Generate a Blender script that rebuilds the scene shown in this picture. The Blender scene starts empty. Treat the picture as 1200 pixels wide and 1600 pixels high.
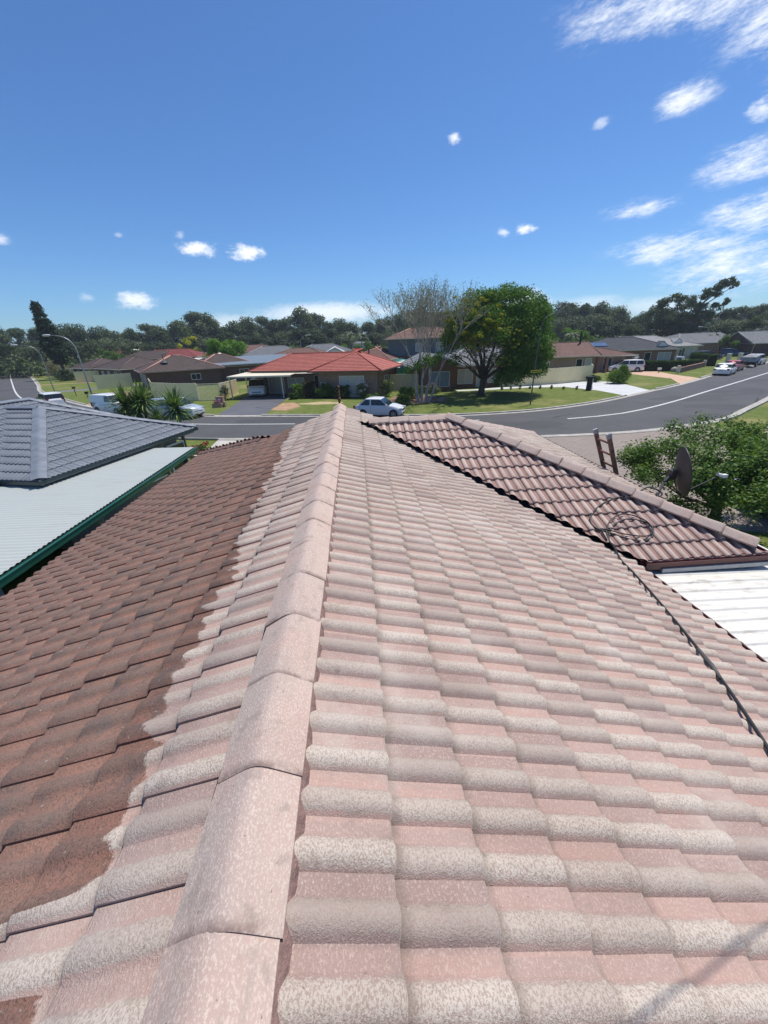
import bpy, bmesh, math, random
import numpy as np
from mathutils import Vector, Matrix
R = math.radians
SC = bpy.context.scene
COL = SC.collection

# ------------------------------------------------------------ camera
F_PX = 585.0; ROLL = R(2.0); PITCH = R(24.6); YAW = R(3.3); EYE = 5.6
fw = Vector((math.sin(YAW)*math.cos(PITCH), math.cos(YAW)*math.cos(PITCH), -math.sin(PITCH)))
rt0 = Vector((math.cos(YAW), -math.sin(YAW), 0)); up0 = rt0.cross(fw)
rt = rt0*math.cos(ROLL) - up0*math.sin(ROLL)
up = rt0*math.sin(ROLL) + up0*math.cos(ROLL)
cam = bpy.data.cameras.new('camera'); cam_o = bpy.data.objects.new('camera', cam); COL.objects.link(cam_o)
mw = Matrix((rt, up, -fw)).transposed().to_4x4(); mw.translation = Vector((0, 0, EYE))
cam_o.matrix_world = mw
cam.sensor_fit = 'HORIZONTAL'; cam.sensor_width = 36.0; cam.lens = F_PX/1200*36
cam.clip_start = 0.02; cam.clip_end = 5000
SC.camera = cam_o

# ------------------------------------------------------------ view, sun, sky
SC.view_settings.view_transform = 'Standard'; SC.view_settings.look = 'None'
SC.view_settings.exposure = 0.68; SC.view_settings.gamma = 1.0
SC.view_settings.use_curve_mapping = False
SUN_EL = R(68); SUN_AZ = R(50)           # azimuth from +Y towards +X
sl = bpy.data.lights.new('sun', 'SUN'); sl.energy = 3.3; sl.angle = R(0.55); sl.color = (1.0, 0.955, 0.89)
so = bpy.data.objects.new('sun', sl); COL.objects.link(so)
sd = Vector((math.sin(SUN_AZ)*math.cos(SUN_EL), math.cos(SUN_AZ)*math.cos(SUN_EL), math.sin(SUN_EL)))
so.rotation_euler = sd.to_track_quat('Z', 'Y').to_euler()

W = bpy.data.worlds.new('World'); SC.world = W; W.use_nodes = True
nt = W.node_tree; nt.nodes.clear()
class G:
    """tiny helper for building shader graphs"""
    def __init__(s, tree): s.t = tree; s.l = tree.links
    def n(s, typ, **kw):
        nd = s.t.nodes.new(typ)
        ins = kw.pop('ins', None)
        for k, v in kw.items(): setattr(nd, k, v)
        if ins:
            for k, v in ins.items(): s.put(nd.inputs[k], v)
        return nd
    def put(s, sock, v):
        if isinstance(v, bpy.types.NodeSocket): s.l.new(v, sock)
        elif isinstance(v, bpy.types.Node): s.l.new(v.outputs[0], sock)
        else:
            if isinstance(v, (tuple, list)) and sock.type == 'RGBA' and len(v) == 3: v = (*v, 1)
            sock.default_value = v
    def m(s, op, a, b=0.0, c=None, clamp=False):
        nd = s.t.nodes.new('ShaderNodeMath'); nd.operation = op; nd.use_clamp = clamp
        s.put(nd.inputs[0], a); s.put(nd.inputs[1], b)
        if c is not None: s.put(nd.inputs[2], c)
        return nd.outputs[0]
    def ramp(s, v, lo, hi, a=0.0, b=1.0):
        nd = s.t.nodes.new('ShaderNodeMapRange'); nd.interpolation_type = 'SMOOTHSTEP'
        s.put(nd.inputs[0], v); s.put(nd.inputs[1], lo); s.put(nd.inputs[2], hi); s.put(nd.inputs[3], a); s.put(nd.inputs[4], b)
        return nd.outputs[0]
    def mix(s, f, a, b, blend='MIX'):
        nd = s.t.nodes.new('ShaderNodeMix'); nd.data_type = 'RGBA'; nd.blend_type = blend
        s.put(nd.inputs[0], f); s.put(nd.inputs[6], a); s.put(nd.inputs[7], b)
        return nd.outputs[2]
    def noise(s, vec, scale, detail=3.0, rough=0.55, dims='3D'):
        nd = s.t.nodes.new('ShaderNodeTexNoise'); nd.noise_dimensions = dims
        if vec is not None: s.put(nd.inputs['Vector'], vec)
        s.put(nd.inputs['Scale'], scale); s.put(nd.inputs['Detail'], detail); s.put(nd.inputs['Roughness'], rough)
        return nd.outputs['Fac']
    def scale(s, vec, v):
        nd = s.t.nodes.new('ShaderNodeVectorMath'); nd.operation = 'MULTIPLY'
        s.put(nd.inputs[0], vec); nd.inputs[1].default_value = v
        return nd.outputs[0]

g = G(nt)
sky = g.n('ShaderNodeTexSky', sky_type='NISHITA', sun_disc=False)
sky.sun_elevation = SUN_EL; sky.sun_rotation = SUN_AZ; sky.air_density = 1.0; sky.dust_density = 0.3; sky.ozone_density = 4.0
tc = g.n('ShaderNodeTexCoord'); sep = g.n('ShaderNodeSeparateXYZ', ins={0: tc.outputs['Generated']})
X, Y, Z = sep.outputs
az = g.m('DEGREES', g.m('ARCTAN2', X, Y)); el = g.m('DEGREES', g.m('ARCSINE', Z))
comb = g.n('ShaderNodeCombineXYZ', ins={0: az, 1: g.m('MULTIPLY', el, 1.8), 2: 0.0}).outputs[0]
puff_n = g.noise(comb, 0.55, 5, 0.62)
fine_n = g.noise(comb, 1.7, 4, 0.6)
wob = g.m('ADD', g.m('MULTIPLY', g.m('SUBTRACT', puff_n, 0.5), 1.9), g.m('MULTIPLY', g.m('SUBTRACT', fine_n, 0.5), 1.0))
# small fair-weather clouds: (azimuth, elevation, half width, half height, brightness)
puffs = [(-18.1, 10.4, 2.3, 0.8, .95), (-12.5, 10.2, 2.4, 0.9, 1.), (-25.8, 5.1, 2.2, 0.95, .85), (12.9, 19.9, .75, .55, .8),
         (19.2, 11.3, .8, .5, .6), (21.6, 11.4, 1.2, .6, .9), (28.1, 19.1, .9, .5, .45), (22.8, 4.6, 1.8, .8, .75),
         (-19.6, 11.6, .6, .5, .35), (-30.4, 5.3, .8, .5, .3), (41.2, 17.3, 1.1, .9, .7), (-25.8, 11.2, .5, .3, .3)]
tot = None
for a0, e0, ra, rb, br in puffs:
    dx = g.m('DIVIDE', g.m('SUBTRACT', az, a0), ra); dy = g.m('DIVIDE', g.m('SUBTRACT', el, e0), rb)
    r2 = g.m('ADD', g.m('MULTIPLY', dx, dx), g.m('MULTIPLY', dy, dy))
    v = g.ramp(g.m('ADD', g.m('SQRT', r2), wob), 1.15, 0.05, 0.0, br)
    tot = v if tot is None else g.m('MAXIMUM', tot, v)
# long low banks near the horizon
for a0, e0, ra, rb, br in [(-3.5, 3.6, 10.5, 1.5, .75), (-16, 2.6, 6.0, 1.3, .45), (37, 2.6, 6.0, 1.2, .4), (30, 3.2, 5, 1.1, .35), (22, 3.6, 5, 1.3, .5)]:
    dx = g.m('DIVIDE', g.m('SUBTRACT', az, a0), ra); dy = g.m('DIVIDE', g.m('SUBTRACT', el, e0), rb)
    r2 = g.m('ADD', g.m('MULTIPLY', dx, dx), g.m('MULTIPLY', dy, dy))
    v = g.ramp(g.m('ADD', g.m('SQRT', r2), g.m('MULTIPLY', wob, 0.35)), 1.1, 0.2, 0.0, br)
    tot = g.m('MAXIMUM', tot, v)
# wispy high cloud on the right
wv = g.n('ShaderNodeCombineXYZ', ins={0: g.m('ADD', g.m('MULTIPLY', az, 0.45), g.m('MULTIPLY', el, 0.55)), 1: g.m('SUBTRACT', g.m('MULTIPLY', el, 1.6), g.m('MULTIPLY', az, 0.35)), 2: 3.0}).outputs[0]
wn = g.m('ADD', g.m('MULTIPLY', g.noise(wv, 0.42, 9, 0.70), 0.68), g.m('MULTIPLY', g.noise(wv, 1.8, 6, 0.68), 0.32))
def patch(a0, e0, ra, rb):
    dx = g.m('DIVIDE', g.m('SUBTRACT', az, a0), ra); dy = g.m('DIVIDE', g.m('SUBTRACT', el, e0), rb)
    return g.ramp(g.m('SQRT', g.m('ADD', g.m('MULTIPLY', dx, dx), g.m('MULTIPLY', dy, dy))), 1.0, 0.0, 0.0, 1.0)
pm = None
for a in [(33.5, 25.8, 18, 3.6), (42.5, 22.4, 10, 4.2), (38, 24.5, 12, 3.0), (44, 18.5, 5, 3.5), (35.0, 19.4, 4.5, 2.2), (41.5, 14.0, 7.0, 3.0), (33, 11.8, 6.5, 1.5), (43, 9.9, 8, 3.2), (37.5, 8.0, 11.0, 2.6), (43, 5.6, 13, 4.0), (-36, 10, 2, 1.0)]:
    v = patch(*a); pm = v if pm is None else g.m('MAXIMUM', pm, v)
wisp = g.m('MULTIPLY', g.ramp(g.m('ADD', wn, g.m('MULTIPLY', pm, 0.26)), 0.545, 0.92, 0.0, 1.0), g.ramp(pm, 0.0, 0.75))
tot = g.m('MAXIMUM', tot, g.m('MULTIPLY', wisp, 0.95))
above = g.ramp(el, 0.0, 1.5)
tot = g.m('MULTIPLY', tot, above)
skyc = g.mix(1.0, sky.outputs[0], (0.51, 0.73, 0.98), 'MULTIPLY')
cc = g.mix(tot, skyc, (8.6, 8.9, 9.3))
bg = g.n('ShaderNodeBackground', ins={0: cc, 1: 0.082})
g.n('ShaderNodeOutputWorld', ins={0: bg})

# ------------------------------------------------------------ object helpers
def thing(name, label, cat, loc=(0, 0, 0), rz=0.0, group=None):
    o = bpy.data.objects.new(name, None); COL.objects.link(o)
    o.empty_display_size = 0.2
    o.location = loc; o.rotation_euler = (0, 0, rz)
    o['label'] = label; o['category'] = cat
    if group: o['group'] = group
    return o
def tag(o, label=None, cat=None, group=None, kind=None):
    if label: o['label'] = label
    if cat: o['category'] = cat
    if group: o['group'] = group
    if kind: o['kind'] = kind
    return o
def link_mesh(name, me, parent=None):
    o = bpy.data.objects.new(name, me); COL.objects.link(o)
    if parent: o.parent = parent
    return o
def copy_tree(o, parent=None):
    c = o.copy(); COL.objects.link(c)
    if parent: c.parent = parent
    for ch in o.children: copy_tree(ch, c)
    return c

class MB:
    def __init__(s): s.v = []; s.f = []; s.m = []; s.uv = {}; s.mi = 0
    def add(s, vs, fs, mi=None):
        b = len(s.v); s.v += [tuple(p) for p in vs]
        for f in fs: s.f.append(tuple(b+i for i in f)); s.m.append(s.mi if mi is None else mi)
        return s
    def quad(s, a, b, c, d, mi=None): return s.add([a, b, c, d], [(0, 1, 2, 3)], mi)
    def box(s, c, d, rz=0.0, mi=None, rot=None):
        hx, hy, hz = d[0]/2, d[1]/2, d[2]/2; vs = []
        for z in (-hz, hz):
            for x, y in ((-hx, -hy), (hx, -hy), (hx, hy), (-hx, hy)):
                p = Vector((x, y, z))
                if rot is not None: p = rot @ p
                elif rz: p = Matrix.Rotation(rz, 3, 'Z') @ p
                vs.append((p.x+c[0], p.y+c[1], p.z+c[2]))
        return s.add(vs, [(0, 3, 2, 1), (4, 5, 6, 7), (0, 1, 5, 4), (1, 2, 6, 5), (2, 3, 7, 6), (3, 0, 4, 7)], mi)
    def tube(s, pts, rad, n=8, mi=None, cap=True):
        pts = [Vector(p) for p in pts]; k = len(pts)
        if not isinstance(rad, (list, tuple)): rad = [rad]*k
        b = len(s.v); prev = None
        for i, p in enumerate(pts):
            t = (pts[min(i+1, k-1)] - pts[max(i-1, 0)]).normalized()
            if prev is None:
                a = Vector((0, 0, 1)) if abs(t.z) < .9 else Vector((1, 0, 0))
                nn = t.cross(a).normalized()
            else: nn = (prev - t*prev.dot(t)).normalized()
            prev = nn; bb = t.cross(nn)
            for j in range(n):
                an = 2*math.pi*j/n; q = p + (nn*math.cos(an)+bb*math.sin(an))*rad[i]
                s.v.append(tuple(q))
        mi = s.mi if mi is None else mi
        for i in range(k-1):
            for j in range(n):
                j2 = (j+1) % n
                s.f.append((b+i*n+j, b+i*n+j2, b+(i+1)*n+j2, b+(i+1)*n+j)); s.m.append(mi)
        if cap:
            s.f.append(tuple(b+j for j in range(n))[::-1]); s.m.append(mi)
            s.f.append(tuple(b+(k-1)*n+j for j in range(n))); s.m.append(mi)
        return s
    def cyl(s, c, r, h, n=16, axis='Z', mi=None, r2=None):
        a = {'X': (1, 0, 0), 'Y': (0, 1, 0), 'Z': (0, 0, 1)}[axis] if isinstance(axis, str) else axis
        a = Vector(a)*h/2; c = Vector(c)
        return s.tube([c-a, c+a], [r, r if r2 is None else r2], n, mi)
    def poly(s, pts, z0, z1, mi=None):
        n = len(pts); vs = [(p[0], p[1], z0) for p in pts]+[(p[0], p[1], z1) for p in pts]
        fs = [tuple(range(n))[::-1], tuple(range(n, 2*n))]+[(i, (i+1) % n, n+(i+1) % n, n+i) for i in range(n)]
        return s.add(vs, fs, mi)
    def build(s, name, mats, parent=None, smooth=False, uvs=None):
        me = bpy.data.meshes.new(name); me.from_pydata(s.v, [], s.f)
        if not isinstance(mats, (list, tuple)): mats = [mats]
        for m in mats: me.materials.append(m)
        if len(mats) > 1: me.polygons.foreach_set('material_index', s.m)
        if smooth: me.polygons.foreach_set('use_smooth', [True]*len(me.polygons))
        me.update()
        return link_mesh(name, me, parent)

def np_mesh(name, v, f, mats, smooth=False):
    me = bpy.data.meshes.new(name)
    v = np.asarray(v, np.float32); f = np.asarray(f, np.int32)
    me.vertices.add(len(v)); me.vertices.foreach_set('co', v.ravel())
    k = f.shape[1]; me.loops.add(f.size); me.loops.foreach_set('vertex_index', f.ravel())
    me.polygons.add(len(f)); me.polygons.foreach_set('loop_start', np.arange(0, f.size, k, dtype=np.int32))
    if smooth: me.polygons.foreach_set('use_smooth', np.ones(len(f), bool))
    for m in (mats if isinstance(mats, (list, tuple)) else [mats]): me.materials.append(m)
    me.update(calc_edges=True); me.validate()
    return me

# ------------------------------------------------------------ materials
def newmat(name):
    m = bpy.data.materials.new(name); m.use_nodes = True
    t = m.node_tree; t.nodes.clear(); gg = G(t)
    bs = gg.n('ShaderNodeBsdfPrincipled'); out = gg.n('ShaderNodeOutputMaterial', ins={0: bs})
    return m, gg, bs, out
def simple(name, col, rough=0.6, metal=0.0, nscale=6.0, namt=0.12, bump=0.0, bscale=40.0, spec=0.4, coat=0.0):
    m, gg, bs, _ = newmat(name)
    tc = gg.n('ShaderNodeTexCoord').outputs['Object']
    if namt > 0:
        n = gg.noise(tc, nscale, 5, 0.6)
        k = gg.ramp(n, 0.25, 0.75)
        c = gg.mix(k, tuple(x*(1-namt) for x in col), tuple(min(1, x*(1+namt)) for x in col))
        gg.put(bs.inputs['Base Color'], c)
    else: gg.put(bs.inputs['Base Color'], col)
    bs.inputs['Roughness'].default_value = rough; bs.inputs['Metallic'].default_value = metal
    bs.inputs['Specular IOR Level'].default_value = spec
    bs.inputs['Coat Weight'].default_value = coat; bs.inputs['Coat Roughness'].default_value = 0.05
    if bump:
        b = gg.n('ShaderNodeBump', ins={'Height': gg.noise(tc, bscale, 4, 0.6), 'Strength': bump, 'Distance': 0.02})
        gg.put(bs.inputs['Normal'], b)
    return m
def glass_mat(name, col=(0.02, 0.025, 0.03)):
    m, gg, bs, _ = newmat(name)
    gg.put(bs.inputs['Base Color'], col); bs.inputs['Roughness'].default_value = 0.06; bs.inputs['Specular IOR Level'].default_value = 0.7
    return m
def leaf_mat(name, c1, c2, c3=None, trans=0.35, vs=0.6):
    """leaf cards: colour varies leaf by leaf and in broad patches"""
    m, gg, bs, out = newmat(name)
    rnd = gg.n('ShaderNodeNewGeometry').outputs['Random Per Island']
    tc = gg.n('ShaderNodeTexCoord').outputs['Object']
    n = gg.noise(tc, vs, 3, 0.5)
    k = gg.m('ADD', gg.m('MULTIPLY', rnd, 0.55), gg.m('MULTIPLY', gg.ramp(n, 0.35, 0.65), 0.45))
    c = gg.mix(k, c1, c2)
    if c3: c = gg.mix(gg.ramp(rnd, 0.86, 0.96), c, c3)
    gg.put(bs.inputs['Base Color'], c); bs.inputs['Roughness'].default_value = 0.65; bs.inputs['Specular IOR Level'].default_value = 0.12
    tr = gg.n('ShaderNodeBsdfTranslucent', ins={0: gg.mix(1.0, c, (1.1, 1.25, 0.5), 'MULTIPLY')})
    mx = gg.n('ShaderNodeMixShader', ins={0: trans, 1: bs, 2: tr}); gg.put(out.inputs[0], mx)
    return m
def brick_mat(name, c1, c2, mortar, bscale=1.0):
    m, gg, bs, _ = newmat(name)
    s = gg.n('ShaderNodeSeparateXYZ', ins={0: gg.n('ShaderNodeTexCoord').outputs['Object']})
    v = gg.n('ShaderNodeCombineXYZ', ins={0: gg.m('ADD', s.outputs[0], s.outputs[1]), 1: s.outputs[2], 2: 0.0})
    b = gg.n('ShaderNodeTexBrick', ins={'Vector': v, 'Color1': c1, 'Color2': c2, 'Mortar': mortar, 'Scale': 1.0, 'Mortar Size': 0.008, 'Brick Width': 0.24*bscale, 'Row Height': 0.086*bscale, 'Bias': 0.0})
    n = gg.noise(gg.n('ShaderNodeTexCoord').outputs['Object'], 1.3, 4)
    c = gg.mix(gg.ramp(n, 0.3, 0.7, 0.0, 0.35), b.outputs['Color'], tuple(x*0.6 for x in c1))
    gg.put(bs.inputs['Base Color'], c); bs.inputs['Roughness'].default_value = 0.85
    bp = gg.n('ShaderNodeBump', ins={'Height': b.outputs['Fac'], 'Strength': 0.5, 'Distance': -0.006}); gg.put(bs.inputs['Normal'], bp)
    return m

def attr(gg, name): return gg.n('ShaderNodeAttribute', attribute_name=name).outputs['Fac']
def tile_mat(name, kind):
    """concrete roof tiles; 'rnd' (per tile) and 'prof' (height on the roll) are stored on the mesh"""
    m, gg, bs, _ = newmat(name)
    tc = gg.n('ShaderNodeTexCoord').outputs['Object']
    rnd = attr(gg, 'rnd'); prof = attr(gg, 'prof')
    rolln = attr(gg, 'rollrnd'); rnd2 = gg.m('FRACT', gg.m('MULTIPLY', rolln, 7.31)); rnd3 = gg.m('FRACT', gg.m('ADD', gg.m('MULTIPLY', rnd, 3.7), gg.m('MULTIPLY', rolln, 0.45)))
    grit = gg.noise(tc, 260.0, 2, 0.6)
    grit2 = gg.noise(gg.scale(tc, (1.0, 0.6, 1.0)), 170.0, 3, 0.7)
    mid = gg.noise(tc, 9.0, 4, 0.6); big = gg.noise(tc, 0.8, 3, 0.5)
    # bare, pressure-washed surface
    pan = gg.mix(gg.ramp(rnd2, 0.2, 0.9), (0.42, 0.282, 0.238), (0.375, 0.268, 0.232))
    pan = gg.mix(gg.ramp(rnd3, 0.62, 0.95), pan, (0.315, 0.225, 0.200))
    pan = gg.mix(gg.ramp(grit2, 0.52, 0.62, 0.0, 0.6), pan, (0.53, 0.42, 0.345))
    roll = gg.mix(gg.ramp(rolln, 0.1, 0.95), (0.54, 0.47, 0.395), (0.455, 0.385, 0.325))
    roll = gg.mix(gg.ramp(rnd3, 0.68, 0.95, 0.0, 0.75), roll, (0.34, 0.275, 0.238))
    roll = gg.mix(gg.ramp(grit2, 0.54, 0.42, 0.0, 0.85), roll, (0.335, 0.255, 0.215))
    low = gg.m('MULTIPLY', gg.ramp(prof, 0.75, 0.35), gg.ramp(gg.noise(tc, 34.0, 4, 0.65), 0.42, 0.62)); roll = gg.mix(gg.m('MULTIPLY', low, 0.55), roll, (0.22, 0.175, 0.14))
    edge = gg.m('ADD', prof, gg.m('ADD', gg.m('MULTIPLY', gg.m('SUBTRACT', grit2, 0.5), 1.1), gg.m('MULTIPLY', gg.m('SUBTRACT', mid, 0.5), 0.8)))
    wash = gg.mix(gg.ramp(edge, 0.22, 0.60), pan, roll)
    # broad stains left by lichen
    st = gg.m('MULTIPLY', gg.ramp(mid, 0.58, 0.72), gg.ramp(big, 0.4, 0.6))
    wash = gg.mix(gg.m('MULTIPLY', st, 0.42), wash, (0.25, 0.19, 0.165))
    wash = gg.mix(gg.ramp(grit, 0.30, 0.22, 0.0, 0.6), wash, (0.13, 0.10, 0.09))
    vv = attr(gg, 'vpos'); ln = gg.noise(tc, 26.0, 4, 0.7); lap_grime_shade = gg.m('MULTIPLY', gg.ramp(gg.m('ADD', vv, gg.m('MULTIPLY', gg.m('SUBTRACT', ln, 0.5), 0.20)), 0.24, 0.06), 0.80)  # grime plus painted course-gap shade just below each tile nose
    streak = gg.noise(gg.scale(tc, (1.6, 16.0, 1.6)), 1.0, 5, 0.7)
    wash = gg.mix(gg.ramp(streak, 0.55, 0.74, 0.0, 0.42), wash, (0.30, 0.245, 0.205)); wash = gg.mix(lap_grime_shade, wash, (0.20, 0.155, 0.13)); wash = gg.mix(gg.ramp(vv, 0.975, 0.992, 0.0, 0.5), wash, (0.60, 0.54, 0.47))
    chip = gg.ramp(gg.noise(tc, 62.0, 2, 0.5), 0.735, 0.76); wash = gg.mix(gg.m('MULTIPLY', chip, 0.7), wash, (0.16, 0.12, 0.10))
    bg2 = gg.noise(tc, 1.9, 5, 0.6); wash = gg.mix(gg.ramp(bg2, 0.45, 0.70, 0.0, 0.5), wash, gg.mix(1.0, wash, (0.74, 0.70, 0.68), 'MULTIPLY'))
    wash = gg.mix(gg.ramp(bg2, 0.46, 0.30, 0.0, 0.35), wash, (0.56, 0.49, 0.43))
    if kind == 'wing':
        fl = gg.noise(gg.scale(tc, (22.0, 1.2, 2.0)), 1.0, 4, 0.6)
        w2 = gg.mix(gg.ramp(edge, 0.1, 0.75), (0.27, 0.165, 0.135), (0.50, 0.40, 0.34))
        w2 = gg.mix(gg.ramp(fl, 0.45, 0.7, 0.0, 0.6), w2, (0.40, 0.27, 0.235))
        w2 = gg.mix(gg.m('MULTIPLY', lap_grime_shade, 0.9), w2, (0.10, 0.07, 0.06))
        w2 = gg.mix(gg.ramp(rnd3, 0.3, 1.0, 0.0, 0.45), w2, (0.32, 0.22, 0.20))
        col = w2
    else: col = wash
    # unwashed: years of grime on red-brown concrete
    dirt = gg.mix(gg.ramp(rnd2, 0.0, 1.0), (0.305, 0.158, 0.112), (0.245, 0.138, 0.102))
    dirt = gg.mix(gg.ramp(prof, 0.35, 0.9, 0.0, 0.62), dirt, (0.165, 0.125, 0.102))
    dirt = gg.mix(gg.m('MULTIPLY', gg.ramp(mid, 0.45, 0.68), gg.ramp(rnd3, 0.3, 0.8, 0.25, 0.9)), dirt, (0.125, 0.100, 0.090))
    dirt = gg.mix(gg.ramp(grit2, 0.58, 0.70, 0.0, 0.45), dirt, (0.36, 0.235, 0.19))
    dirt = gg.mix(gg.ramp(big, 0.35, 0.75, 0.0, 0.35), dirt, (0.30, 0.175, 0.135))
    lich = gg.m('ADD', gg.noise(tc, 5.5, 6, 0.72), gg.m('MULTIPLY', gg.m('SUBTRACT', rolln, 0.5), 0.08))
    dirt = gg.mix(gg.ramp(lich, 0.50, 0.66, 0.0, 0.5), dirt, (0.135, 0.118, 0.104)); dirt = gg.mix(gg.ramp(lich, 0.42, 0.26, 0.0, 0.6), dirt, (0.285, 0.175, 0.135))
    dirt = gg.mix(gg.ramp(grit2, 0.50, 0.38, 0.0, 0.7), dirt, (0.085, 0.066, 0.056)); dirt = gg.mix(gg.m('MULTIPLY', lap_grime_shade, 0.8), dirt, (0.06, 0.045, 0.04)); dirt = gg.mix(gg.ramp(gg.noise(tc, 48.0, 2, 0.5), 0.70, 0.74, 0.0, 0.8), dirt, (0.36, 0.33, 0.29))
    if kind == 'half':
        sx = gg.n('ShaderNodeSeparateXYZ', ins={0: tc}); px, py, _z = sx.outputs
        nb = gg.noise(gg.scale(tc, (2.5, 3.0, 2.5)), 1.0, 4, 0.55)
        lim = gg.m('SUBTRACT', gg.m('SUBTRACT', -0.93, gg.m('MULTIPLY', py, 0.072)), gg.m('MULTIPLY', gg.m('SUBTRACT', nb, 0.5), 0.46))
        lim = gg.m('SUBTRACT', lim, gg.m('MULTIPLY', gg.m('SUBTRACT', prof, 0.4), 0.03))
        lim = gg.m('SUBTRACT', lim, gg.m('MULTIPLY', gg.m('SUBTRACT', mid, 0.5), 0.10))
        band = gg.m('MULTIPLY', gg.ramp(py, 0.445, 0.475), gg.ramp(py, 0.66, 0.60))
        lim = gg.m('SUBTRACT', lim, gg.m('MULTIPLY', band, 0.62))
        washed = gg.ramp(gg.m('ADD', gg.m('SUBTRACT', px, lim), gg.m('MULTIPLY', gg.m('SUBTRACT', grit2, 0.5), 0.05)), -0.014, 0.014)
        damp = gg.mix(1.0, dirt, (0.78, 0.74, 0.74), 'MULTIPLY')
        near = gg.ramp(gg.m('SUBTRACT', lim, px), 0.28, 0.05)
        dirt2 = gg.mix(gg.m('MULTIPLY', near, 0.8), dirt, damp)
        col = gg.mix(washed, dirt2, col)
    if kind == 'dirty': col = dirt
    gg.put(bs.inputs['Base Color'], col)
    bs.inputs['Roughness'].default_value = 0.9; bs.inputs['Specular IOR Level'].default_value = 0.25
    h = gg.m('ADD', gg.m('MULTIPLY', grit2, 1.0), gg.m('MULTIPLY', grit, 0.5))
    bp = gg.n('ShaderNodeBump', ins={'Height': h, 'Strength': 0.8, 'Distance': 0.005}); gg.put(bs.inputs['Normal'], bp)
    return m
def cap_mat(name):
    m, gg, bs, _ = newmat(name)
    tc = gg.n('ShaderNodeTexCoord').outputs['Object']; oi = gg.n('ShaderNodeObjectInfo').outputs['Random']
    side = attr(gg, 'prof')
    g2 = gg.noise(gg.scale(tc, (1.0, 0.6, 1.0)), 170.0, 3, 0.7); g1 = gg.noise(tc, 2.6, 4, 0.6); g3 = gg.noise(tc, 14, 3, 0.6)
    c = gg.mix(gg.ramp(side, 0.35, 0.8), (0.385, 0.305, 0.270), (0.455, 0.340, 0.285))
    c = gg.mix(gg.ramp(g1, 0.42, 0.68, 0.0, 0.75), c, (0.42, 0.29, 0.24))
    c = gg.mix(gg.ramp(oi, 0.3, 1.0, 0.0, 0.3), c, (0.36, 0.285, 0.265))
    c = gg.mix(gg.ramp(g2, 0.50, 0.60, 0.0, 0.65), c, (0.58, 0.48, 0.40))
    c = gg.mix(gg.ramp(g3, 0.56, 0.72, 0.0, 0.5), c, (0.27, 0.215, 0.185)); g4 = gg.noise(gg.scale(tc, (14.0, 1.5, 1.5)), 1.0, 5, 0.7); c = gg.mix(gg.ramp(g4, 0.52, 0.70, 0.0, 0.45), c, (0.30, 0.25, 0.215))
    ed = gg.m('MULTIPLY', gg.ramp(attr(gg, 'vpos'), 0.10, 0.0), gg.ramp(g3, 0.35, 0.6)); c = gg.mix(gg.m('MULTIPLY', ed, 0.75), c, (0.17, 0.115, 0.10)); c = gg.mix(gg.ramp(gg.noise(tc, 55.0, 2, 0.5), 0.72, 0.75, 0.0, 0.7), c, (0.15, 0.115, 0.10))
    gg.put(bs.inputs['Base Color'], c); bs.inputs['Roughness'].default_value = 0.9; bs.inputs['Specular IOR Level'].default_value = 0.25
    bp = gg.n('ShaderNodeBump', ins={'Height': g2, 'Strength': 0.55, 'Distance': 0.004}); gg.put(bs.inputs['Normal'], bp)
    return m
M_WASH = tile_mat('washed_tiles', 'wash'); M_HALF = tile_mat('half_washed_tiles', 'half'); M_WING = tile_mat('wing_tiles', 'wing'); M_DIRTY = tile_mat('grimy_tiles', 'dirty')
M_CAP = cap_mat('ridge_cap_concrete')
M_MORTAR = simple('brown_mortar', (0.235, 0.145, 0.125), 0.95, nscale=30, namt=0.3, bump=0.6, bscale=120)
M_MAROON = simple('maroon_gutter', (0.115, 0.035, 0.032), 0.35, nscale=3, namt=0.2)
M_CREAM = simple('cream_paint', (0.66, 0.60, 0.46), 0.5, namt=0.06)
M_WHITE = simple('white_paint', (0.74, 0.73, 0.70), 0.45, namt=0.05)
M_BRICK_BROWN = brick_mat('brown_brick', (0.20, 0.085, 0.060), (0.15, 0.065, 0.05), (0.26, 0.23, 0.20))
M_BLACK = simple('black_rubber', (0.018, 0.018, 0.019), 0.55, namt=0.1)
M_VALLEY = simple('dark_valley_metal', (0.03, 0.028, 0.028), 0.6)
M_DARK = simple('dark_gap', (0.02, 0.02, 0.022), 0.9)
M_GREYM = simple('grey_galvanised', (0.30, 0.31, 0.32), 0.4, metal=0.5, nscale=20)

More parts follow.
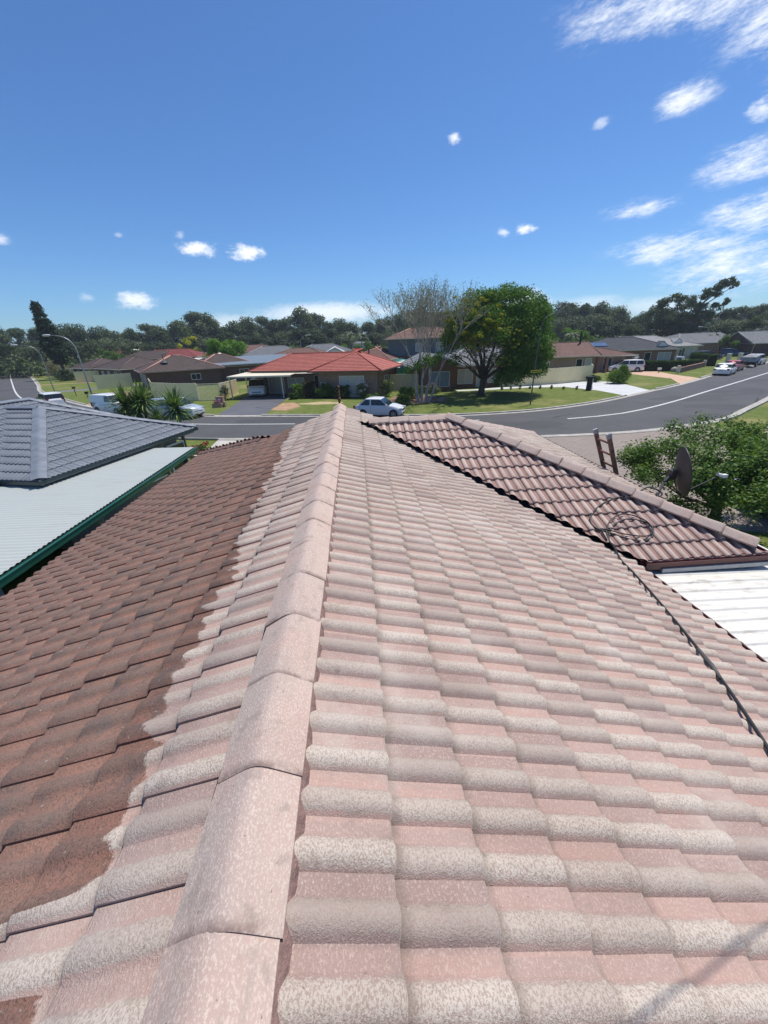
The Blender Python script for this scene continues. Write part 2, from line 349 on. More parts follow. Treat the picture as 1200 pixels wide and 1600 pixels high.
# ------------------------------------------------------------ real tiles, one little mesh each, merged per roof face
def tile_field(O, U, V, N, u0, u1, noses, v_start, tw=0.30, th=0.034, rh=0.031, nseg=9, raise_low=True, clips=(), seed=1, lapt=0.0045, jit=1.0, rolls=2, flat=0.36):
    """O + u*U + v*V; noses = list of v at the lower edge of each course. returns verts, faces, rnd, prof"""
    O, U, V, N = (np.array(a, float) for a in (O, U, V, N))
    rng = np.random.default_rng(seed)
    pr = []
    for r in range(rolls):
        for j in range(nseg):
            s = j/nseg
            pr.append(((r+s)/rolls, s))
    pr.append((1.0, 0.0))
    us = np.array([p[0] for p in pr])*tw*0.996
    ss = np.array([p[1] for p in pr])
    arch = np.where(ss < 1-flat, np.sin(np.pi*np.clip(ss/(1-flat), 0, 1))**0.75, 0.0)
    m = len(us)
    lap = (1-us/tw)*lapt if raise_low else (us/tw)*lapt
    k0 = int(math.floor(u0/tw)); k1 = int(math.ceil(u1/tw))
    Vp = []; Vv, Ff, Rr, Pp, Qq = [], [], [], [], []; base = 0
    rollid = np.minimum((np.arange(m)//nseg), rolls-1)
    prev = v_start
    for ci, vn in enumerate(noses):
        L = vn-prev
        rows = [(-0.03, -0.004, 1), (L*0.5, th*0.5, 1), (L-0.012, th-0.0005, 1), (L-0.003, th-0.005, 1), (L, th-0.012, 1), (L, -0.006, 0)]
        for k in range(k0, k1):
            r = rng.random(); dz = (rng.random()-.5)*0.004*jit; dv = (rng.random()-.5)*0.010*jit; rot = (rng.random()-.5)*0.012*jit
            uu = k*tw+us
            grid = []; pp = []
            for (lv, lz, full) in rows:
                edge_dv = dv if lv > L*0.3 else 0
                vv = prev+lv+edge_dv+rot*(us-tw/2)
                zz = lz+dz+arch*rh+lap if full else np.full(m, lz) + arch*rh*0.55
                grid.append(O+np.outer(uu, U)+np.outer(vv, V)+np.outer(zz, N)); pp.append(arch if full else arch*0)
            # little side skirt at the lapped edge
            side = 0 if raise_low else m-1
            sk = np.array([gr[side]-N*0.012 for gr in grid[:5]])
            nr = len(rows)
            vs = np.concatenate(grid+[sk]); Vv.append(vs)
            Pp.append(np.concatenate(pp+[np.full(5, arch[side])])); Rr.append(np.full(len(vs), r)); Vp.append(np.concatenate([np.full(m, a_) for a_ in (0.0, 0.5, 0.96, 0.99, 1.0, 1.0)]+[np.array([0.0, .5, .96, .99, 1.0])])); rr_ = rng.random(rolls)[rollid]; Qq.append(np.concatenate([rr_]*nr+[np.full(5, rr_[side])]))
            for a in range(nr-1):
                for b in range(m-1):
                    i = base+a*m+b
                    Ff.append((i, i+1, i+m+1, i+m))
            for a in range(4):
                i = base+a*m+side; j = base+nr*m+a
                Ff.append((i, i+m, j+1, j) if raise_low else (i, j, j+1, i+m))
            base += len(vs)
        prev = vn
    return np.concatenate(Vv), np.array(Ff), np.concatenate(Rr), np.concatenate(Pp), np.concatenate(Qq), np.concatenate(Vp)

def tiles_obj(name, mats, fields, parent=None):
    """fields: list of (tile_field kwargs, clip planes, material index)"""
    bmo = bmesh.new()
    lr = bmo.verts.layers.float.new('rnd'); lp = bmo.verts.layers.float.new('prof'); lq = bmo.verts.layers.float.new('rollrnd'); lv_ = bmo.verts.layers.float.new('vpos')
    for kw, clips, mi in fields:
        v, f, r, p, q_, vp_ = tile_field(**kw)
        me = np_mesh('tmp', v, f, mats)
        a = me.attributes.new('rnd', 'FLOAT', 'POINT'); a.data.foreach_set('value', r.astype(np.float32))
        a = me.attributes.new('prof', 'FLOAT', 'POINT'); a.data.foreach_set('value', p.astype(np.float32))
        a = me.attributes.new('vpos', 'FLOAT', 'POINT'); a.data.foreach_set('value', vp_.astype(np.float32))
        a = me.attributes.new('rollrnd', 'FLOAT', 'POINT'); a.data.foreach_set('value', q_.astype(np.float32))
        me.polygons.foreach_set('material_index', np.full(len(me.polygons), mi, np.int32))
        b2 = bmesh.new(); b2.from_mesh(me)
        for co, no in clips:   # keeps the side the normal points to
            bmesh.ops.bisect_plane(b2, geom=b2.verts[:]+b2.edges[:]+b2.faces[:], dist=1e-5, plane_co=co, plane_no=no, clear_inner=True)
        b2.to_mesh(me); b2.free()
        bmo.from_mesh(me); bpy.data.meshes.remove(me)
    me = bpy.data.meshes.new(name); bmo.to_mesh(me); bmo.free()
    for m in mats: me.materials.append(m)
    me.polygons.foreach_set('use_smooth', np.ones(len(me.polygons), bool))
    try: me.set_sharp_from_angle(angle=R(42))
    except Exception: pass
    return link_mesh(name, me, parent)

def cap_run(A, B, parent, mat, width=0.27, rise=0.085, pitch=0.40, lift=0.02, seed=3, skirt=0.03, name='ridge_cap', lip=0.0):
    """overlapping half-round caps from A to B, exposed ends facing A"""
    A, B = Vector(A), Vector(B); D = (B-A); L = D.length; d = D/L
    side = d.cross(Vector((0, 0, 1))).normalized(); upv = side.cross(d).normalized()
    n = max(1, int(round(L/pitch))); p = L/n; rng = random.Random(seed); hw = width/2
    m = 15; out = []
    for i in range(n):
        rows = [(0.0, 0.004+lip, 1.0+lip*4), (0.010, 0.008+lip, 1.006+lip*4), (p*0.5, 0.005, 1.0), (p+0.02, 0.0, 0.985)]
        vs = []; pf = []; jx = (rng.random()-.5)*0.010; jz = (rng.random()-.5)*0.006; jr = (rng.random()-.5)*0.022
        org = A + d*(i*p)
        for (t, z, sc) in rows:
            for j in range(m):
                a = -1+2*j/(m-1)
                x = a*hw*sc+jx+jr*t; h = rise*(1-(math.sqrt(a*a+.045)-.2121)/(math.sqrt(1.045)-.2121))*sc+z+lift+jz
                q = org+d*t+side*x+upv*h; vs.append(q); pf.append(j/(m-1))
        # skirts down the sides and the front lip
        fr = [q-upv*(0.009+lip) - d*(-0.001) for q in vs[:m]]
        vs += fr; pf += pf[:m]
        sl_ = [vs[r*m]-upv*skirt for r in range(4)]; sr_ = [vs[r*m+m-1]-upv*skirt for r in range(4)]
        vs += sl_+sr_; pf += [0]*4+[1]*4  # pole grey is darkened, with shade put into its colour
        fs = []
        for r in range(3):
            for j in range(m-1):
                k = r*m+j; fs.append((k, k+m, k+m+1, k+1))
        o = 4*m
        for j in range(m-1): fs.append((o+j, j, j+1, o+j+1))
        o1 = 5*m; o2 = o1+4
        for r in range(3):
            fs.append((r*m, o1+r, o1+r+1, (r+1)*m)); fs.append((r*m+m-1, (r+1)*m+m-1, o2+r+1, o2+r))
        me = bpy.data.meshes.new(name); me.from_pydata([tuple(q) for q in vs], [], fs)
        at = me.attributes.new('prof', 'FLOAT', 'POINT'); at.data.foreach_set('value', pf)
        at = me.attributes.new('vpos', 'FLOAT', 'POINT'); at.data.foreach_set('value', [0.0]*m+[.03]*m+[.5]*m+[1.0]*m+[0.0]*m+[.0, .03, .5, 1.0]*2)
        me.materials.append(mat); me.polygons.foreach_set('use_smooth', [True]*len(fs))
        try: me.set_sharp_from_angle(angle=R(50))
        except Exception: pass
        me.update()
        out.append(link_mesh(name, me, parent))
    return out

# ------------------------------------------------------------ the house we stand on
TH = R(20); cT, sT, tT = math.cos(TH), math.sin(TH), math.tan(TH)
XR, ZR = -0.43, 4.19          # ridge line (tile surface planes meet here)
YN, YG, YE = -3.3, 9.2, 11.9  # near end (behind us), gablet, hip-end eave
XL, XRT = -5.02, 3.63
home = thing('tiled_house', 'brick house under our feet, its long concrete tile roof half washed', 'house', (-0.5, 4.0, 0))
hx, hy = -0.5, 4.0
def H(p): return (p[0]-hx, p[1]-hy, p[2])
noses_r = [0.48+0.32*k for k in range(13)]
noses_l = [0.48+0.32*k for k in range(14)]+[4.88]
UY = (0, 1, 0); VR = (cT, 0, -sT); NR = (sT, 0, cT); VL = (-cT, 0, -sT); NL = (-sT, 0, cT)
WY, WZ, WX = 7.85, 4.06, 1.86   # wing ridge line / end
WE, WXE = 4.12, 5.47
VW = (0, -cT, -sT); NW = (0, -sT, cT)
VE = (cT, 0, -sT); NE = (sT, 0, cT); VF = (0, cT, -sT); NF = (0, sT, cT)
Oh = (XR, 0, ZR)
q = math.sqrt(.5)
fields = []
# left slope
fields.append((dict(O=Oh, U=UY, V=VL, N=NL, u0=YN, u1=YG-0.2, noses=noses_l, v_start=0.06, raise_low=True, seed=11, lapt=.010, rh=.021), [((0, YG, 0), (0, -1, 0))], 0))
fields.append((dict(O=Oh, U=UY, V=VL, N=NL, u0=YG-0.2, u1=YE+.3, noses=noses_l, v_start=0.06, raise_low=True, seed=12, lapt=.010, rh=.019), [((-2.38, YG, 0), (-q, -q, 0))], 0))
# right slope: valley with the wing from (0.05,7.8) to (3.9,4.1)
fields.append((dict(O=Oh, U=UY, V=VR, N=NR, u0=YN, u1=YG+.1, noses=noses_r, v_start=0.06, raise_low=False, seed=13), [((0, YG, 0), (0, -1, 0)), ((0.08, WY-.12, 0), (-q*1.02, -q, 0))], 1))
fields.append((dict(O=Oh, U=UY, V=VR, N=NR, u0=6.9, u1=YG+.1, noses=noses_r[:5], v_start=0.06, raise_low=False, seed=14), [((0, YG, 0), (0, -1, 0)), ((0.02, WY+.05, 0), (-q, q, 0))], 1))
# hip-end face beyond the ridge
fields.append((dict(O=(0, YG, ZR-(YE-YG)*0-(XRT-XR)*tT*0.42), U=(1, 0, 0), V=VF, N=NF, u0=-5.1, u1=4.0, noses=[0.32*k for k in range(1, 9)], v_start=0.0, raise_low=True, seed=15),
               [((-2.38, YG, 0), (q, q, 0)), ((1.25, YG, 0), (-q, q, 0))], 0))
# wing: near face, end face, far face
fields.append((dict(O=(0, WY, WZ), U=(1, 0, 0), V=VW, N=NW, u0=-0.3, u1=5.7, noses=[0.13+0.32*k for k in range(13)], v_start=0.02, raise_low=True, seed=16, th=0.026),
               [((0.17, WY-.03, 0), (q*1.02, q, 0)), ((WX, WY, 0), (-q, -q, 0))], 2))
fields.append((dict(O=(WX, 0, WZ), U=UY, V=VE, N=NE, u0=4.0, u1=11.7, noses=[0.32*k for k in range(1, 13)], v_start=0.0, raise_low=True, seed=17),
               [((WX, WY, 0), (q, q, 0)), ((WX, WY, 0), (q, -q, 0))], 1))
fields.append((dict(O=(0, WY, WZ), U=(1, 0, 0), V=VF, N=NF, u0=0, u1=5.7, noses=[0.32*k for k in range(1, 13)], v_start=0.0, raise_low=True, seed=18, nseg=6),
               [((WX, WY, 0), (-q, q, 0)), ((XR, YG+.1, 0), (0, 0, 1))], 1))
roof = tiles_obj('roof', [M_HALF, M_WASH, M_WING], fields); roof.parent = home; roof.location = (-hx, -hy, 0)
# caps (children of the roof; same world frame)
cap_run((XR, YN+.14, ZR-0.035), (XR, YG+.06, ZR-0.035), roof, M_CAP, width=0.30, rise=0.080, pitch=0.40, lift=0.036, seed=5, skirt=0.010, lip=-.003)
cap_run((WX, WY, WZ-.02), (0.22, WY, WZ-.02), roof, M_CAP, width=0.25, rise=0.075, pitch=0.40, seed=6, lift=0.035, lip=.008)
zc = WZ-(WXE-WX)*tT
cap_run((WXE+.0, WE+.12, zc+.03), (WX, WY, WZ+.01), roof, M_CAP, width=0.25, rise=0.080, pitch=0.41, seed=7, lift=0.050, skirt=0.022, lip=.010)
cap_run((WXE, 2*WY-WE-.12, zc+.0), (WX, WY, WZ-.02), roof, M_CAP, width=0.25, rise=0.07, pitch=0.41, seed=8)
zl = ZR-(XR-XL)*tT
cap_run((XL, YE-.03, zl+.01), (-2.38, YG, ZR-(XR+2.38)*tT+.0), roof, simple('grimy_cap', (0.17, 0.10, 0.08), 0.9, nscale=12, namt=0.35), width=0.24, rise=0.06, pitch=0.41, seed=9)
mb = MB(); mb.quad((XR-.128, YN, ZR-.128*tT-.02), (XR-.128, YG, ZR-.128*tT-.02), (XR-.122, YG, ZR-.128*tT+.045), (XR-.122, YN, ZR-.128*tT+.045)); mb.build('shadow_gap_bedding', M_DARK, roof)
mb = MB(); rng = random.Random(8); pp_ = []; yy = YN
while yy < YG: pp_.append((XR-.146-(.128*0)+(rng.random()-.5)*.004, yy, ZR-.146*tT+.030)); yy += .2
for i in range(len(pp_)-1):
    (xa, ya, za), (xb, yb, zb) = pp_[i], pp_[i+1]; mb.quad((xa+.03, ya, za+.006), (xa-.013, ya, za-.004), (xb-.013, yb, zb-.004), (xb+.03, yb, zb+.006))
mb.build('black_cap_edge_strip', M_BLACK, roof)  # thin black strip along the left edge of the ridge caps
# mortar bed along the right edge of the ridge caps
mb = MB(); rng = random.Random(4); yy = YN
prof_m = []
while yy < YG:
    w = 0.028+rng.random()*0.012; h = 0.030+rng.random()*0.008
    prof_m.append((yy, w, h)); yy += 0.045
vs = []; fs = []
for (yy, w, h) in prof_m:
    x0 = XR+0.134; z0 = ZR-(0.128)*tT
    for (dx, dz) in ((0, h+.012), (0.012, h+.010), (w*0.8, h*0.75), (w, 0.004), (w+.01, -0.03)):
        vs.append((x0+dx, yy, z0+dz-dx*tT))
for i in range(len(prof_m)-1):
    for j in range(4):
        k = i*5+j; fs.append((k, k+1, k+6, k+5))
mb.add(vs, fs); mb.build('mortar_bed', M_MORTAR, roof, smooth=True)
# valley sheet under both valleys and a deck so nothing shows through
mb = MB()
def rs(x, y, off): return (x, y, ZR-(x-XR)*tT+off)
mb.quad((0.0, WY+.15, ZR-.43*tT-.02), (-.2, WY-.2, ZR-.35*tT-.03), (3.5, WE-.1, ZR-(3.5-XR)*tT-.03), (3.85, WE+.1, ZR-(3.68-XR)*tT-.02))
mb.build('valley_flashing', M_VALLEY, roof)
# underlay sheets just below the tiles (sarking) so light does not leak in
mb = MB(); u = -0.045
mb.quad((XR, YN, ZR+u), (XL+.06, YN, zl+u), (XL+.06, YG, zl+u), (XR, YG, ZR+u))
mb.quad((XR, YN, ZR+u), (XR, YG-.05, ZR+u), (XRT-.04, YG-.05, ZR-(XRT-XR)*tT+u), (XRT-.04, YN, ZR-(XRT-XR)*tT+u))
mb.quad((-2.38, YG, ZR-1.95*tT+u), (XL+.06, YG, zl+u), (XL+.06, YE-.1, zl+u), (-3.7, YG+1.3, ZR-3.27*tT+u))
mb.add([(WX, WY, WZ+u), (WXE-.05, WE+.05, zc+u), (3.8, WE+.05, zc+u), (.05, WY-.05, WZ+u)], [(0, 1, 2, 3)])
mb.add([(WX, WY, WZ+u), (WXE-.05, WE+.05, zc+u), (WXE-.05, 2*WY-WE, zc+u)], [(0, 1, 2)])
mb.add([(WX, WY, WZ+u), (WXE-.05, 2*WY-WE, zc+u), (1.0, 2*WY-WE, zc+u), (0.3, WY, WZ+u)], [(0, 1, 2, 3)])
mb.add([(-2.38, YG, ZR-1.95*tT+u), (XL+.1, YE-.08, zl+u), (XRT-.1, YE-.08, zl+u), (1.25, YG, ZR-1.95*tT+u)], [(0, 1, 2, 3)])
mb.build('sarking', M_DARK, roof)
# walls, gablet, gutters
mb = MB()
wz = 2.36
mb.box((-0.74, 4.15, wz/2), (7.76, 14.6, wz)); mb.box((3.3, WY, wz/2), (3.4, 6.3, wz-.01))
ho = mb.build('wall', M_BRICK_BROWN, home); ho.location = (-hx, -hy, 0)
mb = MB(); mb.poly([(0, 0), (1, 0), (0.5, 1)], 0, 0.0001)
mb = MB(); mb.add([(-2.3, YG-.06, ZR-1.9*tT-.1), (1.35, YG-.06, ZR-1.9*tT-.1), (XR, YG-.06, ZR-.08), (-2.3, YG-.1, ZR-1.9*tT-.1), (1.35, YG-.1, ZR-1.9*tT-.1), (XR, YG-.1, ZR-.08)],
                  [(0, 1, 2), (5, 4, 3), (0, 3, 4, 1), (1, 4, 5, 2), (2, 5, 3, 0)])
o = mb.build('gablet', M_WHITE, home); o.location = (-hx, -hy, 0)
def gutter(mb, a, b, inward, z, w=0.11, h=0.10):
    """open box gutter from a to b; inward is the unit vector to the fascia"""
    a = Vector((a[0], a[1], z)); b = Vector((b[0], b[1], z)); n = Vector((inward[0], inward[1], 0))
    t = 0.006; up_ = Vector((0, 0, 1))
    def slab(p0, p1, off0, off1, z0, z1):
        q = [a+n*off0+up_*z0, b+n*off0+up_*z0, b+n*off1+up_*z0, a+n*off1+up_*z0, a+n*off0+up_*z1, b+n*off0+up_*z1, b+n*off1+up_*z1, a+n*off1+up_*z1]
        mb.add(q, [(0, 3, 2, 1), (4, 5, 6, 7), (0, 1, 5, 4), (1, 2, 6, 5), (2, 3, 7, 6), (3, 0, 4, 7)])
    slab(a, b, 0, t, -h, 0); slab(a, b, t, w, -h, -h+t); slab(a, b, w, w+t, -h, -0.01); slab(a, b, -0.008, -.0005, -0.018, 0.003)
ge = zl-0.015
mb = MB(); gutter(mb, (3.74, WE-.10), (WXE+.12, WE-.10), (0, 1), zc+.012); gutter(mb, (WXE+.12, WE-.10+.1), (WXE+.12, 2*WY-WE+.1), (-1, 0), zc+.012)
gutter(mb, (XRT+.215, YN), (XRT+.215, WE-.11), (-1, 0), ZR-(XRT-XR)*tT-.10, w=.215, h=.09)
o = mb.build('gutter', M_MAROON, home); o.location = (-hx, -hy, 0)
mb = MB(); gutter(mb, (XL-.075, YN), (XL-.075, YE+.05), (1, 0), ge-.012)
o = mb.build('gutter', M_CREAM, home); o.location = (-hx, -hy, 0)
mb = MB(); mb.box((XL+.12, (YN+YE)/2, ge-.1), (0.02, YE-YN, .18)); mb.box(((XL+4)/2, YE-.1, ge-.1), (XRT-XL-.3, .02, .18))
o = mb.build('fascia', M_CREAM, home); o.location = (-hx, -hy, 0)
for bx_ in [((XL+.3, (YN+YE)/2, ge-.2), (0.5, YE-YN-.2, .012)), ((XRT-.3, (YN+WE)/2, ge-.2), (0.55, WE-YN, .012)), ((WXE-.3, WY, zc-.16), (.5, 7.2, .012)), ((4.3, WE+.3, zc-.155), (1.6, .5, .012))]:
    mb = MB(); mb.box(*bx_); o = mb.build('eave_lining', M_WHITE, home); o.location = (-hx, -hy, 0)
# rusty vent pipe standing past the ridge end
mb = MB(); px_, py_ = -0.46, 9.75
mb.tube([(px_, py_, 3.3), (px_, py_, 4.42), (px_, py_, 4.425), (px_, py_, 4.58)], [0.028, 0.026, 0.024, 0.022], 10); mb.tube([(px_, py_, 4.57), (px_, py_, 4.60), (px_, py_, 4.625)], [0.034, 0.036, 0.015], 10); mb.cyl((px_, py_, 4.30), .038, .1, 10)
o = mb.build('vent_pipe', simple('rusty_pipe', (0.13, 0.055, 0.04), 0.8, nscale=30, namt=0.4), home, smooth=True); o.location = (-hx, -hy, 0)

# ------------------------------------------------------------ ladder at the wing eave
def ladder():
    ex = WXE+0.14; t = thing('ladder', 'paint-stained timber extension ladder leaning on the eave of the tiled wing', 'ladder', (ex+0.85, 8.0, 0))
    mw_ = simple('stained_ladder_wood', (0.16, 0.085, 0.065), 0.7, nscale=9, namt=0.5)
    mg = simple('ladder_foot_grey', (0.30, 0.30, 0.31), 0.5)
    def P(y, h): # point on the ladder plane, h = height
        return Vector(((3.5-h)*0.42-0.99, y-8.0, h))
    ys = (7.80, 8.20)
    for y in ys:
        lean = 0.0
        mb = MB(); a = P(y, 0.0); b = P(y+(0.10 if y > 8 else 0), 3.50)
        ang = math.atan2(b.x-a.x, b.z-a.z)
        mid_ = (a+b)/2; rot = (b-a).to_track_quat('Z', 'X').to_matrix()
        mb.box(mid_, (0.085, 0.05, (b-a).length), rot=rot); r_ = mb.build('rail', mw_, t)
        mb = MB(); mb.box(b+(b-a).normalized()*0.035, (0.10, 0.062, 0.11), rot=rot); mb.build('end_cap', mg, r_)
    h = 0.28
    while h < 3.4:
        mb = MB(); s_ = 0.10*h/3.5
        mb.tube([P(ys[0], h), P(ys[1]+s_, h)], 0.026, 8); mb.build('rung', mw_, t, smooth=True); h += 0.28
ladder()

# ------------------------------------------------------------ satellite dish on the wing eave
def dish():
    bx, by = 5.50, 6.15
    t = thing('satellite_dish', 'dark grey satellite dish with a side feed arm mounted at the wing eave', 'satellite dish', (bx, by, 2.7))
    dm = simple('dish_grey', (0.045, 0.043, 0.045), 0.5, nscale=5, namt=0.2); arm_m = simple('dish_arm', (0.03, 0.03, 0.032), 0.5)
    c = Vector((0.30, 0.02, 0.52)); ax = Vector((0.90, -0.37, 0.20)).normalized()   # boresight, faces away right
    s_ = ax.cross(Vector((0, 0, 1))).normalized(); u_ = s_.cross(ax)
    mb = MB(); nr, na = 7, 32; vs = [c-ax*0.0]; fs = []
    RX, RZ = 0.38, 0.46
    def ring(r, off, sc=1.0):
        return [c + s_*math.cos(2*math.pi*j/na)*RX*r*sc + u_*math.sin(2*math.pi*j/na)*RZ*r*sc + ax*(0.09*r*r+off) for j in range(na)]
    vs = [c]
    for i in range(1, nr+1): vs += ring(i/nr, 0)
    for j in range(na): fs.append((0, 1+j, 1+(j+1) % na))
    for i in range(nr-1):
        for j in range(na):
            a = 1+i*na+j; b = 1+i*na+(j+1) % na; fs.append((a, a+na, b+na, b))
    o2 = len(vs); vs += ring(1.0, 0.0, 1.02); vs += ring(1.0, -0.018, 1.02)
    for j in range(na):
        j2 = (j+1) % na; l = 1+(nr-1)*na
        fs.append((l+j, o2+j, o2+j2, l+j2)); fs.append((o2+j, o2+na+j, o2+na+j2, o2+j2))
    ob = len(vs); vs.append(c-ax*0.018)
    st = len(vs)
    for i in range(1, nr+1): vs += ring(i/nr, -0.018)
    for j in range(na): fs.append((ob, st+(j+1) % na, st+j))
    for i in range(nr-1):
        for j in range(na):
            a = st+i*na+j; b = st+i*na+(j+1) % na; fs.append((a, b, b+na, a+na))
    mb.add(vs, fs); mb.build('reflector', dm, t, smooth=True)
    mb = MB(); mb.tube([(0, 0, -0.28), (0.02, 0, 0.12), (0.06, 0.0, 0.36)], 0.021, 10); mb.box((0, 0, -.2), (.05, .12, .16)); mb.build('mast', M_GREYM, t, smooth=False)
    mb = MB(); mb.box(c-ax*0.09-u_*.02, (0.1, 0.12, 0.16)); mb.tube([Vector((0.06, 0, 0.36)), c-ax*0.06], 0.03, 8); mb.build('bracket', dm, t)
    foot = c-u_*0.42+ax*0.07; tip = c+ax*0.62-u_*.14
    mb = MB(); mb.tube([c-u_*0.15-ax*.05, foot-ax*.04-u_*.03, tip], [0.013, .014, .012], 8); mb.build('arm', arm_m, t, smooth=True)
    mb = MB(); mb.tube([tip-Vector((.05, .0, -.03)), tip+Vector((.05, .01, .0))], [0.028, 0.03], 10); mb.box(tip+Vector((.085, .0, -.01)), (.09, .06, .06)); mb.build('receiver', M_WHITE, t)
dish()

# ------------------------------------------------------------ black cable dragged over the roof
def smooth_path(P, k=6):
    P = [Vector(p) for p in P]; out = []
    for i in range(len(P)-1):
        p0 = P[max(i-1, 0)]; p1 = P[i]; p2 = P[i+1]; p3 = P[min(i+2, len(P)-1)]
        for j in range(k):
            t = j/k; out.append(0.5*((2*p1)+(-p0+p2)*t+(2*p0-5*p1+4*p2-p3)*t*t+(-p0+3*p1-3*p2+p3)*t*t*t))
    out.append(P[-1]); return out
def wz_(x, y): return WZ-(WY-y)*tT
def rz_(x, y): return ZR-(x-XR)*tT
loop = [(5.44, 6.1, zc+.10), (5.2, 5.75, zc+.20), (4.85, 5.35, 3.20), (4.66, 5.42, 3.28), (4.38, 5.35, None), (4.0, 5.28, None), (3.68, 5.14, None), (3.43, 4.92, None), (3.4, 4.75, None), (3.55, 4.64, None), (3.77, 4.5, None), (3.97, 4.44, None), (4.16, 4.52, None), (4.26, 4.7, None), (4.15, 4.81, None), (3.93, 4.85, None), (3.66, 4.72, None), (3.5, 4.52, None), (3.47, 4.34, None)]
pts = [(x, y, (wz_(x, y)+.045) if z is None else z) for x, y, z in loop]
pts += [(x, y, rz_(x, y)+.06) for x, y in [(3.33, 4.0), (3.26, 3.69), (3.16, 3.29), (3.03, 2.85), (2.90, 2.45), (2.77, 2.08), (2.61, 1.71), (2.42, 1.33), (2.2, .95), (2.0, .5), (1.9, 0), (1.9, -1.5)]]
pts[4+14] = (3.47, 4.34, 2.86)
mb = MB(); mb.tube(smooth_path(pts, 7), 0.0125, 8)
tag(mb.build('cable', M_BLACK, None, smooth=True), 'black cable looped on the wing tiles and dragged along the washed roof', 'cable')
mb = MB(); pts2 = [(3.47, 4.36, wz_(0, 4.36)+.05), (3.52, 4.62, wz_(0, 4.62)+.05), (3.7, 4.83, wz_(0, 4.83)+.07), (3.97, 4.93, wz_(0, 4.93)+.07), (4.2, 4.8, wz_(0, 4.8)+.07), (4.22, 4.62, wz_(0, 4.62)+.07), (4.05, 4.50, wz_(0, 4.5)+.07), (3.75, 4.56, wz_(0, 4.56)+.07), (3.5, 4.68, wz_(0, 4.68)+.06), (3.46, 4.5, wz_(0, 4.5)+.05)]
mb.tube(smooth_path(pts2, 7), 0.009, 8)
tag(mb.build('cable_coil', M_BLACK, None, smooth=True), 'loose coil of black cable lying on the reddish wing tiles', 'cable coil')
# taped joint on the cable
mb = MB(); mb.tube([(2.84, 2.28, rz_(2.84, 2.28)+.062), (2.77, 2.08, rz_(2.77, 2.08)+.062), (2.70, 1.93, rz_(2.70, 1.93)+.062)], [.014, .021, .015], 10)
tag(mb.build('cable_joint', simple('grey_tape', (.07, .07, .068), .6), None, smooth=True), 'thick taped joint on the black cable along the roof', 'cable joint')
# power line high above, out of frame, whose shadow crosses the tiles in the lower right corner
k_ = 2.6; s_ = sd/ sd.z
a = Vector((1.41, 0.54, 3.63)); b = Vector((0.59, 0.30, 3.93))
a2 = a+s_*k_; b2 = b+s_*k_; dd = (b2-a2).normalized()
mb = MB(); mb.tube([a2-dd*9, a2, b2, b2+dd*9], 0.005, 6)
tag(mb.build('power_line', M_BLACK, None), 'overhead service wire whose thin shadow crosses the tiles in the near right corner', 'wire')

# ------------------------------------------------------------ corrugated sheets
def corrugated(mb, O, U, V, lu, lv, pitch=0.076, amp=0.009, n=6, N=(0, 0, 1), thick=0.003):
    """sheet spanned by U (across the ribs) and V (along them)"""
    O, U, V, N = (Vector(a) for a in (O, U, V, N)); k = int(lu/pitch*n); b = len(mb.v); f = 2
    for i in range(k+1):
        u_ = lu*i/k; h = amp*math.sin(2*math.pi*u_/pitch)
        for vv in (0, lv): mb.v.append(tuple(O+U*u_+V*vv+N*h))
    for i in range(k): mb.f.append((b+2*i, b+2*i+2, b+2*i+3, b+2*i+1)); mb.m.append(mb.mi)
def weathered_sheet(name, col, dcol, amt=0.5, sc=(3, 14, 1)):
    m, gg, bs, _ = newmat(name); tc = gg.n('ShaderNodeTexCoord').outputs['Object']
    n1 = gg.noise(gg.scale(tc, sc), 1.0, 5, 0.65); n2 = gg.noise(tc, 1.1, 4)
    k = gg.m('MULTIPLY', gg.ramp(n1, 0.50, 0.72), gg.ramp(n2, 0.35, 0.7, 0.2, 1.0))
    gg.put(bs.inputs['Base Color'], gg.mix(gg.m('MULTIPLY', k, amt), col, dcol)); bs.inputs['Roughness'].default_value = 0.45
    return m
pc = thing('patio_cover', 'weathered white ribbed patio cover below the maroon gutter of the tiled wing', 'patio cover', (4.9, 1.0, 0))
mb = MB(); zpc = 2.60
# trapezoidal ribs running away from the house wall (along X)
yy = -3.0; x0, x1 = 3.86, 5.9
ys = []
while yy < WE-.06:
    ys += [(yy, 0), (yy+.10, 0), (yy+.12, .014), (yy+.16, .014)]; yy += .18
b = len(mb.v)
for (y_, h_) in ys:
    for x_ in (x0, x1): mb.v.append((x_-4.9, y_-1.0, zpc+h_-(x_-x0)*0.03))
for i in range(len(ys)-1): mb.f.append((b+2*i, b+2*i+1, b+2*i+3, b+2*i+2)); mb.m.append(0)
mb.build('roof_sheet', weathered_sheet('patio_white', (0.62, 0.595, 0.53), (0.26, 0.20, 0.13), 0.9, (4, 16, 1)), pc)
mb = MB(); mb.box((0, 3.02, zpc+.045), (1.85, .05, .06)); mb.build('flashing', simple('grey_flashing', (.42, .42, .40), .5), pc)
mb = MB(); mb.box((1.08, 0, zpc-.10), (.05, 7.6, .14)); mb.build('edge_beam', M_WHITE, pc)
mb = MB(); mb.box((1.0, -.05, zpc-.085), (.10, 7.7, .06)); mb.build('gutter', M_DARK, pc)
for y_ in (-2.5, 0.5, 3.0):
    mb = MB(); mb.box((0.93, y_-1+.9, 1.13), (.07, .07, 2.3)); mb.build('post', M_WHITE, pc)

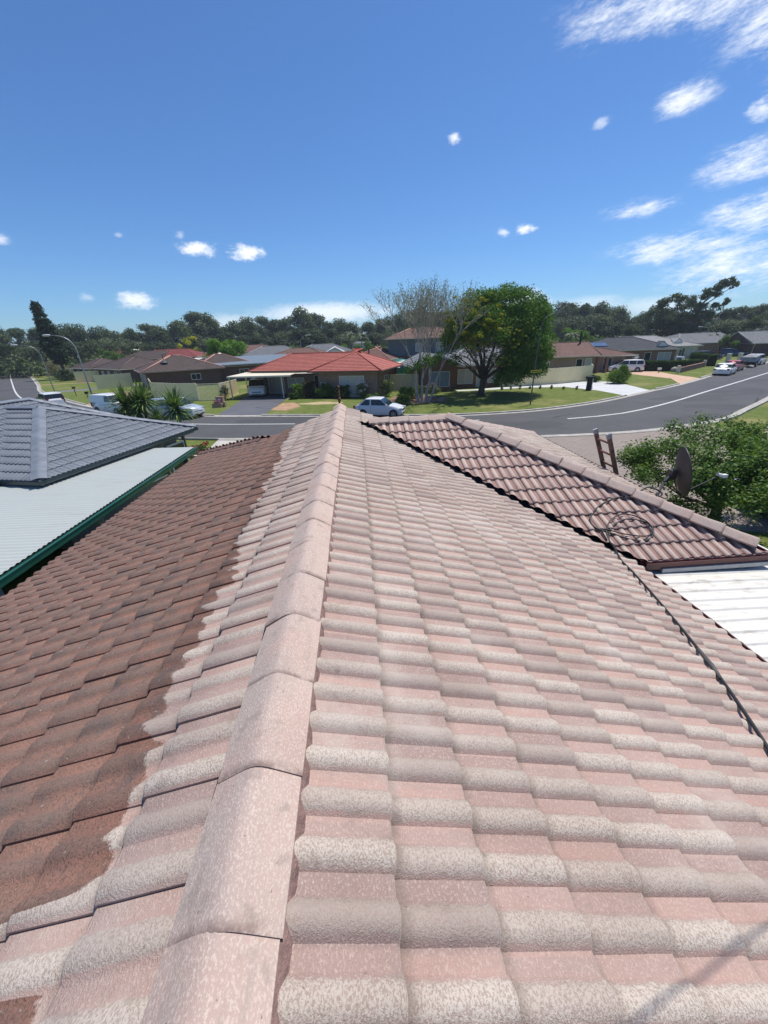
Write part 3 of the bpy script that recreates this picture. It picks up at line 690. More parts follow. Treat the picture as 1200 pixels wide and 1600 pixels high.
# ------------------------------------------------------------ ground, roads
def catmull(P, k=8):
    return [(p.x, p.y) for p in smooth_path([(a, b, 0) for a, b in P], k)]
def resample(P, n):
    P = [Vector((a, b)) for a, b in P]; d = [0]
    for i in range(1, len(P)): d.append(d[-1]+(P[i]-P[i-1]).length)
    out = []; j = 0
    for i in range(n):
        t = d[-1]*i/(n-1)
        while j < len(d)-2 and d[j+1] < t: j += 1
        f = (t-d[j])/max(1e-6, d[j+1]-d[j]); q_ = P[j].lerp(P[j+1], f); out.append((q_.x, q_.y))
    return out
FK = [(-128, 168), (-108, 141), (-99.4, 128.8), (-75.7, 98.9), (-60, 79), (-49.3, 65), (-38, 53.0), (-26.5, 42.4), (-14.9, 35.6), (-8.6, 33.7), (-4.3, 32.6), (0, 31.5), (4.1, 30.4), (7.1, 29.9), (10.2, 29.8), (14.7, 30.4), (20.5, 32.6), (26.1, 35.8), (30, 38.2), (35.9, 41.8), (42.5, 46.3), (48, 50.2), (72, 65.6), (110, 90), (160, 122)]
NK = [(-139, 160), (-118, 133), (-108, 120), (-84, 91), (-68, 72), (-56, 58), (-44, 45), (-31, 34.5), (-19, 28), (-10.3, 25.4), (-6.8, 24.7), (-2, 23.6), (4, 22.3), (8, 21.8), (11.1, 21.7), (14.5, 21.6), (18.6, 22.0), (24.5, 23.8), (28.7, 26.4), (34.6, 30.3), (45, 37.5), (56, 45), (80, 60.5), (118, 83), (168, 114)]
FKs = catmull(FK, 8); NKs = catmull(NK, 8)
def ground_mat():
    m, gg, bs, _ = newmat('grass_ground'); tc = gg.n('ShaderNodeTexCoord').outputs['Object']
    n1 = gg.noise(tc, 0.22, 5, 0.6); n2 = gg.noise(tc, 1.6, 5, 0.65); n3 = gg.noise(tc, 14, 3, 0.7)
    c = gg.mix(gg.ramp(n2, 0.3, 0.7), (0.095, 0.135, 0.030), (0.165, 0.185, 0.052))
    c = gg.mix(gg.ramp(n1, 0.50, 0.68, 0.0, 0.85), c, (0.26, 0.23, 0.095))
    c = gg.mix(gg.m('MULTIPLY', gg.ramp(n2, 0.60, 0.74), gg.ramp(n1, 0.42, 0.6)), c, (0.33, 0.23, 0.13))
    n4 = gg.noise(tc, 0.55, 6, 0.7); c = gg.mix(gg.ramp(n4, 0.58, 0.70, 0.0, 0.7), c, (0.30, 0.24, 0.12)); c = gg.mix(gg.ramp(n4, 0.44, 0.32, 0.0, 0.5), c, (0.075, 0.115, 0.025))
    c = gg.mix(gg.ramp(n3, 0.35, 0.65, 0.0, 0.35), c, (0.06, 0.09, 0.02))
    gg.put(bs.inputs['Base Color'], c); bs.inputs['Roughness'].default_value = 0.95; bs.inputs['Specular IOR Level'].default_value = 0.1
    gg.put(bs.inputs['Normal'], gg.n('ShaderNodeBump', ins={'Height': gg.noise(tc, 9, 5, 0.7), 'Strength': 0.8, 'Distance': 0.06}))
    return m
mb = MB(); nseg_ = 40; ext = 2600
mb.quad((-1000, -400, 0), (1000, -400, 0), (1000, 1200, 0), (-1000, 1200, 0))
tag(mb.build('ground', ground_mat()), kind='structure')
def ribbon(A, B, z, n=200):
    a = resample(A, n); b = resample(B, n); mb = MB()
    vs = [(x, y, z) for x, y in a]+[(x, y, z) for x, y in b]
    fs = [(i, n+i, n+i+1, i+1) for i in range(n-1)]
    mb.add(vs, fs); return mb
def asphalt(name, c1, c2):
    m, gg, bs, _ = newmat(name); tc = gg.n('ShaderNodeTexCoord').outputs['Object']
    n1 = gg.noise(tc, 0.35, 5, 0.6); n2 = gg.noise(tc, 40, 3, 0.7); n3 = gg.noise(tc, 2.5, 5, 0.6)
    c = gg.mix(gg.ramp(n1, 0.3, 0.7), c1, c2); c = gg.mix(gg.ramp(n2, 0.3, 0.7, 0.0, 0.3), c, tuple(x*1.6 for x in c2))
    c = gg.mix(gg.ramp(n3, 0.6, 0.75, 0.0, 0.4), c, tuple(x*0.7 for x in c1))
    vo = gg.n('ShaderNodeTexVoronoi', feature='DISTANCE_TO_EDGE', ins={'Vector': gg.mix(0.12, tc, gg.n('ShaderNodeTexNoise', ins={'Vector': tc, 'Scale': 0.8}).outputs['Color']), 'Scale': 0.11}).outputs['Distance']
    c = gg.mix(gg.m('MULTIPLY', gg.ramp(vo, 0.006, 0.0), gg.ramp(n1, 0.45, 0.6)), c, tuple(x*0.35 for x in c1))
    pt = gg.noise(gg.scale(tc, (0.09, 0.22, 1)), 1.0, 2, 0.4); c = gg.mix(gg.ramp(pt, 0.56, 0.575, 0.0, 0.35), c, tuple(x*0.66 for x in c1))
    c = gg.mix(gg.ramp(n3, 0.68, 0.78, 0.0, 0.5), c, tuple(x*0.5 for x in c1))
    gg.put(bs.inputs['Base Color'], c); bs.inputs['Roughness'].default_value = 0.85; bs.inputs['Specular IOR Level'].default_value = 0.25
    return m
M_ASPH = asphalt('asphalt', (0.062, 0.062, 0.064), (0.080, 0.079, 0.080))
tag(ribbon(FKs, NKs, 0.012, 320).build('road', M_ASPH), kind='structure')
M_CONC = simple('kerb_concrete', (0.36, 0.34, 0.30), 0.9, nscale=2.0, namt=0.25)
def offset(P, d):
    out = []
    for i in range(len(P)):
        a = Vector(P[max(0, i-1)]); b = Vector(P[min(len(P)-1, i+1)]); t = (b-a).normalized(); out.append((P[i][0]-t.y*d, P[i][1]+t.x*d))
    return out
def kerb(P, side, gaps, name):
    """gutter strip and raised kerb; gaps = list of (x0,x1) where driveways cross"""
    P = resample(P, 420); g0 = offset(P, -0.40*side); k0 = P; k1 = offset(P, 0.16*side)
    mb = MB(); n = len(P)
    for i in range(n-1):
        xm = (P[i][0]+P[i+1][0])/2; h = 0.13
        for (xa, xb) in gaps:
            if xa < xm < xb: h = 0.035
        a, b, c, d = g0[i], g0[i+1], k0[i], k0[i+1]; e, f = k1[i], k1[i+1]
        mb.quad((a[0], a[1], .018), (b[0], b[1], .018), (d[0], d[1], .018), (c[0], c[1], .018))
        mb.add([(c[0], c[1], .0), (d[0], d[1], .0), (f[0], f[1], .0), (e[0], e[1], .0), (c[0], c[1], h-.02), (d[0], d[1], h-.02), (f[0], f[1], h), (e[0], e[1], h)],
               [(4, 5, 6, 7), (0, 1, 5, 4), (2, 3, 7, 6), (0, 4, 7, 3), (1, 2, 6, 5)])
    tag(mb.build(name, M_CONC), kind='structure')
kerb(FKs, 1, [(-12.8, -8.2), (25.5, 31.0), (36.5, 43.0), (-31, -28)], 'kerb'); kerb(NKs, -1, [(-9.5, -5.0), (8.0, 24.0)], 'kerb')
# painted centre lines
M_LINE = simple('road_paint', (0.50, 0.50, 0.48), 0.8, nscale=9, namt=0.30)
def line(P, w, name='road_marking'):
    P = catmull(P, 10); tag(ribbon(offset(P, w/2), offset(P, -w/2), 0.020, 60).build(name, M_LINE), kind='structure')
line([(-126, 156), (-112, 138.5), (-97.4, 119.5), (-72, 88), (-49.0, 60.0), (-38, 48.8), (-26, 37.8), (-19.5, 33.6), (-12.7, 31.0), (-8, 29.9), (-4.9, 29.3)], 0.20)
line([(6.2, 27.3), (8.9, 27.5)], 0.22)
line([(15.1, 26.5), (18.5, 27.1), (21.8, 28.4), (27.5, 31.7), (33.8, 35.8), (44, 42.4), (54.9, 49.5), (90, 72), (140, 104)], 0.22)
def flat(name, pts, mat_, z, kind='structure'):
    mb = MB(); n = len(pts); mb.add([(x, y, z) for x, y in pts], [tuple(range(n))]); return tag(mb.build(name, mat_), kind=kind)
# junction far left and its cross street
M_ASPH2 = asphalt('pale_asphalt', (0.10, 0.098, 0.095), (0.125, 0.122, 0.118))
flat('side_street', [(-230, 118), (-60, 196), (-56, 188), (-226, 110)], M_ASPH2, 0.006)
# sealed driveways and paths
M_DRIVE = asphalt('dark_driveway', (0.085, 0.088, 0.10), (0.105, 0.108, 0.12))
flat('dark_driveway', [(-12.6, 34.95), (-8.3, 33.75), (-7.9, 45.0), (-8.4, 53.5), (-13.4, 53.5), (-13.0, 44)], M_DRIVE, 0.008)
M_WCONC = simple('white_concrete', (0.50, 0.50, 0.49), 0.85, nscale=0.8, namt=0.1)
flat('white_driveway', [(25.9, 35.75), (30.4, 38.5), (32.0, 46.5), (30.2, 49.0), (18.0, 46.5), (14, 45.4), (11.5, 45.4), (11.5, 44.4), (16.0, 44.5), (20.0, 45.0), (24.2, 44.2), (25.7, 40.2)], M_WCONC, 0.01)
M_PEACH = simple('peach_concrete', (0.50, 0.33, 0.22), 0.85, nscale=0.8, namt=0.12)
flat('peach_driveway', [(36.8, 42.4), (43.2, 46.8), (44.2, 53), (46.5, 60), (43.0, 64.5), (37.5, 60.2), (40.0, 56.0), (40.2, 48)], M_PEACH, 0.01)
def paver_mat():
    m, gg, bs, _ = newmat('clay_pavers'); tc = gg.n('ShaderNodeTexCoord').outputs['Object']
    b = gg.n('ShaderNodeTexBrick', ins={'Vector': tc, 'Color1': (0.27, 0.225, 0.185, 1), 'Color2': (0.235, 0.19, 0.16, 1), 'Mortar': (0.15, 0.125, 0.11, 1), 'Scale': 1.0, 'Mortar Size': 0.012, 'Brick Width': 0.40, 'Row Height': 0.2})
    n = gg.noise(tc, 0.7, 5, 0.6); c = gg.mix(gg.ramp(n, 0.35, 0.7, 0.0, 0.45), b.outputs[0], (0.20, 0.165, 0.14))
    gg.put(bs.inputs['Base Color'], c); bs.inputs['Roughness'].default_value = 0.9; return m
M_PAV = paver_mat()
flat('paved_forecourt', [(3.0, 22.1), (8, 21.62), (11.1, 21.52), (14.5, 21.42), (18.6, 21.82), (22.6, 22.95), (21.1, 18.1), (26, 13), (24, 6), (12.2, 9.0), (10.8, 9.5), (6.0, 9.5), (3.0, 12.5)], M_PAV, 0.008)
M_PATH = simple('path_concrete', (0.40, 0.34, 0.27), 0.9, nscale=1.0, namt=0.15)
flat('footpath', [(21.2, 18.2), (22.5, 17.9), (29.6, 22.5), (60, 42), (120, 79), (119, 80.5), (59, 43.3), (28.2, 24.0)], M_PATH, 0.009)
flat('footpath', [(-9.3, 25.0), (-6.9, 24.4), (-6.4, 16.5), (-8.6, 16.5)], simple('pale_crossover', (0.42, 0.39, 0.35), .9, nscale=1.2, namt=.15), 0.009)
M_DIRT = simple('dirt_path', (0.36, 0.22, 0.13), 0.95, nscale=1.2, namt=0.25)
flat('dirt_path', [(-60, 78), (-48, 81.0), (-38, 84), (-38, 85.2), (-48.5, 82.3), (-60.5, 79.2)], M_DIRT, 0.007)
flat('brick_path', [(-31, 43.6), (-29.5, 42.3), (-29, 53), (-33, 61), (-36.2, 59.5), (-31.5, 52)], simple('worn_pavers', (.30, .19, .14), .9, nscale=1.5, namt=.25), 0.007)
flat('lane', [(-48.5, 63.5), (-46, 61.2), (-37, 68.5), (-26, 74.5), (-28, 77), (-38.5, 71)], asphalt('lane_asphalt', (.12, .12, .12), (.15, .15, .148)), 0.0075)

# ------------------------------------------------------------ neighbour's grey-tiled house
def tile_plain(name, c1, c2, dk, rough=0.55, coat=0.0):
    m, gg, bs, _ = newmat(name); tc = gg.n('ShaderNodeTexCoord').outputs['Object']; rnd = attr(gg, 'rnd'); prof = attr(gg, 'prof')
    n1 = gg.noise(tc, 1.2, 5, 0.6); n2 = gg.noise(tc, 12, 4, 0.6)
    c = gg.mix(gg.ramp(rnd, 0.0, 1.0), c1, c2); c = gg.mix(gg.m('MULTIPLY', gg.ramp(n2, 0.5, 0.75), 0.35), c, dk)
    c = gg.mix(gg.ramp(n1, 0.45, 0.75, 0.0, 0.3), c, tuple(min(1, x*1.35) for x in c2))
    gg.put(bs.inputs['Base Color'], c); bs.inputs['Roughness'].default_value = rough; bs.inputs['Specular IOR Level'].default_value = 0.4; return m
M_GREYT = tile_plain('grey_painted_tiles', (0.125, 0.142, 0.165), (0.150, 0.168, 0.192), (0.11, 0.125, 0.15))
P1 = Vector((-8.53, 10.0, 2.5)); ANG = R(14.03)   # e = direction away along the eave, measured from +Y
nb = thing('grey_tiled_house', 'neighbouring house with painted grey tile roof and wide hip caps', 'house', (P1.x, P1.y, 0), -ANG)
# local frame: +Y = e (away), -X = to the left (b). local coordinates (x=-b, y=a)
tn = math.tan(R(22)); cn, sn = math.cos(R(22)), math.sin(R(22)); ze = 2.5
fl = []
nz = lambda n, d0: [d0+0.33*k for k in range(n)]
a1 = 6.67; ah = a1/2; zA = ze+ah*tn
dn = ah/cn
def fld(O, U, V, N, u0, u1, n, clips, seed, rl=True):
    noses = [dn_-(n-1-k)*0.33 for k, dn_ in ((k, O[3]) for k in range(n))]
    fl.append((dict(O=O[:3], U=U, V=V, N=N, u0=u0, u1=u1, noses=noses, v_start=noses[0]-0.33, raise_low=rl, seed=seed, nseg=6, th=0.028, rh=0.027, tw=0.30, jit=0.12, lapt=0.0005), clips, 0))
# wing: hip apex at (x=-ah, y=ah)
fld((-ah, 0, zA, dn+.03), (0, 1, 0), (cn, 0, -sn), (sn, 0, cn), -0.1, a1+.1, 11, [((-ah, ah, 0), (q, q, 0)), ((-ah, ah, 0), (q, -q, 0))], 31)          # faces us
fld((0, ah, zA, dn+.03), (1, 0, 0), (0, -cn, -sn), (0, -sn, cn), -7, 0.1, 11, [((-ah, ah, 0), (-q, -q, 0)), ((-1.35, .0, 0), (q, q, 0))], 32)           # near face up to the valley
fld((0, ah, zA, dn+.03), (1, 0, 0), (0, cn, -sn), (0, sn, cn), -7, 0.1, 11, [((-ah, ah, 0), (-q, q, 0))], 33)
# long body behind: eave at x=-1.31
bh = 3.7; zB = ze+bh*tn; xr = -1.31-bh; ye = 8.1; db = bh/cn; yc = 6.85; HN = (yc-ye+bh, -bh, 0); HL = math.hypot(bh, yc-ye+bh); HN = (HN[0]/HL, HN[1]/HL, 0); p2_ = math.atan2(bh*tn, yc-ye+bh); c2_, s2_ = math.cos(p2_), math.sin(p2_)
fld((xr, 0, zB, db+.03), (0, 1, 0), (cn, 0, -sn), (sn, 0, cn), -8, ye, 12, [((xr, ye-bh, 0), HN), ((-1.33, .0, 0), (-q, -q, 0))], 34)
fld((xr, 0, zB, db+.03), (0, 1, 0), (cn, 0, -sn), (sn, 0, cn), 3.2, ye, 12, [((xr, ye-bh, 0), HN), ((-1.33, .0, 0), (q, q, 0)), ((0, 3.2, 0), (0, 1, 0))], 39)
fld((xr, 0, zB, db+.03), (0, 1, 0), (-cn, 0, -sn), (-sn, 0, cn), -8, ye, 12, [((xr, ye-bh, 0), (-HN[0], HN[1], 0))], 35, False)
fld((0, ye-bh, zB, math.hypot(yc-ye+bh, bh*tn)+.02), (1, 0, 0), (0, c2_, -s2_), (0, s2_, c2_), xr-bh, xr+bh, 9, [((xr, ye-bh, 0), (HN[0], -HN[1], 0)), ((xr, ye-bh, 0), (-HN[0], -HN[1], 0))], 36)
nroof = tiles_obj('roof', [M_GREYT], fl, nb)
M_GCAP = simple('grey_cap', (0.155, 0.175, 0.205), 0.5, nscale=3, namt=0.16)
def capsn(A, B, w, r, seed): cap_run(A, B, nroof, M_GCAP, width=w, rise=r, pitch=0.42, seed=seed, lift=0.03, lip=-.005)
capsn((0, 0, ze+.03), (-ah, ah, zA), 0.36, .035, 41); capsn((0, a1, ze+.03), (-ah, ah, zA), 0.26, .06, 42)
capsn((-ah, ah, zA), (-ah-1.7, ah, zA), 0.26, .06, 43); capsn((xr, -8, zB), (xr, ye-bh, zB), 0.26, .06, 44); capsn((-1.31, yc, ze), (xr, ye-bh, zB), 0.26, .06, 45); capsn((xr-bh, yc, ze), (xr, ye-bh, zB), 0.26, .06, 46)
mb = MB(); w_ = .13
vA, vB = Vector((-1.33, 0.0, ze+.03)), Vector((-1.33-2.4, 2.4, ze+.03+2.4*tn)); s_ = Vector((q, q, 0))*w_
mb.quad(vA-s_, vA+s_, vB+s_, vB-s_); mb.build('valley_flashing', M_GCAP, nroof)
mb = MB(); uo = -.04
mb.add([(0, 0, ze+uo), (0, a1, ze+uo), (-ah, ah, zA+uo)], [(0, 1, 2)]); mb.add([(0, 0, ze+uo), (-7, 0, ze+uo), (-7, ah, zA+uo), (-ah, ah, zA+uo)], [(0, 3, 2, 1)]); mb.add([(0, a1, ze+uo), (-7, a1, ze+uo), (-7, ah, zA+uo), (-ah, ah, zA+uo)], [(0, 1, 2, 3)])
mb.add([(-1.31, -8, ze+uo), (-1.31, yc, ze+uo), (xr, ye-bh, zB+uo), (xr, -8, zB+uo)], [(0, 1, 2, 3)]); mb.build('sarking', M_DARK, nroof)
M_DGREEN = simple('dark_slate_gutter', (0.035, 0.055, 0.06), 0.35, namt=0.1)
mb = MB(); gutter(mb, (.06, -.06), (.06, a1+.06), (-1, 0), ze-.005); gutter(mb, (-1.25, -.06), (.05, -.06), (0, 1), ze-.005); gutter(mb, (-1.25, -8), (-1.25, -.07), (-1, 0), ze-.005)
mb.box((-.12, a1/2, ze-.1), (.02, a1-.1, .18)); mb.build('gutter', M_DGREEN, nb)
mb = MB(); mb.box((-4.2, a1/2, 1.15), (7.2, a1-1.2, 2.3)); mb.box((-5.2, -1.8, 1.15), (6.8, 15.4, 2.28)); mb.build('wall', simple('grey_render', (.22, .215, .20), .9), nb)
mb = MB(); mb.box((-.33, a1/2, ze-.13), (.6, a1-.1, .012)); mb.build('eave_lining', M_WHITE, nb)
for y_ in (3.2, 4.6, 5.8):
    mb = MB(); mb.box((-.48, y_, 1.5), (.06, 1.0, 1.1)); w1 = mb.build('window', M_WHITE, nb)
    mb = MB(); mb.box((-.44, y_, 1.5), (.02, .86, .96)); mb.build('pane', glass_mat('dark_pane'), w1)

# ------------------------------------------------------------ neighbour's carport with the green gutter
cp = thing('carport_cover', 'white corrugated cover with dark green gutter between grey roof and brown tiles', 'carport', (-6.09, 5.0, 0))
mb = MB(); corrugated(mb, (-.02, -8.0, 2.26), (0, 1, 0), Vector((-1, 0, 0.022)), 17.0, 4.6, 0.125, 0.009, 8)
sheet_m = weathered_sheet('carport_white', (0.385, 0.41, 0.385), (0.31, 0.33, 0.30), 0.7, (0.8, 7, 1))
mb.build('roof_sheet', sheet_m, cp, smooth=False)
M_GREEN = simple('green_gutter', (0.018, 0.085, 0.060), 0.3, nscale=2, namt=0.15)
mb = MB(); gutter(mb, (.115, -8.0), (.115, 9.05), (-1, 0), 2.245, w=.12, h=.115); mb.box((.10, .5, 2.255), (.05, 17.1, .012)); mb.box((-.045, .5, 2.14), (.05, 17.0, .13))
mb.build('gutter', M_GREEN, cp)
for y_ in (-6, -3, 0.55, 3.35, 6.9, 8.7):
    mb = MB(); mb.box((-.06, y_, 1.03), (.09, .09, 2.06)); mb.build('post', M_CREAM, cp)
    mb = MB(); mb.box((-2.2, y_, 2.13), (4.4, .05, .14)); mb.build('rafter', M_CREAM, cp)
mb = MB(); mb.box((.25, 8.55, 2.02), (.75, .09, .09)); mb.build('beam', M_CREAM, cp)
# boundary fence in the dark gap
fn = thing('boundary_fence', 'dark slatted boundary fence in the shadowed gap beside the green gutter', 'fence', (-5.62, 4.5, 0))
mb = MB(); yy = -7.0
while yy < 5.5: mb.box((0, yy, .85), (.02, .14, 1.7)); yy += .16
mb.build('panel', simple('old_fence', (.07, .06, .05), .9), fn)

# ------------------------------------------------------------ foliage
def leaves_np(rng, centers, radii, n, size, flat=0.0, aspect=0.55, inner=0.35, up=0.3):
    """n leaf cards spread through blobs; returns verts, faces. blobs weighted by volume^(2/3)"""
    centers = np.asarray(centers, float); radii = np.asarray(radii, float)
    if radii.ndim == 1: radii = np.stack([radii]*3, 1)
    w = (radii.prod(1))**(2/3); w /= w.sum()
    bi = rng.choice(len(centers), n, p=w)
    d = rng.normal(size=(n, 3)); d /= np.linalg.norm(d, axis=1)[:, None]
    r = inner+(1-inner)*rng.random(n)**0.5; r *= 1+0.16*rng.normal(size=n)
    p = centers[bi]+d*r[:, None]*radii[bi]
    nrm = d*0.9+rng.normal(size=(n, 3))*0.75+np.array([0, 0, up]); nrm /= np.linalg.norm(nrm, axis=1)[:, None]
    t = rng.normal(size=(n, 3)); t -= nrm*(t*nrm).sum(1)[:, None]; t /= np.linalg.norm(t, axis=1)[:, None]
    b = np.cross(nrm, t); s = size*(0.65+0.7*rng.random(n))
    a = t*(s*0.5)[:, None]; c = b*(s*0.5*aspect)[:, None]; bend = nrm*(s*0.12)[:, None]
    v = np.stack([p-a, p-c*0.9+bend-a*.1, p+a, p+c*0.9+bend-a*.1], 1).reshape(-1, 3)
    f = np.arange(n*4).reshape(-1, 4)
    return v, f
def blobs_crown(rng, n, rx, ry, rz, base, top, br=(0.25, 0.42), shape='round'):
    """clump centres spread over a crown volume between base and top"""
    cs, rs_ = [], []
    h = (top-base)
    for i in range(n):
        if shape == 'round':
            d = rng.normal(size=3); d /= np.linalg.norm(d); r = 0.45+0.45*rng.random()
            c = np.array([d[0]*rx*r, d[1]*ry*r, (base+top)/2+d[2]*h/2*r*0.85])
        elif shape == 'gum':
            a = rng.random()*6.28; t = rng.random()**0.7; rr = (0.35+0.65*math.sin(math.pi*min(1, .2+.75*t)))*(0.3+0.7*rng.random())
            c = np.array([math.cos(a)*rx*rr, math.sin(a)*ry*rr, base+h*t*0.92])
        R_ = min(rx, h/2)*(br[0]+(br[1]-br[0])*rng.random())
        cs.append(c); rs_.append([R_, R_, R_*(0.62+0.3*rng.random())])
    return np.array(cs), np.array(rs_)
BARK_G = simple('grey_bark', (0.20, 0.165, 0.135), 0.9, nscale=8, namt=0.35)
BARK_D = simple('dark_bark', (0.085, 0.065, 0.05), 0.9, nscale=8, namt=0.3)
def limbs(rng, targets, base_z, fork_z, r0, jitter=0.25, parts=6):
    mb = MB(); mb.tube([(0, 0, base_z-.1), (jitter*.15, 0, base_z+.1*(fork_z-base_z)), (jitter*.3, jitter*.2, fork_z)], [r0*1.25, r0, r0*.75], 8)
    f0 = Vector((jitter*.3, jitter*.2, fork_z*0.96))
    for t in targets:
        t = Vector([float(a) for a in t]); m1 = f0.lerp(t, 0.35)+Vector((rng.normal()*jitter, rng.normal()*jitter, jitter*.6)); m2 = f0.lerp(t, 0.7)+Vector((rng.normal()*jitter, rng.normal()*jitter, jitter*.3))
        mb.tube([f0, m1, m2, t], [r0*.5, r0*.34, r0*.2, r0*.07], 6, cap=False)
    return mb
L_GUM = leaf_mat('gum_leaves', (0.060, 0.088, 0.042), (0.125, 0.160, 0.080), trans=0.2, vs=0.3)
L_GUM2 = leaf_mat('grey_gum_leaves', (0.079, 0.105, 0.063), (0.166, 0.196, 0.116), trans=0.2, vs=0.3)
L_DARK = leaf_mat('dark_leaves', (0.040, 0.060, 0.034), (0.085, 0.115, 0.058), trans=0.2, vs=0.3)
L_MID = leaf_mat('green_leaves', (0.060, 0.118, 0.028), (0.130, 0.210, 0.052), trans=0.3)
L_LIGHT = leaf_mat('bright_leaves', (0.080, 0.165, 0.028), (0.165, 0.275, 0.060), trans=0.35)
L_YEL = leaf_mat('yellow_leaves', (0.42, 0.40, 0.03), (0.62, 0.58, 0.05), trans=0.3)
L_BIG = leaf_mat('big_tree_leaves', (0.058, 0.130, 0.030), (0.150, 0.260, 0.055), trans=0.28, vs=0.5)
L_LIME = leaf_mat('lime_leaves', (0.20, 0.23, 0.028), (0.33, 0.34, 0.04), (0.35, 0.16, 0.03), trans=0.3)
L_OLIVE = leaf_mat('olive_leaves', (0.131, 0.166, 0.070), (0.228, 0.263, 0.123), trans=0.2)
def make_tree(name, label, cat, seed, mat_, H_, rx, ry, base, n_blob, n_leaf, size, fork=None, r0=0.25, shape='round', br=(.25, .42), bark=None, loc=(0, 0, 0), group=None, inner=.35):
    rng = np.random.default_rng(seed); t = thing(name, label, cat, loc, 0, group)
    cs, rs_ = blobs_crown(rng, n_blob, rx, ry, (H_-base)/2, base, H_, br, shape)
    v, f = leaves_np(rng, cs, rs_, n_leaf, size, inner=inner)
    link_mesh('crown', np_mesh('crown', v, f, mat_), t)
    fk = fork if fork is not None else base*0.8
    k = min(len(cs), 9); idx = rng.choice(len(cs), k, replace=False)
    limbs(rng, cs[idx], 0, fk, r0).build('trunk', bark or BARK_G, t, smooth=True)
    return t

# ------------------------------------------------------------ the belt of tall trees behind the suburb
protos = []
specs = [('gum', L_GUM, 15, 4.6, 4.6, 3.5, 26, 5200, .60), ('gum', L_GUM2, 15, 4.2, 4.2, 5.5, 18, 3400, .58), ('round', L_DARK, 13, 5.2, 5.2, 2.0, 24, 5200, .62), ('gum', L_GUM, 15, 3.8, 3.8, 5.0, 20, 3800, .58),
         ('round', L_GUM2, 12, 5.0, 5.0, 2.5, 22, 4600, .60), ('gum', L_DARK, 15, 5.0, 5.0, 2.0, 28, 5600, .62), ('gum', L_GUM2, 15, 3.4, 3.4, 7.5, 13, 1900, .55)]
elev = [(-60, 2.2), (-45, 2.3), (-38.46, 2.41), (-35.9, 2.6), (-33.3, 2.5), (-31.5, 2.74), (-30.1, 2.4), (-28.45, 1.8), (-26.6, 2.5), (-24.6, 2.76), (-22.95, 2.5), (-20.2, 3.76), (-18.4, 3.4), (-17.5, 2.3), (-14.7, 2.9), (-11.9, 3.3), (-9.5, 2.5), (-6.8, 4.3), (-5.2, 3.4), (-3.6, 2.5), (-1.9, 2.7), (.7, 2.9), (2.5, 2.2), (5.1, 3.0), (7.7, 3.6), (12.8, 3.5), (24.8, 3.4), (27, 3.74), (28.8, 3.25), (30.2, 3.4), (32.6, 2.85), (35.4, 1.9), (37.8, 2.1), (39.6, 1.7), (41.8, 1.8), (43.8, 1.86), (46.2, 2.0), (60, 2.2)]
def el_at(a):
    for i in range(len(elev)-1):
        if elev[i][0] <= a <= elev[i+1][0]:
            f = (a-elev[i][0])/(elev[i+1][0]-elev[i][0]); return elev[i][1]*(1-f)+elev[i+1][1]*f
    return 2.2
for i, (sh, lm, h_, rx_, ry_, bs_, nb_, nl_, sz_) in enumerate(specs):
    t = make_tree('gum_tree' if sh == 'gum' else 'bushland_tree', '', 'tree', 100+i, lm, h_, rx_, ry_, bs_, nb_, nl_, sz_, r0=.28, shape=sh, br=(.3, .5))
    protos.append([t, h_, False])
rng_t = random.Random(77)
placed = 0
def where(a):
    marks = [(-40, 'outside the far left edge'), (-35, 'above the far left brown house'), (-31, 'around the cone-shaped pine'), (-27.5, 'left of the low cloud'), (-24, 'above the left dark red roof'), (-20.5, 'left of the yellow tree'), (-17.5, 'above the round bright tree'), (-13.5, 'above the blue-grey metal roof'),
             (-9.5, 'above the cream carport'), (-5.5, 'above the far middle street lamp'), (-2, 'above the white front gable'), (2, 'above the right end of the red roof'), (6, 'above the left half of the two storey house'), (12, 'behind the sparse grey tree'), (22, 'behind the big round street tree'),
             (26, 'just right of the big round street tree'), (30, 'above the brown roofed brick house'), (33.5, 'above the charcoal roof'), (37, 'above the long pale grey roof'), (41, 'left of the tall open gum'), (44.5, 'right of the tall open gum'), (99, 'at the far right edge')]
    return [m for lim, m in marks if a < lim][0]
lab_kind = ['dark green gum tree', 'thin grey-green gum tree', 'dense dark round tree', 'tall loose gum tree', 'grey-green round tree', 'broad dark gum tree', 'sparse gum tree with bare lower trunk']
def place_tree(a, D, top, kind, sc_w=1.0):
    p = protos[kind]; o = p[0] if not p[2] else copy_tree(p[0]); p[2] = True
    s_ = top/p[1]; ar = R(a)
    o.location = (D*math.sin(ar), D*math.cos(ar), -0.1); o.scale = (s_*sc_w, s_*sc_w, s_); o.rotation_euler = (0, 0, rng_t.random()*6.28)
    o['label'] = lab_kind[kind]+' in the treeline '+where(a); o['group'] = 'trees in the treeline behind the suburb'; o['category'] = 'tree'
    return o
a = -50.0
while a < 56:
    vis = -1.8 < a-0 and True
    D = 165+rng_t.random()*25; e = el_at(a)
    top = 5.6+D*math.tan(R(e)); top *= 1.0+0.06*rng_t.random()-.02
    place_tree(a, D, top, rng_t.choice([0, 2, 5, 0, 3, 1]), 1.0+.25*rng_t.random())
    a += 1.25+rng_t.random()*0.7
a = -50.0
while a < 56:   # a lower, nearer row that closes the gaps
    D = 138+rng_t.random()*18; e = el_at(a)*(0.35+0.4*rng_t.random())
    o = place_tree(a, D, 5.6+D*math.tan(R(e)), rng_t.choice([2, 4, 5, 2, 0, 4]), 1.1+.3*rng_t.random()); o['label'] = 'lower '+o['label'].replace(' in the treeline', ''); a += 1.7+rng_t.random()*0.9
a = -50.0
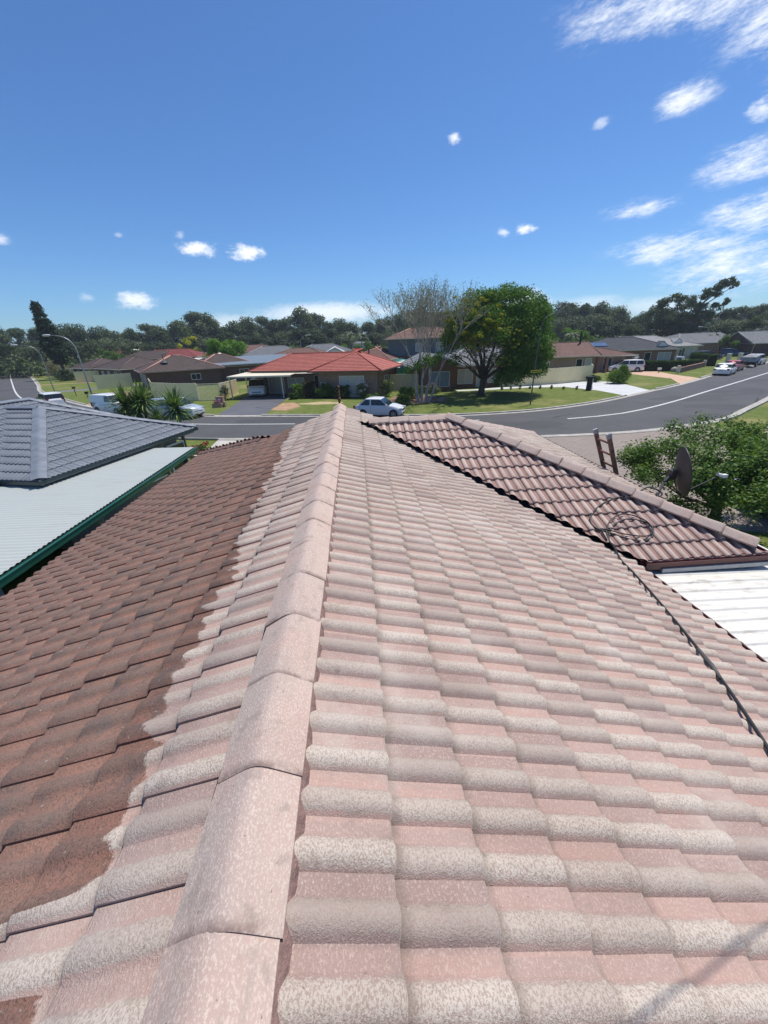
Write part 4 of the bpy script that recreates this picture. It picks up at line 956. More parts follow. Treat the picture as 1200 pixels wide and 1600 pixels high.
while a < 56:   # far row
    D = 205+rng_t.random()*30; e = el_at(a)*(0.8+0.15*rng_t.random())
    place_tree(a, D, 5.6+D*math.tan(R(e)), rng_t.choice([2, 5, 0, 5]), 1.4); a += 2.3+rng_t.random()*0.8
for p in protos:
    if not p[2]: place_tree(-14, 180, 12, protos.index(p))
same = {}
for o in COL.objects:
    if o.get('group') == 'trees in the treeline behind the suburb': same.setdefault(o['label'], []).append(o)
for lb_, os_ in same.items():
    if len(os_) < 2: continue
    os_.sort(key=lambda o: math.atan2(o.location.x, o.location.y)); base_ = lb_.replace(' in the treeline', '')
    names_ = {2: ['left one', 'right one'], 3: ['leftmost one', 'middle one', 'rightmost one']}.get(len(os_), ['leftmost one', 'second one', 'third one', 'fourth one', 'fifth one', 'sixth one', 'seventh one'])
    for o, nm in zip(os_, names_): o['label'] = base_+', '+nm

# scrub under the treeline, reads as one dark mass
rng_s = np.random.default_rng(12); an = np.radians(rng_s.uniform(-52, 57, 900)); dd_ = rng_s.uniform(128, 175, 900); cs_ = np.stack([dd_*np.sin(an), dd_*np.cos(an), 1.0+rng_s.random(900)*2.6], 1)
v, f = leaves_np(rng_s, cs_, np.stack([np.full(900, 3.0), np.full(900, 3.0), np.full(900, 1.9)], 1), 52000, .95, inner=.3); v[:, 2] = np.maximum(v[:, 2], .02)
tag(link_mesh('undergrowth', np_mesh('undergrowth', v, f, L_GUM)), kind='stuff')

# ------------------------------------------------------------ trees one can single out
def at_azd(px, py): return (px, py, 0)
make_tree('round_tree', 'round bright green tree behind the brown hip roof and blue-grey roof', 'tree', 201, leaf_mat('sunny_leaves', (.09, .19, .03), (.19, .32, .06), trans=.35), 7.6, 4.3, 4.0, 1.6, 26, 9000, .34, r0=.3, br=(.26, .42), loc=(-25.5, 82, 0))
make_tree('yellow_tree', 'small bright yellow-leaved tree behind the dark red roofs', 'tree', 202, L_YEL, 9.2, 4.0, 3.6, 2.6, 14, 3200, .40, r0=.2, loc=(-52, 133, 0))
make_tree('garden_tree', 'bright green leafy tree behind the brown roofed brick house', 'tree', 203, L_LIGHT, 7.2, 4.3, 3.5, 1.5, 18, 5000, .42, r0=.25, loc=(52.3, 96, 0))
make_tree('garden_tree', 'round dark green tree beyond the cone-shaped pine, left of the wide brown roof', 'tree', 204, L_MID, 6.4, 2.6, 2.6, 1.4, 12, 2200, .34, r0=.2, loc=(-70, 118, 0))
make_tree('garden_tree', 'small round green tree right of the cone-shaped pine', 'tree', 205, L_MID, 6.0, 2.5, 2.3, 1.6, 12, 2000, .34, r0=.2, loc=(-61, 107, 0))
make_tree('garden_tree', 'broad green garden tree between grey roofs near the far right street light', 'tree', 206, L_MID, 4.6, 3.4, 3.0, .6, 12, 2200, .34, r0=.2, loc=(84.5, 86, 0))
for i, (x_, y_, h_, r_, lb, lm) in enumerate([(2.5, 98, 5.8, 2.4, 'dark green tree behind the right end of the red tiled roof', L_MID), (-13.5, 104, 6.4, 4.0, 'bright green tree beside the far street light behind the red roof', L_LIGHT), (-5.5, 112, 6.6, 3.6, 'lime green bushy tree behind the white gabled roof', L_LIGHT),
        (-33, 128, 7.0, 3.6, 'green tree left of the yellow tree behind dark red roofs', L_LIGHT), (62, 108, 5.4, 5.0, 'low green tree row behind the dark charcoal roof', L_MID), (70, 112, 5.2, 5.0, 'low light green bushes behind the long grey roof', L_LIGHT), (79, 122, 6.0, 5.0, 'olive green bushes below the small two storey brick house', L_OLIVE),
        (-8, 84, 4.4, 2.2, 'dark green shrub poking above the brown roof behind the red tiles', L_DARK), (-83, 128, 7.6, 5.0, 'broad green tree behind the far left brown house', L_MID), (-56, 120, 6.0, 3.6, 'mid green tree beyond the brown hip roofs', L_GUM2), (99, 95, 5.2, 2.6, 'dark green tree beside the big far right brick house', L_MID)]):
    make_tree('garden_tree', lb, 'tree', 210+i, lm, h_, r_, r_*.9, .8, 12, 2200, .34, r0=.18, loc=(x_, y_, 0))
# palms behind the red house
def palm(loc, h, lb, seed):
    t = thing('palm_tree', lb, 'palm', loc); rng = random.Random(seed)
    mb = MB(); mb.tube([(0, 0, 0), (.1, 0, h*.5), (.15, .05, h)], [.16, .13, .10], 8); mb.build('trunk', BARK_G, t, smooth=True)
    mb = MB()
    for k in range(22):
        a = rng.random()*6.28; l = 1.9+rng.random()*.7; e0 = R(10+rng.random()*65); pts = []; w = .32
        for j in range(6):
            s_ = j/5; r_ = l*s_*math.cos(e0*(1-.3*s_)); z = l*s_*math.sin(e0)-1.5*s_*s_*l*.55
            pts.append((Vector((.15+math.cos(a)*r_, .05+math.sin(a)*r_, h+z)), w*math.sin(math.pi*(.12+.84*s_))))
        n_ = Vector((-math.sin(a), math.cos(a), 0))
        for j in range(5):
            (p0, w0), (p1, w1) = pts[j], pts[j+1]; dz = Vector((0, 0, -.5))
            mb.quad(p0, p1, p1+n_*w1+dz*w1, p0+n_*w0+dz*w0); mb.quad(p0, p0-n_*w0+dz*w0, p1-n_*w1+dz*w1, p1)
    mb.build('fronds', L_GUM2, t)
palm((-1.5, 118, 0), 7.6, 'feathery palm behind the white gabled roof', 1); palm((2.0, 121, 0), 7.0, 'second feathery palm, just left of the two storey house', 2); palm((45.5, 84, 0), 5.2, 'grey-green palm above the brown roof beside the big street tree', 3)

# columnar leaning pine on the far left
def cone_pine():
    t = thing('cone_shaped_pine', 'tall dark cone-shaped pine leaning left beside the side street', 'pine tree', (-65, 94, 0)); rng = np.random.default_rng(5)
    cs, rs_ = [], []
    for k in range(46):
        z = 3.4+11.6*(k/45)+rng.normal()*.1; w = 0.45+2.1*max(0, 1-((z-6.0)/10.0))**0.75 if z > 6 else 2.1+.25*(z-5)
        for j in range(5):
            a = rng.random()*6.28; r_ = w*(.35+.45*rng.random()); lean = 0.0
            cs.append([math.cos(a)*r_-(z-3)*0.075, math.sin(a)*r_, z]); rs_.append([w*.36, w*.36, .34])
    v, f = leaves_np(rng, cs, rs_, 15000, .36, up=-.2, inner=.2); link_mesh('crown', np_mesh('crown', v, f, leaf_mat('pine_needles', (0.021, 0.042, 0.024), (0.051, 0.084, 0.039), trans=.1)), t)
    mb = MB(); mb.tube([(.1, 0, 0), (0, 0, 3), (-.9, 0, 14.5)], [.32, .26, .05], 8); mb.build('trunk', BARK_D, t, smooth=True)
cone_pine()

# tall open gum on the right
def tall_gum():
    t = thing('tall_gum_tree', 'tall open gum with bare forked limbs standing above the right treeline', 'gum tree', (90, 107, 0)); rng = np.random.default_rng(8)
    cl = [(-9.0, 0, 10.2, 3.0), (-7.2, 1, 12.2, 2.2), (-8.3, 0, 7.2, 2.6), (-4.2, 0, 13.0, 2.0), (-3.0, 1, 11.0, 1.8), (0.0, 0, 12.0, 2.2), (2.4, 0, 13.6, 1.8), (4.5, 0, 14.2, 2.0), (6.2, 1, 15.3, 1.8), (7.6, 0, 16.0, 1.5), (8.8, 0, 15.2, 1.2), (3.0, 0, 10.2, 2.3), (6.5, 0, 10.6, 1.5), (8.2, 0, 11.6, 1.2), (-1, 0, 8.0, 2.6), (2.8, 0, 7.2, 2.6), (5.6, 1, 8.2, 1.7), (-4.6, 0, 8.0, 2.1), (-3.2, 0, 5.4, 2.3), (1, 0, 5, 2.4)]
    ct = (math.cos(R(-40)), math.sin(R(-40)))     # spread the crown broadside to the street
    sub, sr = [], []
    for x, y, z, r_ in cl:
        for k in range(6):
            d = rng.normal(size=3); d /= np.linalg.norm(d); xx = x*.83+d[0]*r_*.62; sub.append([xx*ct[0]-(y+d[1]*r_)*ct[1], xx*ct[1]+(y+d[1]*r_*.7)*ct[0], z*1.02+d[2]*r_*.45]); sr.append([r_*.52, r_*.52, r_*.36])
    v, f = leaves_np(rng, sub, sr, 15000, .50, inner=.1); link_mesh('crown', np_mesh('crown', v, f, L_GUM), t)
    mb = MB(); F = Vector((0, 0, 5.2)); mb.tube([(0, 0, -.1), (.1, 0, 2.5), F], [.62, .5, .42], 10)
    for x, y, z, r_ in cl:
        p = Vector((x*.83*ct[0]-y*ct[1], x*.83*ct[1]+y*ct[0], z)); m_ = Vector((p.x*.35, p.y*.35, 5.2+(p.z-5.2)*.62)); mb.tube([F, m_, p], [.24, .15, .05], 6, cap=False)
    mb.build('trunk', simple('pale_gum_bark', (.22, .19, .165), .8, nscale=3, namt=.3), t, smooth=True)
tall_gum()

# big green street tree with a yellowing front side
def big_tree():
    t = thing('street_tree', 'big dense round green street tree with yellowing patches on its left', 'tree', (13.0, 40.3, 0)); rng = np.random.default_rng(21)
    cs, rs_ = [], []
    for k in range(300):
        d = rng.normal(size=3); d /= np.linalg.norm(d); r_ = .80+.14*rng.random()
        if k % 4 == 0: r_ *= .7
        x, y, z = d[0]*5.3*r_, d[1]*4.9*r_, d[2]*4.75*r_
        x += 1.15; zz = 5.45+z
        if zz < 3.4 and x < 1.5: continue            # open underneath on the left
        if zz < 1.5: continue
        if x < 0.9 and zz < 5.7 and y < 1.2: continue
        cs.append([x, y, zz]); rs_.append([.72+.35*rng.random(), .75, .6])
    for k in range(16): cs.append([4.2+rng.random()*2.3, rng.normal()*1.5, 2.2+rng.random()*2.6]); rs_.append([.75, .75, .8])
    v, f = leaves_np(rng, cs, rs_, 70000, .21, inner=.45, up=.1); link_mesh('crown', np_mesh('crown', v, f, L_BIG), t)
    lc = [(-2.6, -2.7, 7.2, .85), (-1.6, -3.1, 6.6, .8), (-1.2, -2.9, 7.8, .7), (-3.0, -2.3, 6.2, .7), (-2.0, -2.9, 5.6, .5), (-2.1, -2.3, 8.3, .8), (-0.6, -3.5, 6.8, .5), (0.4, -3.9, 6.3, .3), (1.2, -4.2, 5.0, .35), (1.8, -4.2, 5.5, .4), (0.9, -4.3, 3.7, .4), (2.4, -4.3, 6.7, .28), (-3.3, -1.6, 7.2, .6), (-1.2, -2.9, 9.0, .4)]
    cs = []; rr = []
    lc += [(-2.2, 0, 7.6, .7), (-1.8, 0, 6.0, .6), (-2.9, 0, 6.6, .8), (-.9, 0, 7.2, .7), (-3.2, 0, 5.8, .5), (-2.4, 0, 5.0, .4), (-1.5, 0, 8.6, .5)]
    lc = [(x, -(math.sqrt(max(.02, 1-((x-1.15)/4.7)**2-((z-.25-5.45)/4.2)**2))*4.3+.35), z-.25, r_) for x, y, z, r_ in lc]
    for x, y, z, r_ in lc:
        for k in range(12):
            d = rng.normal(size=3)*.95; cs.append([x+d[0]*r_*1.1, y+d[1]*r_, z+d[2]*r_*.9]); rr.append([r_*.30, r_*.30, r_*.16])
    v, f = leaves_np(rng, cs, rr, 6500, .19, inner=.1); link_mesh('yellowing_leaves', np_mesh('yellowing_leaves', v, f, L_LIME), t)
    mb = MB(); F = Vector((.1, 0, 1.5)); mb.tube([(0, 0, -.1), (0, 0, .25), (.1, 0, 1.0), F], [.52, .36, .30, .32], 12)
    for (x, y, z, r_) in [(-1.0, .2, 6.0, .2), (1.4, -.4, 6.2, .2), (3.8, .2, 3.2, .19), (5.0, 0, 4.6, .12), (-2.8, -1.4, 5.2, .14), (-3.3, -2.2, 3.6, .10), (-2.2, -2.8, 4.6, .10), (.6, 2.5, 6.5, .15), (2.6, -2.6, 5.5, .13), (-1.0, -2.6, 3.4, .09), (0.2, -3.2, 4.2, .09), (-3.8, -.6, 4.4, .09)]:
        p = Vector((x, y, z)); m_ = F.lerp(p, .4)+Vector((rng.normal()*.15, rng.normal()*.15, .35)); mb.tube([F, m_, F.lerp(p, .72)+Vector((0, 0, .25)), p], [r_, r_*.8, r_*.5, r_*.22], 8, cap=False)
    mb.build('trunk', BARK_D, t, smooth=True)
    # bare grey twigs hanging through the open left side
    mb = MB()
    for k in range(70):
        s0 = Vector((-2.4+rng.random()*3.6, -1.2-rng.random()*1.4, 3.4+rng.random()*2.4)); d = Vector((rng.normal()*.9-.5, -.9+rng.normal()*.4, rng.normal()*.55-.15)); p1 = s0+d*.55; p2 = p1+d*.5+Vector((rng.normal()*.15, 0, rng.normal()*.2)); mb.tube([s0, p1, p2], [.06, .04, .016], 5, cap=False)
        p3 = p1+Vector((rng.normal()*.4, -.3, rng.normal()*.35)); mb.tube([p1, p3], [.03, .012], 4, cap=False)
    mb.build('bare_branches', simple('dead_branch_grey', (.27, .25, .22), .9), t, smooth=True)
big_tree()

# thin grey multi-stemmed tree beside it: bare branches with a haze of fine leaves
def bare_tree():
    t = thing('sparse_tree', 'thin grey multi-stemmed tree, nearly bare, left of the big round street tree', 'tree', (6.3, 37.6, 0)); rng = np.random.default_rng(31)
    mb = MB(); tips = []
    def grow(p, d, r_, l, lv):
        d = d.normalized(); seg = 3; r_ = max(r_, .016); pts = [p]; rad = [r_]
        for i in range(seg):
            d = (d+Vector((rng.normal()*.13, rng.normal()*.13, .06))).normalized(); pts.append(pts[-1]+d*l/seg); rad.append(r_*(1-.42*(i+1)/seg))
        mb.tube(pts, rad, 7 if r_ > .05 else 4, cap=False)
        if lv >= 3: tips.append(tuple(pts[-2]))
        if lv >= 5 or r_ < .006: tips.append(tuple(pts[-1])); return
        k = 3 if lv < 4 else 2
        for i in range(k):
            a = rng.random()*6.28; sp = .33+.20*rng.random()
            nd = (d+Vector((math.cos(a)*sp, math.sin(a)*sp, .05+rng.normal()*.12))).normalized(); grow(pts[-1] if i else pts[-2], nd, rad[-1]*(.86 if i == 0 else .70), l*.80, lv+1)
    for bx_, by_, dx_, dy_, r_ in [(-.35, 0, -.16, .05, .17), (.35, .1, .10, .0, .16), (.65, -.1, .27, -.05, .14), (0, .2, .0, .2, .13)]:
        grow(Vector((bx_, by_, -.05)), Vector((dx_, dy_, 1)), r_, 3.0, 0)
    mb.build('trunk', simple('ash_grey_bark', (.36, .32, .285), .9, nscale=6, namt=.3), t, smooth=True)
    tips = [p for p in tips if p[2] > 3.6]
    v, f = leaves_np(rng, tips, np.full(len(tips), .38), 9000, .11, inner=.05); link_mesh('crown', np_mesh('crown', v, f, leaf_mat('fine_grey_leaves', (0.150, 0.173, 0.105), (0.255, 0.270, 0.173), trans=.25)), t)
    cs = [(-.5, -.5, 3.4), (-1.3, -.3, 3.1), (.8, -.4, 3.6), (1.5, 0, 4.0), (0.2, -.6, 3.9)]
    v, f = leaves_np(rng, cs, np.full(5, .55), 900, .20, inner=.1); link_mesh('low_shoots', np_mesh('low_shoots', v, f, L_LIGHT), t)
bare_tree()

# near tree at the right edge of the frame
def near_tree():
    t = thing('garden_tree', 'leafy green tree beside the paved forecourt, right behind the satellite dish', 'tree', (10.2, 9.2, 0)); t.scale = (1.05, 1.0, .86); rng = np.random.default_rng(41)
    mb = MB(); tips = []
    def grow(p, d, r_, l, lv):
        d = d.normalized(); pts = [p]; rad = [r_]
        for i in range(3):
            d = (d+Vector((rng.normal()*.16, rng.normal()*.16, .01))).normalized(); pts.append(pts[-1]+d*l/3); rad.append(r_*(1-.4*(i+1)/3))
        mb.tube(pts, rad, 7 if r_ > .03 else 4, cap=False)
        if lv >= 2: tips.append(tuple(pts[-2])); tips.append(tuple(pts[-1]))
        if lv >= 4: return
        for i in range(3):
            a = rng.random()*6.28; sp = .55+.35*rng.random()
            grow(pts[-1] if i else pts[-2], (d+Vector((math.cos(a)*sp, math.sin(a)*sp, .02+rng.normal()*.2))).normalized(), rad[-1]*(.8 if i == 0 else .62), l*.72, lv+1)
    F = Vector((0, 0, 1.0)); mb.tube([(0, 0, -.05), (.03, 0, .5), F], [.17, .13, .12], 10)
    for d in [(-1.25, -.35, .75), (-1.0, .45, .95), (-.1, -.5, 1.1), (.9, -.1, .9), (.3, .9, 1.0), (-.6, 0, 1.4), (1.1, .6, .7), (-.9, -.9, .6), (.6, -.8, .8)]:
        grow(F, Vector(d), .075, 1.35, 1)
    mb.build('trunk', BARK_D, t, smooth=True)
    tips = np.array([p for p in tips if .7 < p[2] < 3.7]+[(-.2-rng.random()*1.3, rng.normal()*.8, .8+rng.random()*1.4) for _ in range(60)])
    v, f = leaves_np(rng, tips, np.full(len(tips), .27), 38000, .088, inner=.05, aspect=.6, up=.5)
    link_mesh('crown', np_mesh('crown', v, f, leaf_mat('near_leaves', (0.066, 0.125, 0.032), (0.150, 0.240, 0.068), (0.24, 0.31, 0.11), trans=.3, vs=1.5)), t)
near_tree()

# ------------------------------------------------------------ shrubs, yuccas, roses
def shrub(name, lb, loc, rx, ry, h, n, size, lm, seed, group=None, stem=True, nb_=9, cat='shrub', flowers=None):
    rng = np.random.default_rng(seed); t = thing(name, lb, cat, loc, 0, group)
    cs, rs_ = blobs_crown(rng, nb_, rx*.8, ry*.8, h/2, h*.12, h*.86, (.32, .5)); cs = np.vstack([cs, [[0, 0, h*.3]]]); rs_ = np.vstack([rs_, [[rx*.75, ry*.75, h*.32]]])
    v, f = leaves_np(rng, cs, rs_, n, size, inner=.5); v[:, 2] = np.maximum(v[:, 2], .01)
    link_mesh('foliage', np_mesh('foliage', v, f, lm), t)
    mb = MB()
    for k in range(4): mb.tube([(0, 0, 0), (rng.normal()*.1, rng.normal()*.1, h*.3), (rng.normal()*rx*.4, rng.normal()*ry*.4, h*.65)], [.03, .022, .01], 5, cap=False)
    mb.build('stems', BARK_D, t)
    if flowers:
        fm, nfl, fs_ = flowers; mb = MB()
        for k in range(nfl):
            c = cs[rng.integers(len(cs))]; d = rng.normal(size=3); d[1] = -abs(d[1]); d[2] = abs(d[2]); d /= np.linalg.norm(d); p = Vector([float(x) for x in c+d*np.array([rx, ry, h*.5])*.42])
            for j in range(5):
                an = j*1.256; a_ = Vector((math.cos(an), 0, math.sin(an)))*fs_; b_ = Vector((math.cos(an+1.0), -.35, math.sin(an+1.0)))*fs_; mb.quad(p, p+a_, p+(a_+b_)*.75+Vector((0, -fs_*.4, 0)), p+b_)
        mb.build('flowers', fm, t)
    return t
F_RED = simple('red_petals', (.42, .03, .05), .6, namt=.2); F_WHITE = simple('white_petals', (.7, .62, .60), .6); F_PINK = simple('pink_petals', (.55, .25, .3), .6)
M_HEDGE = leaf_mat('hedge_leaves', (0.033, 0.072, 0.018), (0.083, 0.143, 0.033), trans=.2)
def yucca(lb, loc, h, l, n, seed, heads=((0, 0),)):
    t = thing('yucca', lb, 'yucca', loc); rng = random.Random(seed); mb = MB(); mt = MB()
    for (ox, oh) in heads:
        mt.tube([(ox*.3, 0, 0), (ox*.8, 0, (h+oh)*.6), (ox, 0, h+oh)], [.11, .09, .07], 8)
        for k in range(n):
            a = rng.random()*6.28; e = R(-35+rng.random()*118); L_ = l*(.75+.35*rng.random()); w = .032+.012*rng.random()
            d = Vector((math.cos(a)*math.cos(e), math.sin(a)*math.cos(e), math.sin(e))); s_ = Vector((-math.sin(a), math.cos(a), 0)); c = Vector((ox, 0, h+oh-.12+.24*rng.random())); pts = []
            for j, (tt, ww) in enumerate(((0, .7), (.35, 1.15), (.7, .85), (1, .05))):
                pts.append((c+d*L_*tt+Vector((0, 0, -.16*L_*tt*tt*math.cos(e))), w*ww))
            for j in range(3):
                (p0, w0), (p1, w1) = pts[j], pts[j+1]; cr = Vector((0, 0, -.01)); mb.quad(p0-s_*w0, p0+cr, p1+cr, p1-s_*w1); mb.quad(p0+cr, p0+s_*w0, p1+s_*w1, p1+cr)
    mt.build('trunk', BARK_D, t, smooth=True); mb.build('leaves', leaf_mat('yucca_leaves', (0.068, 0.128, 0.045), (0.180, 0.270, 0.090), (0.420, 0.405, 0.150), trans=.15), t)
yucca('tall spiky yucca behind the grey roof, nearer the white van', (-12.3, 22.3, 0), 2.55, 1.15, 170, 1, ((0, 0), (-.55, .25), (.45, .45)))
yucca('single-headed spiky yucca in front of the pale blue car', (-9.9, 21.6, 0), 2.60, 1.2, 210, 2, ((0, 0),))
yucca('small spiky yucca between the two tall yuccas', (-11.2, 21.9, 0), 2.0, .7, 80, 3, ((0, 0),))
shrub('rose_bush', 'rose bush with red and white blooms at the corner of the grey roof', (-7.0, 17.0, 0), .75, .9, 2.4, 3600, .10, leaf_mat('rose_leaves', (0.045, 0.083, 0.030), (0.120, 0.173, 0.060), trans=.2), 51, flowers=(F_RED, 16, .075), cat='rose bush')
shrub('shrub', 'light green shrub peeping over the grimy roof edge by the near kerb', (-6.0, 20.6, 0), 1.1, .8, 1.05, 2200, .15, L_LIGHT, 52)
for i, (x_, y_, rx_, ry_, h_, lm, lb) in enumerate([
        (-6.6, 44.6, .85, .8, 1.9, L_LIGHT, 'bright lime shrub by the right carport post of the red tiled house'), (-5.4, 44.6, 1.15, 1.1, 2.25, leaf_mat('bronze_leaves', (0.068, 0.068, 0.038), (0.128, 0.112, 0.060)), 'bronze-green shrub second from the carport post'),
        (-3.6, 43.6, 1.35, 1.1, 2.0, L_MID, 'mid green bushy shrub in the middle of the red house garden'), (-1.7, 42.8, 1.2, 1.1, 1.75, M_HEDGE, 'round clipped dark shrub before the red house front door'),
        (-7.0, 43.6, .7, .6, 1.0, M_HEDGE, 'low dark shrub at the foot of the carport post')]):
    shrub('garden_shrub', lb, (x_, y_, 0), rx_, ry_, h_, 2600, .14, lm, 60+i)
shrub('flowering_shrub', 'pale-flowered shrub in front of the red house white garage door', (.45, 42.4, 0), .8, .7, 1.95, 1500, .16, L_OLIVE, 70, flowers=(F_WHITE, 50, .08))
shrub('garden_shrub', 'pale green low shrub just above the silver sedan roof', (1.6, 39.0, 0), 1.1, .8, 1.0, 1500, .14, L_LIGHT, 71)
shrub('garden_shrub', 'strappy green shrub before the cream gate', (4.9, 38.8, 0), 1.3, .9, 1.8, 2200, .16, L_MID, 72)
shrub('garden_shrub', 'dark leafy shrub at the brick pier of the red house', (3.2, 42.5, 0), .8, .6, 2.3, 1500, .15, L_OLIVE, 73)
shrub('garden_shrub', 'dusty brown-green shrub left of the sparse grey tree', (6.2, 40.4, 0), .9, .7, 1.5, 1200, .13, L_OLIVE, 74)
shrub('garden_shrub', 'flowering low shrub under the brick gable wall', (8.3, 43.3, 0), 1.4, .6, 1.2, 1600, .13, L_OLIVE, 75, flowers=(F_PINK, 20, .07))
shrub('garden_shrub', 'ragged green shrub behind the silver sedan bonnet', (4.2, 36.0, 0), .9, .7, 1.3, 1400, .15, L_MID, 76)
for i in range(9):
    f_ = i/8; x_ = 16.6+f_*8.6; y_ = 44.0-f_*3.4+1.2*math.sin(f_*3.1)
    t = shrub('seedling', 'one of nine small seedlings in a row along the white driveway edge', (x_, y_, 0), .18, .18, .42+.12*((i*7) % 3), 140, .10, L_MID, 80+i, group='seedlings along the white driveway', nb_=3)
shrub('round_bush', 'big bushy light-topped shrub beside the white driveway', (31.2, 45.3, 0), 1.6, 1.3, 2.6, 6500, .17, leaf_mat('two_tone', (0.075, 0.150, 0.030), (0.195, 0.300, 0.060)), 91)
shrub('round_bush', 'small dark bush at the end of the long cream fence', (29.8, 47.9, 0), 1.2, .9, 1.2, 1800, .15, M_HEDGE, 92)
shrub('dark_bush', 'very dark round bush under the cone-shaped pine', (-61.0, 88.0, 0), 2.6, 2.2, 3.0, 3200, .24, L_DARK, 93)
shrub('green_bush', 'clipped green bush before the far left brown house', (-100, 138, 0), 3.3, 2.5, 2.6, 2200, .30, L_MID, 94)
shrub('green_bush', 'olive bush at the window of the far left brown house', (-112, 146, 0), 3.0, 2.0, 2.6, 1600, .30, L_OLIVE, 95)
shrub('climbing_plant', 'white-flowered climber by the left carport post of the red house', (-15.0, 45.2, 0), .7, .6, 2.2, 1200, .12, M_HEDGE, 96, flowers=(F_WHITE, 30, .06))
shrub('weeping_shrub', 'grey drooping bare tree-like shrub beside the far street light', (-70, 100, 0), 3.6, 3.0, 5.0, 2600, .26, leaf_mat('dry_leaves', (0.195, 0.180, 0.120), (0.285, 0.255, 0.180)), 97)
# clipped hedges
def hedge(lb, a, b, w, h, n, seed):
    rng = np.random.default_rng(seed); a = np.array(a); b = np.array(b); c = (a+b)/2; L_ = np.linalg.norm(b-a); ang = math.atan2(b[1]-a[1], b[0]-a[0])
    t = thing('hedge', lb, 'hedge', (c[0], c[1], 0), ang)
    face = rng.integers(0, 5, n); u = (rng.random((n, 3))-.5)*np.array([L_, w, h]); 
    u[face == 0, 2] = h/2; u[face == 1, 1] = -w/2; u[face == 2, 1] = w/2; u[face == 3, 2] = h/2; u[face == 4, 1] = -w/2; u[:, 2] += h/2
    u += rng.normal(size=u.shape)*.04
    v, f = leaves_np(rng, u, np.full(n, .07), n*2, .16, inner=.1); v[:, 2] = np.maximum(v[:, 2], 0.01)
    link_mesh('foliage', np_mesh('foliage', v, f, M_HEDGE), t); mb = MB(); mb.box((0, 0, h*.46), (L_-.1, w-.12, h*.92-.04)); mb.build('branches', simple('hedge_core', (.012, .02, .008), .9), t)
hedge('long clipped dark hedge beside the peach driveway, in front of the white ute', (43.9, 59.4), (49.2, 56.6), .9, 1.42, 2600, 1)
hedge('tall clipped hedge behind the red brick garden wall', (61.8, 70.0), (58.9, 62.6), 1.2, 1.75, 2600, 2)
hedge('low inner hedge between the garden wall and the white ute', (52.4, 62.4), (58.2, 64.2), .8, 1.0, 1600, 3)
hedge('far right low dark hedge behind the covered trailer', (82, 72), (92, 80), 1.2, 1.7, 1400, 4)

# ------------------------------------------------------------ far houses: real hip / gable roofs laid in courses
def far_tile(name, c1, c2, dk=None, rough=0.75):
    m, gg, bs, _ = newmat(name); uv = gg.n('ShaderNodeUVMap').outputs[0]; tc = gg.n('ShaderNodeTexCoord').outputs['Object']
    s = gg.n('ShaderNodeSeparateXYZ', ins={0: uv}); u_, v_ = s.outputs[0], s.outputs[1]
    cell = gg.n('ShaderNodeCombineXYZ', ins={0: gg.m('FLOOR', gg.m('DIVIDE', u_, 0.3)), 1: gg.m('FLOOR', gg.m('DIVIDE', v_, 0.34)), 2: 0.0})
    wn = gg.n('ShaderNodeTexWhiteNoise', ins={'Vector': cell}).outputs['Value']
    n1 = gg.noise(tc, 0.9, 5, 0.65); n2 = gg.noise(tc, 5, 4, 0.6)
    c = gg.mix(wn, c1, c2); dk = dk or tuple(x*0.55 for x in c1)
    c = gg.mix(gg.ramp(n1, 0.45, 0.75, 0.0, 0.55), c, dk); c = gg.mix(gg.ramp(n2, 0.55, 0.75, 0.0, 0.4), c, dk)
    gg.put(bs.inputs['Base Color'], c); bs.inputs['Roughness'].default_value = rough; bs.inputs['Specular IOR Level'].default_value = 0.3
    wv = gg.m('ABSOLUTE', gg.m('SINE', gg.m('MULTIPLY', u_, math.pi/0.15)))
    gg.put(bs.inputs['Normal'], gg.n('ShaderNodeBump', ins={'Height': wv, 'Strength': 0.5, 'Distance': 0.02})); return m
def roof_face(vs, fs, uvs, O, U, V, N, Lr, dl, dr, vlen, course=0.34, h=0.035, cut=None):
    """courses down from O; width grows by dl / dr per metre of v on either side; cut(v)->(u0,u1) may override"""
    v = 0.0; O, U, V, N = (Vector(a) for a in (O, U, V, N))
    while v < vlen-1e-4:
        v1 = min(vlen, v+course)
        r0 = (-dl*v, Lr+dr*v); r1 = (-dl*v1, Lr+dr*v1)
        a, b = O+U*r0[0]+V*v, O+U*r0[1]+V*v; c, d = O+U*r1[1]+V*v1+N*h, O+U*r1[0]+V*v1+N*h
        e, f = O+U*r1[1]+V*v1, O+U*r1[0]+V*v1
        k = len(vs); vs += [tuple(x) for x in (a, b, c, d, c, d, e, f)]; fs += [(k, k+3, k+2, k+1), (k+5, k+7, k+6, k+4)]
        uvs += [(r0[0], v), (r1[0], v1-.01), (r1[1], v1-.01), (r0[1], v), (r1[0], v1), (r1[0], v1), (r1[1], v1), (r1[1], v1)]
        v = v1
